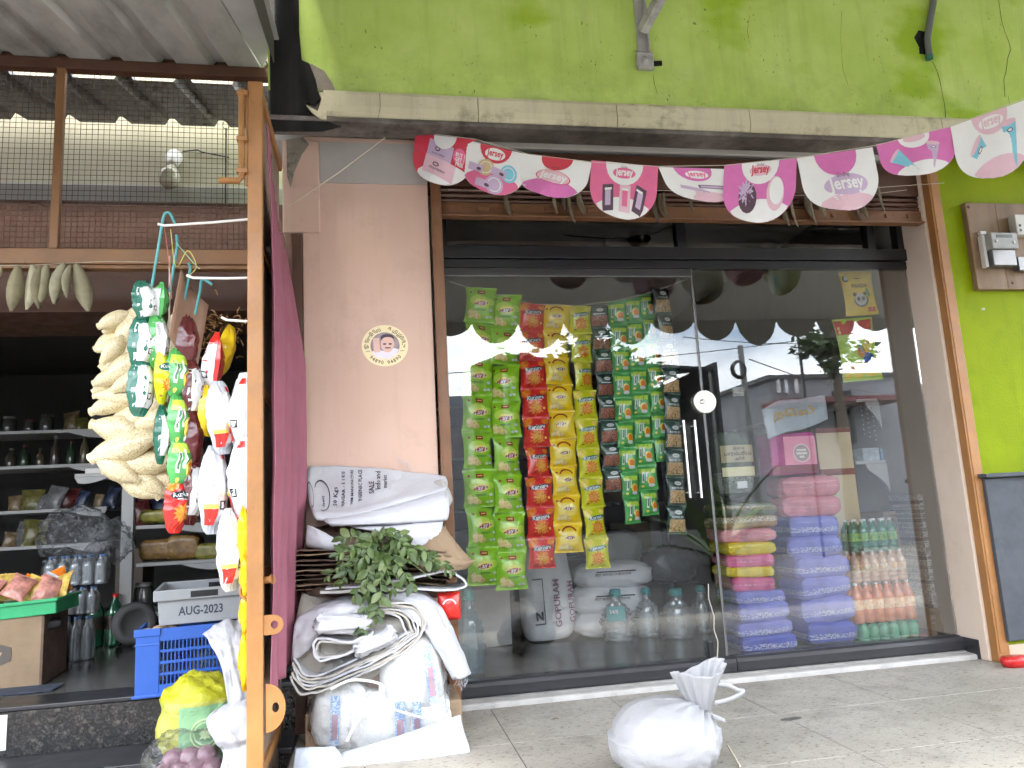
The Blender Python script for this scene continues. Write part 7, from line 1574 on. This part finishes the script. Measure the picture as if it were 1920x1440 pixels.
# torn white sack, yellow sack, onion bag
tw_ = thing('hanging_sack', 'creased white woven sack slumped between crates and gate post', 'sack', (0,0,0), group='white woven sacks beside the crates')
rows = [[(380,1190,-.62),(410,1168,-.60),(440,1162,-.56),(472,1165,-.55)], [(392,1205,-.72),(420,1200,-.74),(445,1195,-.72),(475,1190,-.70)], [(412,1240,-.74),(428,1238,-.77),(450,1235,-.76),(476,1232,-.73)], [(425,1300,-.72),(440,1300,-.76),(458,1298,-.76),(478,1296,-.74)], [(430,1335,-.70),(445,1335,-.74),(460,1335,-.74),(478,1335,-.72)]]
sheet('cloth', rows, WEAVE, tw_, amp=.02, seed=131, fr=5)
tw2 = thing('hanging_sack', 'lower white sack bundle slumped against the gate post', 'sack', (0,0,0), group='white woven sacks beside the crates')
rows = [[(432,1318,-.72),(450,1312,-.74),(480,1308,-.72)], [(388,1348,-.82),(430,1340,-.86),(480,1330,-.84)], [(402,1388,-.84),(436,1386,-.88),(480,1372,-.86)], [(418,1412,-.82),(446,1406,-.86),(480,1400,-.84)], [(412,1450,-.86),(446,1450,-.89),(482,1450,-.86)], [(405,1500,-.86),(446,1500,-.89),(482,1500,-.86)]]
sheet('cloth', rows, WEAVE, tw2, amp=.022, seed=135, fr=5)
def mat_ysack():
    m, g, b = base_mat('yellow_green_printed_sack'); v = g.coords(); sp = g.new('ShaderNodeSeparateXYZ'); g.l(v, sp.inputs[0])
    c = g.ramp(g.noise(6, 5, .6, v), [(.3, (.36,.38,.05)), (.7, (.46,.46,.10))])
    md = g.math('MULTIPLY', g.math('GREATER_THAN', sp.outputs['X'], -.05), g.math('LESS_THAN', sp.outputs['Z'], .07)); c = g.mix(md, c, (.22,.42,.22))
    c = g.mix(g.math('GREATER_THAN', sp.outputs['Z'], .085), c, (.40,.40,.015))
    setc(g, b, 'Base Color', c); b.inputs['Roughness'].default_value = .5; setc(g, b, 'Normal', g.bump(g.noise(18, 5, .6, v, 1.), .6, .012)); return m
p = at(362, 1358, -.62); k = (-.62-CAM.y)/FOC; YSK = mat_ysack()
ys = thing('yellow_sack', 'yellow and green printed sack slumped on the lower granite step', 'sack', (p.x, -.50, p.z))
ob('body', blob(.145, .14, .165, 140, .13, 2.8, 48, 36, 2.6), YSK, ys)
mb = MB(); SF = lambda x, z, e: (x, -.152-e-.01*math.cos(x*8), z)
for r_, w_ in ((.055,.006),(.042,.004)): decal(mb, put(arcband(r_, w_, 0, 2*PI, 26), .055, -.03), SF, 0, .004)
decal(mb, put(star(.030,.016,8), .055, -.03), SF, 0, .004); ob('emblem', mb, M('pale_green_emblem', (.42,.56,.28), .5), ys, fixn=False)
rows = [[(308,1318,-.60),(335,1302,-.60),(380,1300,-.60),(425,1288,-.58)], [(312,1332,-.68),(345,1326,-.72),(390,1318,-.71),(430,1306,-.68)], [(322,1340,-.67),(355,1338,-.70),(390,1328,-.69),(428,1316,-.66)]]
sheet('rolled_mouth', rows, M('bright_yellow_weave', (.42,.41,.02), .5, .12, 10, bump=.6, bscale=20), ys, amp=.02, seed=150, fr=6, solid=.01)
p = at(350, 1425, -.74); ob_ = thing('onion_bag', 'clear plastic bag of purple onions below the yellow sack', 'onion bag', (p.x, -.70, p.z))
ONI = M('purple_onion_skin', (.22,.12,.15), .35, .3, 14)
for i in range(7): ob('onion', blob(.044,.044,.038,i,.06,2.0,16,12), ONI, ob_, (-.09+.06*(i % 4)+.03*(i//4), -.02+.04*(i//4), -.05+.04*(i//4)), (.3*i,.5*i,0))
ob('film', blob(.155,.11,.10,160,.20,2.3,44,30,2.5), CLR, ob_, fixn=False)
p = at(4, 1395, -.13); mb = MB(); mb.box(-.08,.012,-.003,0,-.075,.075); tag(ob('paper_notice', mb, F['white'], loc=(p.x,-.119,.10)), 'white paper notice stuck on the granite riser', 'notice')
# ------------------------------------------------------------------ round sticker on the pilaster
p = at(722, 648, -.252); stk = thing('wall_sticker', 'round cream sticker with portrait and phone number on the pink pilaster', 'sticker', (p.x, -.2505, p.z))
mb = MB(); decal(mb, disc2(.116, .107, 40), lambda x, z, e: (x, -e, z), 0, .0010); ob('disc', mb, M('cream_sticker', (.80,.70,.42), .5, .05), stk, fixn=False)
mb = MB(); DI = lambda x, z, e: (x, -e, z); SM = [M('sticker_ink', (.10,.06,.03), .6), M('portrait_ground', (.30,.24,.26), .6, .3, 30), M('portrait_skin', (.72,.47,.40), .6, .08), M('portrait_white', (.75,.70,.78), .6, .06), M('portrait_dark', (.06,.04,.05), .6)]
decal(mb, put(disc2(.073,.069,30), 0,0), DI, 1, .0014)
decal(mb, put(poly2([(-.068,-.03),(-.05,-.055),(-.02,-.068),(.02,-.068),(.055,-.048),(.068,-.02),(.04,-.012),(.0,-.03),(-.04,-.02)]), 0,0), DI, 3, .0018)
decal(mb, put(disc2(.034,.043,22), .012,.008), DI, 2, .0021); decal(mb, put(rect2(-.016,.016,-.034,.040), -.042,.0,.05), DI, 2, .0021); decal(mb, put(disc2(.034,.020,18), .012,.040), DI, 4, .0024); decal(mb, put(disc2(.028,.014,18), .014,.030), DI, 2, .0026)
for x in (-.002, .026): decal(mb, put(disc2(.009,.0045,10), x, .008), DI, 4, .0029)
decal(mb, put(rect2(-.014,.014,-.003,.003), .013,-.012), DI, 4, .0029)
for x in (-.085,.085): decal(mb, put(rect2(-.010,.010,-.0012,.0012), x, -.028), DI, 0, .0016)
def ring_text(t, r, a0, a1, size, outward):
    n = len(t)
    for i, ch in enumerate(t):
        if ch == ' ': continue
        a = a0+(a1-a0)*i/(n-1); vs, fs = words(ch, size, .012)
        rot = a-PI/2 if outward else a+PI/2
        if vs: decal(mb, put((vs, fs), r*math.cos(a), r*.93*math.sin(a), rot), DI, 0, .0016)
cl = ['ஓ','ர','ணி','யி','ல்',' ','த','மி','ழ்','நா','டு']
ring_text(cl, .093, math.radians(183), math.radians(2), .026, True)
ring_text('94890 94890', .094, math.radians(222), math.radians(318), .026, False)
ob('print', mb, SM, stk, fixn=False)

# ------------------------------------------------------------------ meter board on the lime wall
x0, zt_ = at(1808, 382, -.29).x, at(1808, 380, -.29).z; zb_ = at(1830, 543, -.29).z
WOOD = M('brown_meter_board', (.20,.125,.065), .6, .15, 10, stretch=(1,1,.15), dirt=(.10,.06,.03), dscale=6)
mbd = thing('meter_board', 'brown wooden electric meter board on the lime wall', 'meter board', (0,0,0))
mb = MB(); mb.box(x0, x0+.50, -.295, -.2555, zb_, zt_); ob('board', mb, WOOD, mbd, bevel=.004)
mb = MB(); mb.box(x0+.205, x0+.2065, -.2962, -.295, zb_+.005, zt_-.005); ob('board_joint', mb, DBROWN, mbd)
for dx, dz in ((.02,-.03),(.24,.04)):
    mb = MB(); mb.lathe([(0,.004),(.008,.003),(.01,0)], 10); mb.xf(Matrix.Translation((x0+dx,-.296,(zt_ if dz < 0 else zb_)+dz)) @ Matrix.Rotation(PI/2,4,'X')); ob('screw', mb, DBROWN, mbd)
GM = M('grey_meter_case', (.30,.30,.29), .45, .1, 20); CLM = M('dark_clear_cover', (.10,.10,.105), .12, .2, 12, spec=.7)
a = at(1862, 440, -.33); b_ = at(1893, 500, -.33); xa, xb = at(1840,470,-.31).x, at(1894,470,-.31).x; za, zb__ = at(1866,443,-.31).z, at(1866,502,-.31).z
em = thing('electric_meter', 'grey electric meter with clear lower cover on the wooden board', 'meter', (0,0,0))
mb = MB(); mb.box(xa+.02, xb, -.375, -.2955, (za+zb__)/2-.0, za); ob('case', mb, GM, em, bevel=.005)
mb = MB(); mb.box(xa+.055, xb-.035, -.3765, -.375, za-.032, za-.014); ob('display', mb, M('meter_display', (.05,.07,.055), .2), em)
mb = MB(); mb.box(xa+.03, xb-.01, -.355, -.2955, zb__, (za+zb__)/2-.001); ob('terminal_cover', mb, CLM, em, bevel=.004)
mb = MB(); mb.box(xa, xa+.019, -.33, -.2955, zb__, za); ob('side_bracket', mb, WHITEP, em, bevel=.002)
for dx, dz in ((.05,-.055),(xb-xa-.03,-.06)):
    mb = MB(); mb.box(xa+dx-.006, xa+dx+.006, -.381, -.375, za+dz-.010, za+dz+.008); ob('seal', mb, WHITEP, em, bevel=.002)
mb = MB(); mb.box(xa+.005, xa+.045, -.32, -.2955, za+.008, za+.028); ob('top_lug', mb, WHITEP, em, bevel=.003)
a, b_ = at(1897, 404, -.33), at(1897, 442, -.33)
sw_ = thing('fuse_carrier', 'white porcelain fuse carrier at the edge of the meter board', 'fuse', (0,0,0))
mb = MB(); mb.box(a.x, a.x+.10, -.35, -.2955, b_.z, a.z); ob('base', mb, M('old_white_porcelain', (.48,.46,.42), .4, .1), sw_, bevel=.004)
for dz in (.02, .05): mb = MB(); mb.box(a.x+.018, a.x+.03, -.353, -.35, b_.z+dz, b_.z+dz+.014); ob('slot', mb, BLACKAL, sw_)
a, b_ = at(1905, 482, -.33), at(1905, 508, -.33); mb = MB(); mb.box(a.x, a.x+.10, -.34, -.2955, b_.z, a.z); t = tag(ob('switch', mb, CLM, bevel=.004), 'small dark switch box low on the meter board', 'switch')
mb = MB(); mb.tube(catmull([(xb-.02,-.30,za-.01),(xb+.02,-.302,za+.03),(xb+.035,-.302,za+.0),(a.x,-.302,a.z-.02)],5), .004, 6); tag(ob('meter_wire', mb, BLACKAL), 'black wire linking the meter and the switch box', 'wire')
cl_ = at(1843, 580, -.257); mb = MB(); mb.lathe([(0,.012),(.007,.010),(.009,0)], 10); mb.xf(Matrix.Rotation(PI/2,4,'X')); tag(ob('wall_nail', mb, WHITEP, loc=(cl_.x,-.255,cl_.z)), 'pale nail stub in the lime wall below the meter board', 'nail')
# slate panel and red object
a, b_ = at(1848, 893, -.30), at(1920, 1205, -.30)
SL = M('blue_grey_slate_paint', (.055,.062,.075), .7, .15, 6, dirt=(.12,.13,.14), dscale=5, dlo=.6, dhi=.85, bump=.2, bscale=40)
sp_ = thing('slate_panel', 'dark blue grey panel under a ledge at the right edge of the lime wall', 'panel', (0,0,0))
mb = MB(); mb.box(at(1862,1000,-.30).x+.0, a.x+.9, -.30, -.2555, at(1870,1205,-.30).z, a.z-.012); ob('panel', mb, SL, sp_, bevel=.004)
mb = MB(); mb.box(a.x-.03, a.x+.9, -.34, -.2555, a.z-.008, a.z+.014); ob('ledge', mb, SL, sp_, bevel=.003)
q = ground(1908, 1252, 0); rd_ = thing('red_pail', 'red plastic dust pan lying at the foot of the lime wall', 'dust pan', (q.x+.02, q.y+.03, 0))
mb = MB(); mb.lathe([(0,.0),(.07,.0),(.085,.03),(.08,.05),(.0,.05)], 18, sy=.6); ob('pan', mb, M('glossy_red_plastic', (.50,.02,.02), .3), rd_); mb = MB(); mb.tube([(.05,0,.04),(.2,0,.06)], .012, 8); ob('handle', mb, _MC['glossy_red_plastic'], rd_)
st_ = ground(1485, 1348, 0); mb = MB(); vs, fs = disc2(.055,.02,18); mb.add([(x*(1+.2*nz3(x*30,z*30)), z, 0) for x, z in vs], fs); tag(ob('oil_stain', mb, M('dark_stain', (.07,.065,.06), .6), loc=(st_.x, st_.y, .0016), rot=(0,0,.1)), 'dark oily stain on the mosaic platform', 'stain')
for i, (px, py, lab) in enumerate(((1048,1349,'crumpled dry leaf scrap near the threshold'),(1000,1378,'tiny white paper scrap on the platform tiles'))):
    q = ground(px, py, 0); mb = leafmesh(.012,.035,.6,.3,3) if i == 0 else MB().box(0,.006,0,.004,0,.001); tag(ob('litter', mb, DRYB[1] if i == 0 else F['white'], loc=(q.x,q.y,.003), rot=(.2,0,1.2), fixn=False), lab, 'litter')
q = ground(1388, 1440, 0); a = ground(1350, 1385, 0.05); mb = MB(); mb.tube([(a.x+.03,a.y,.02),(q.x,q.y,.006)], .004, 6); tag(ob('stick', mb, STR), 'thin stick lying beside the tied white sack', 'stick')
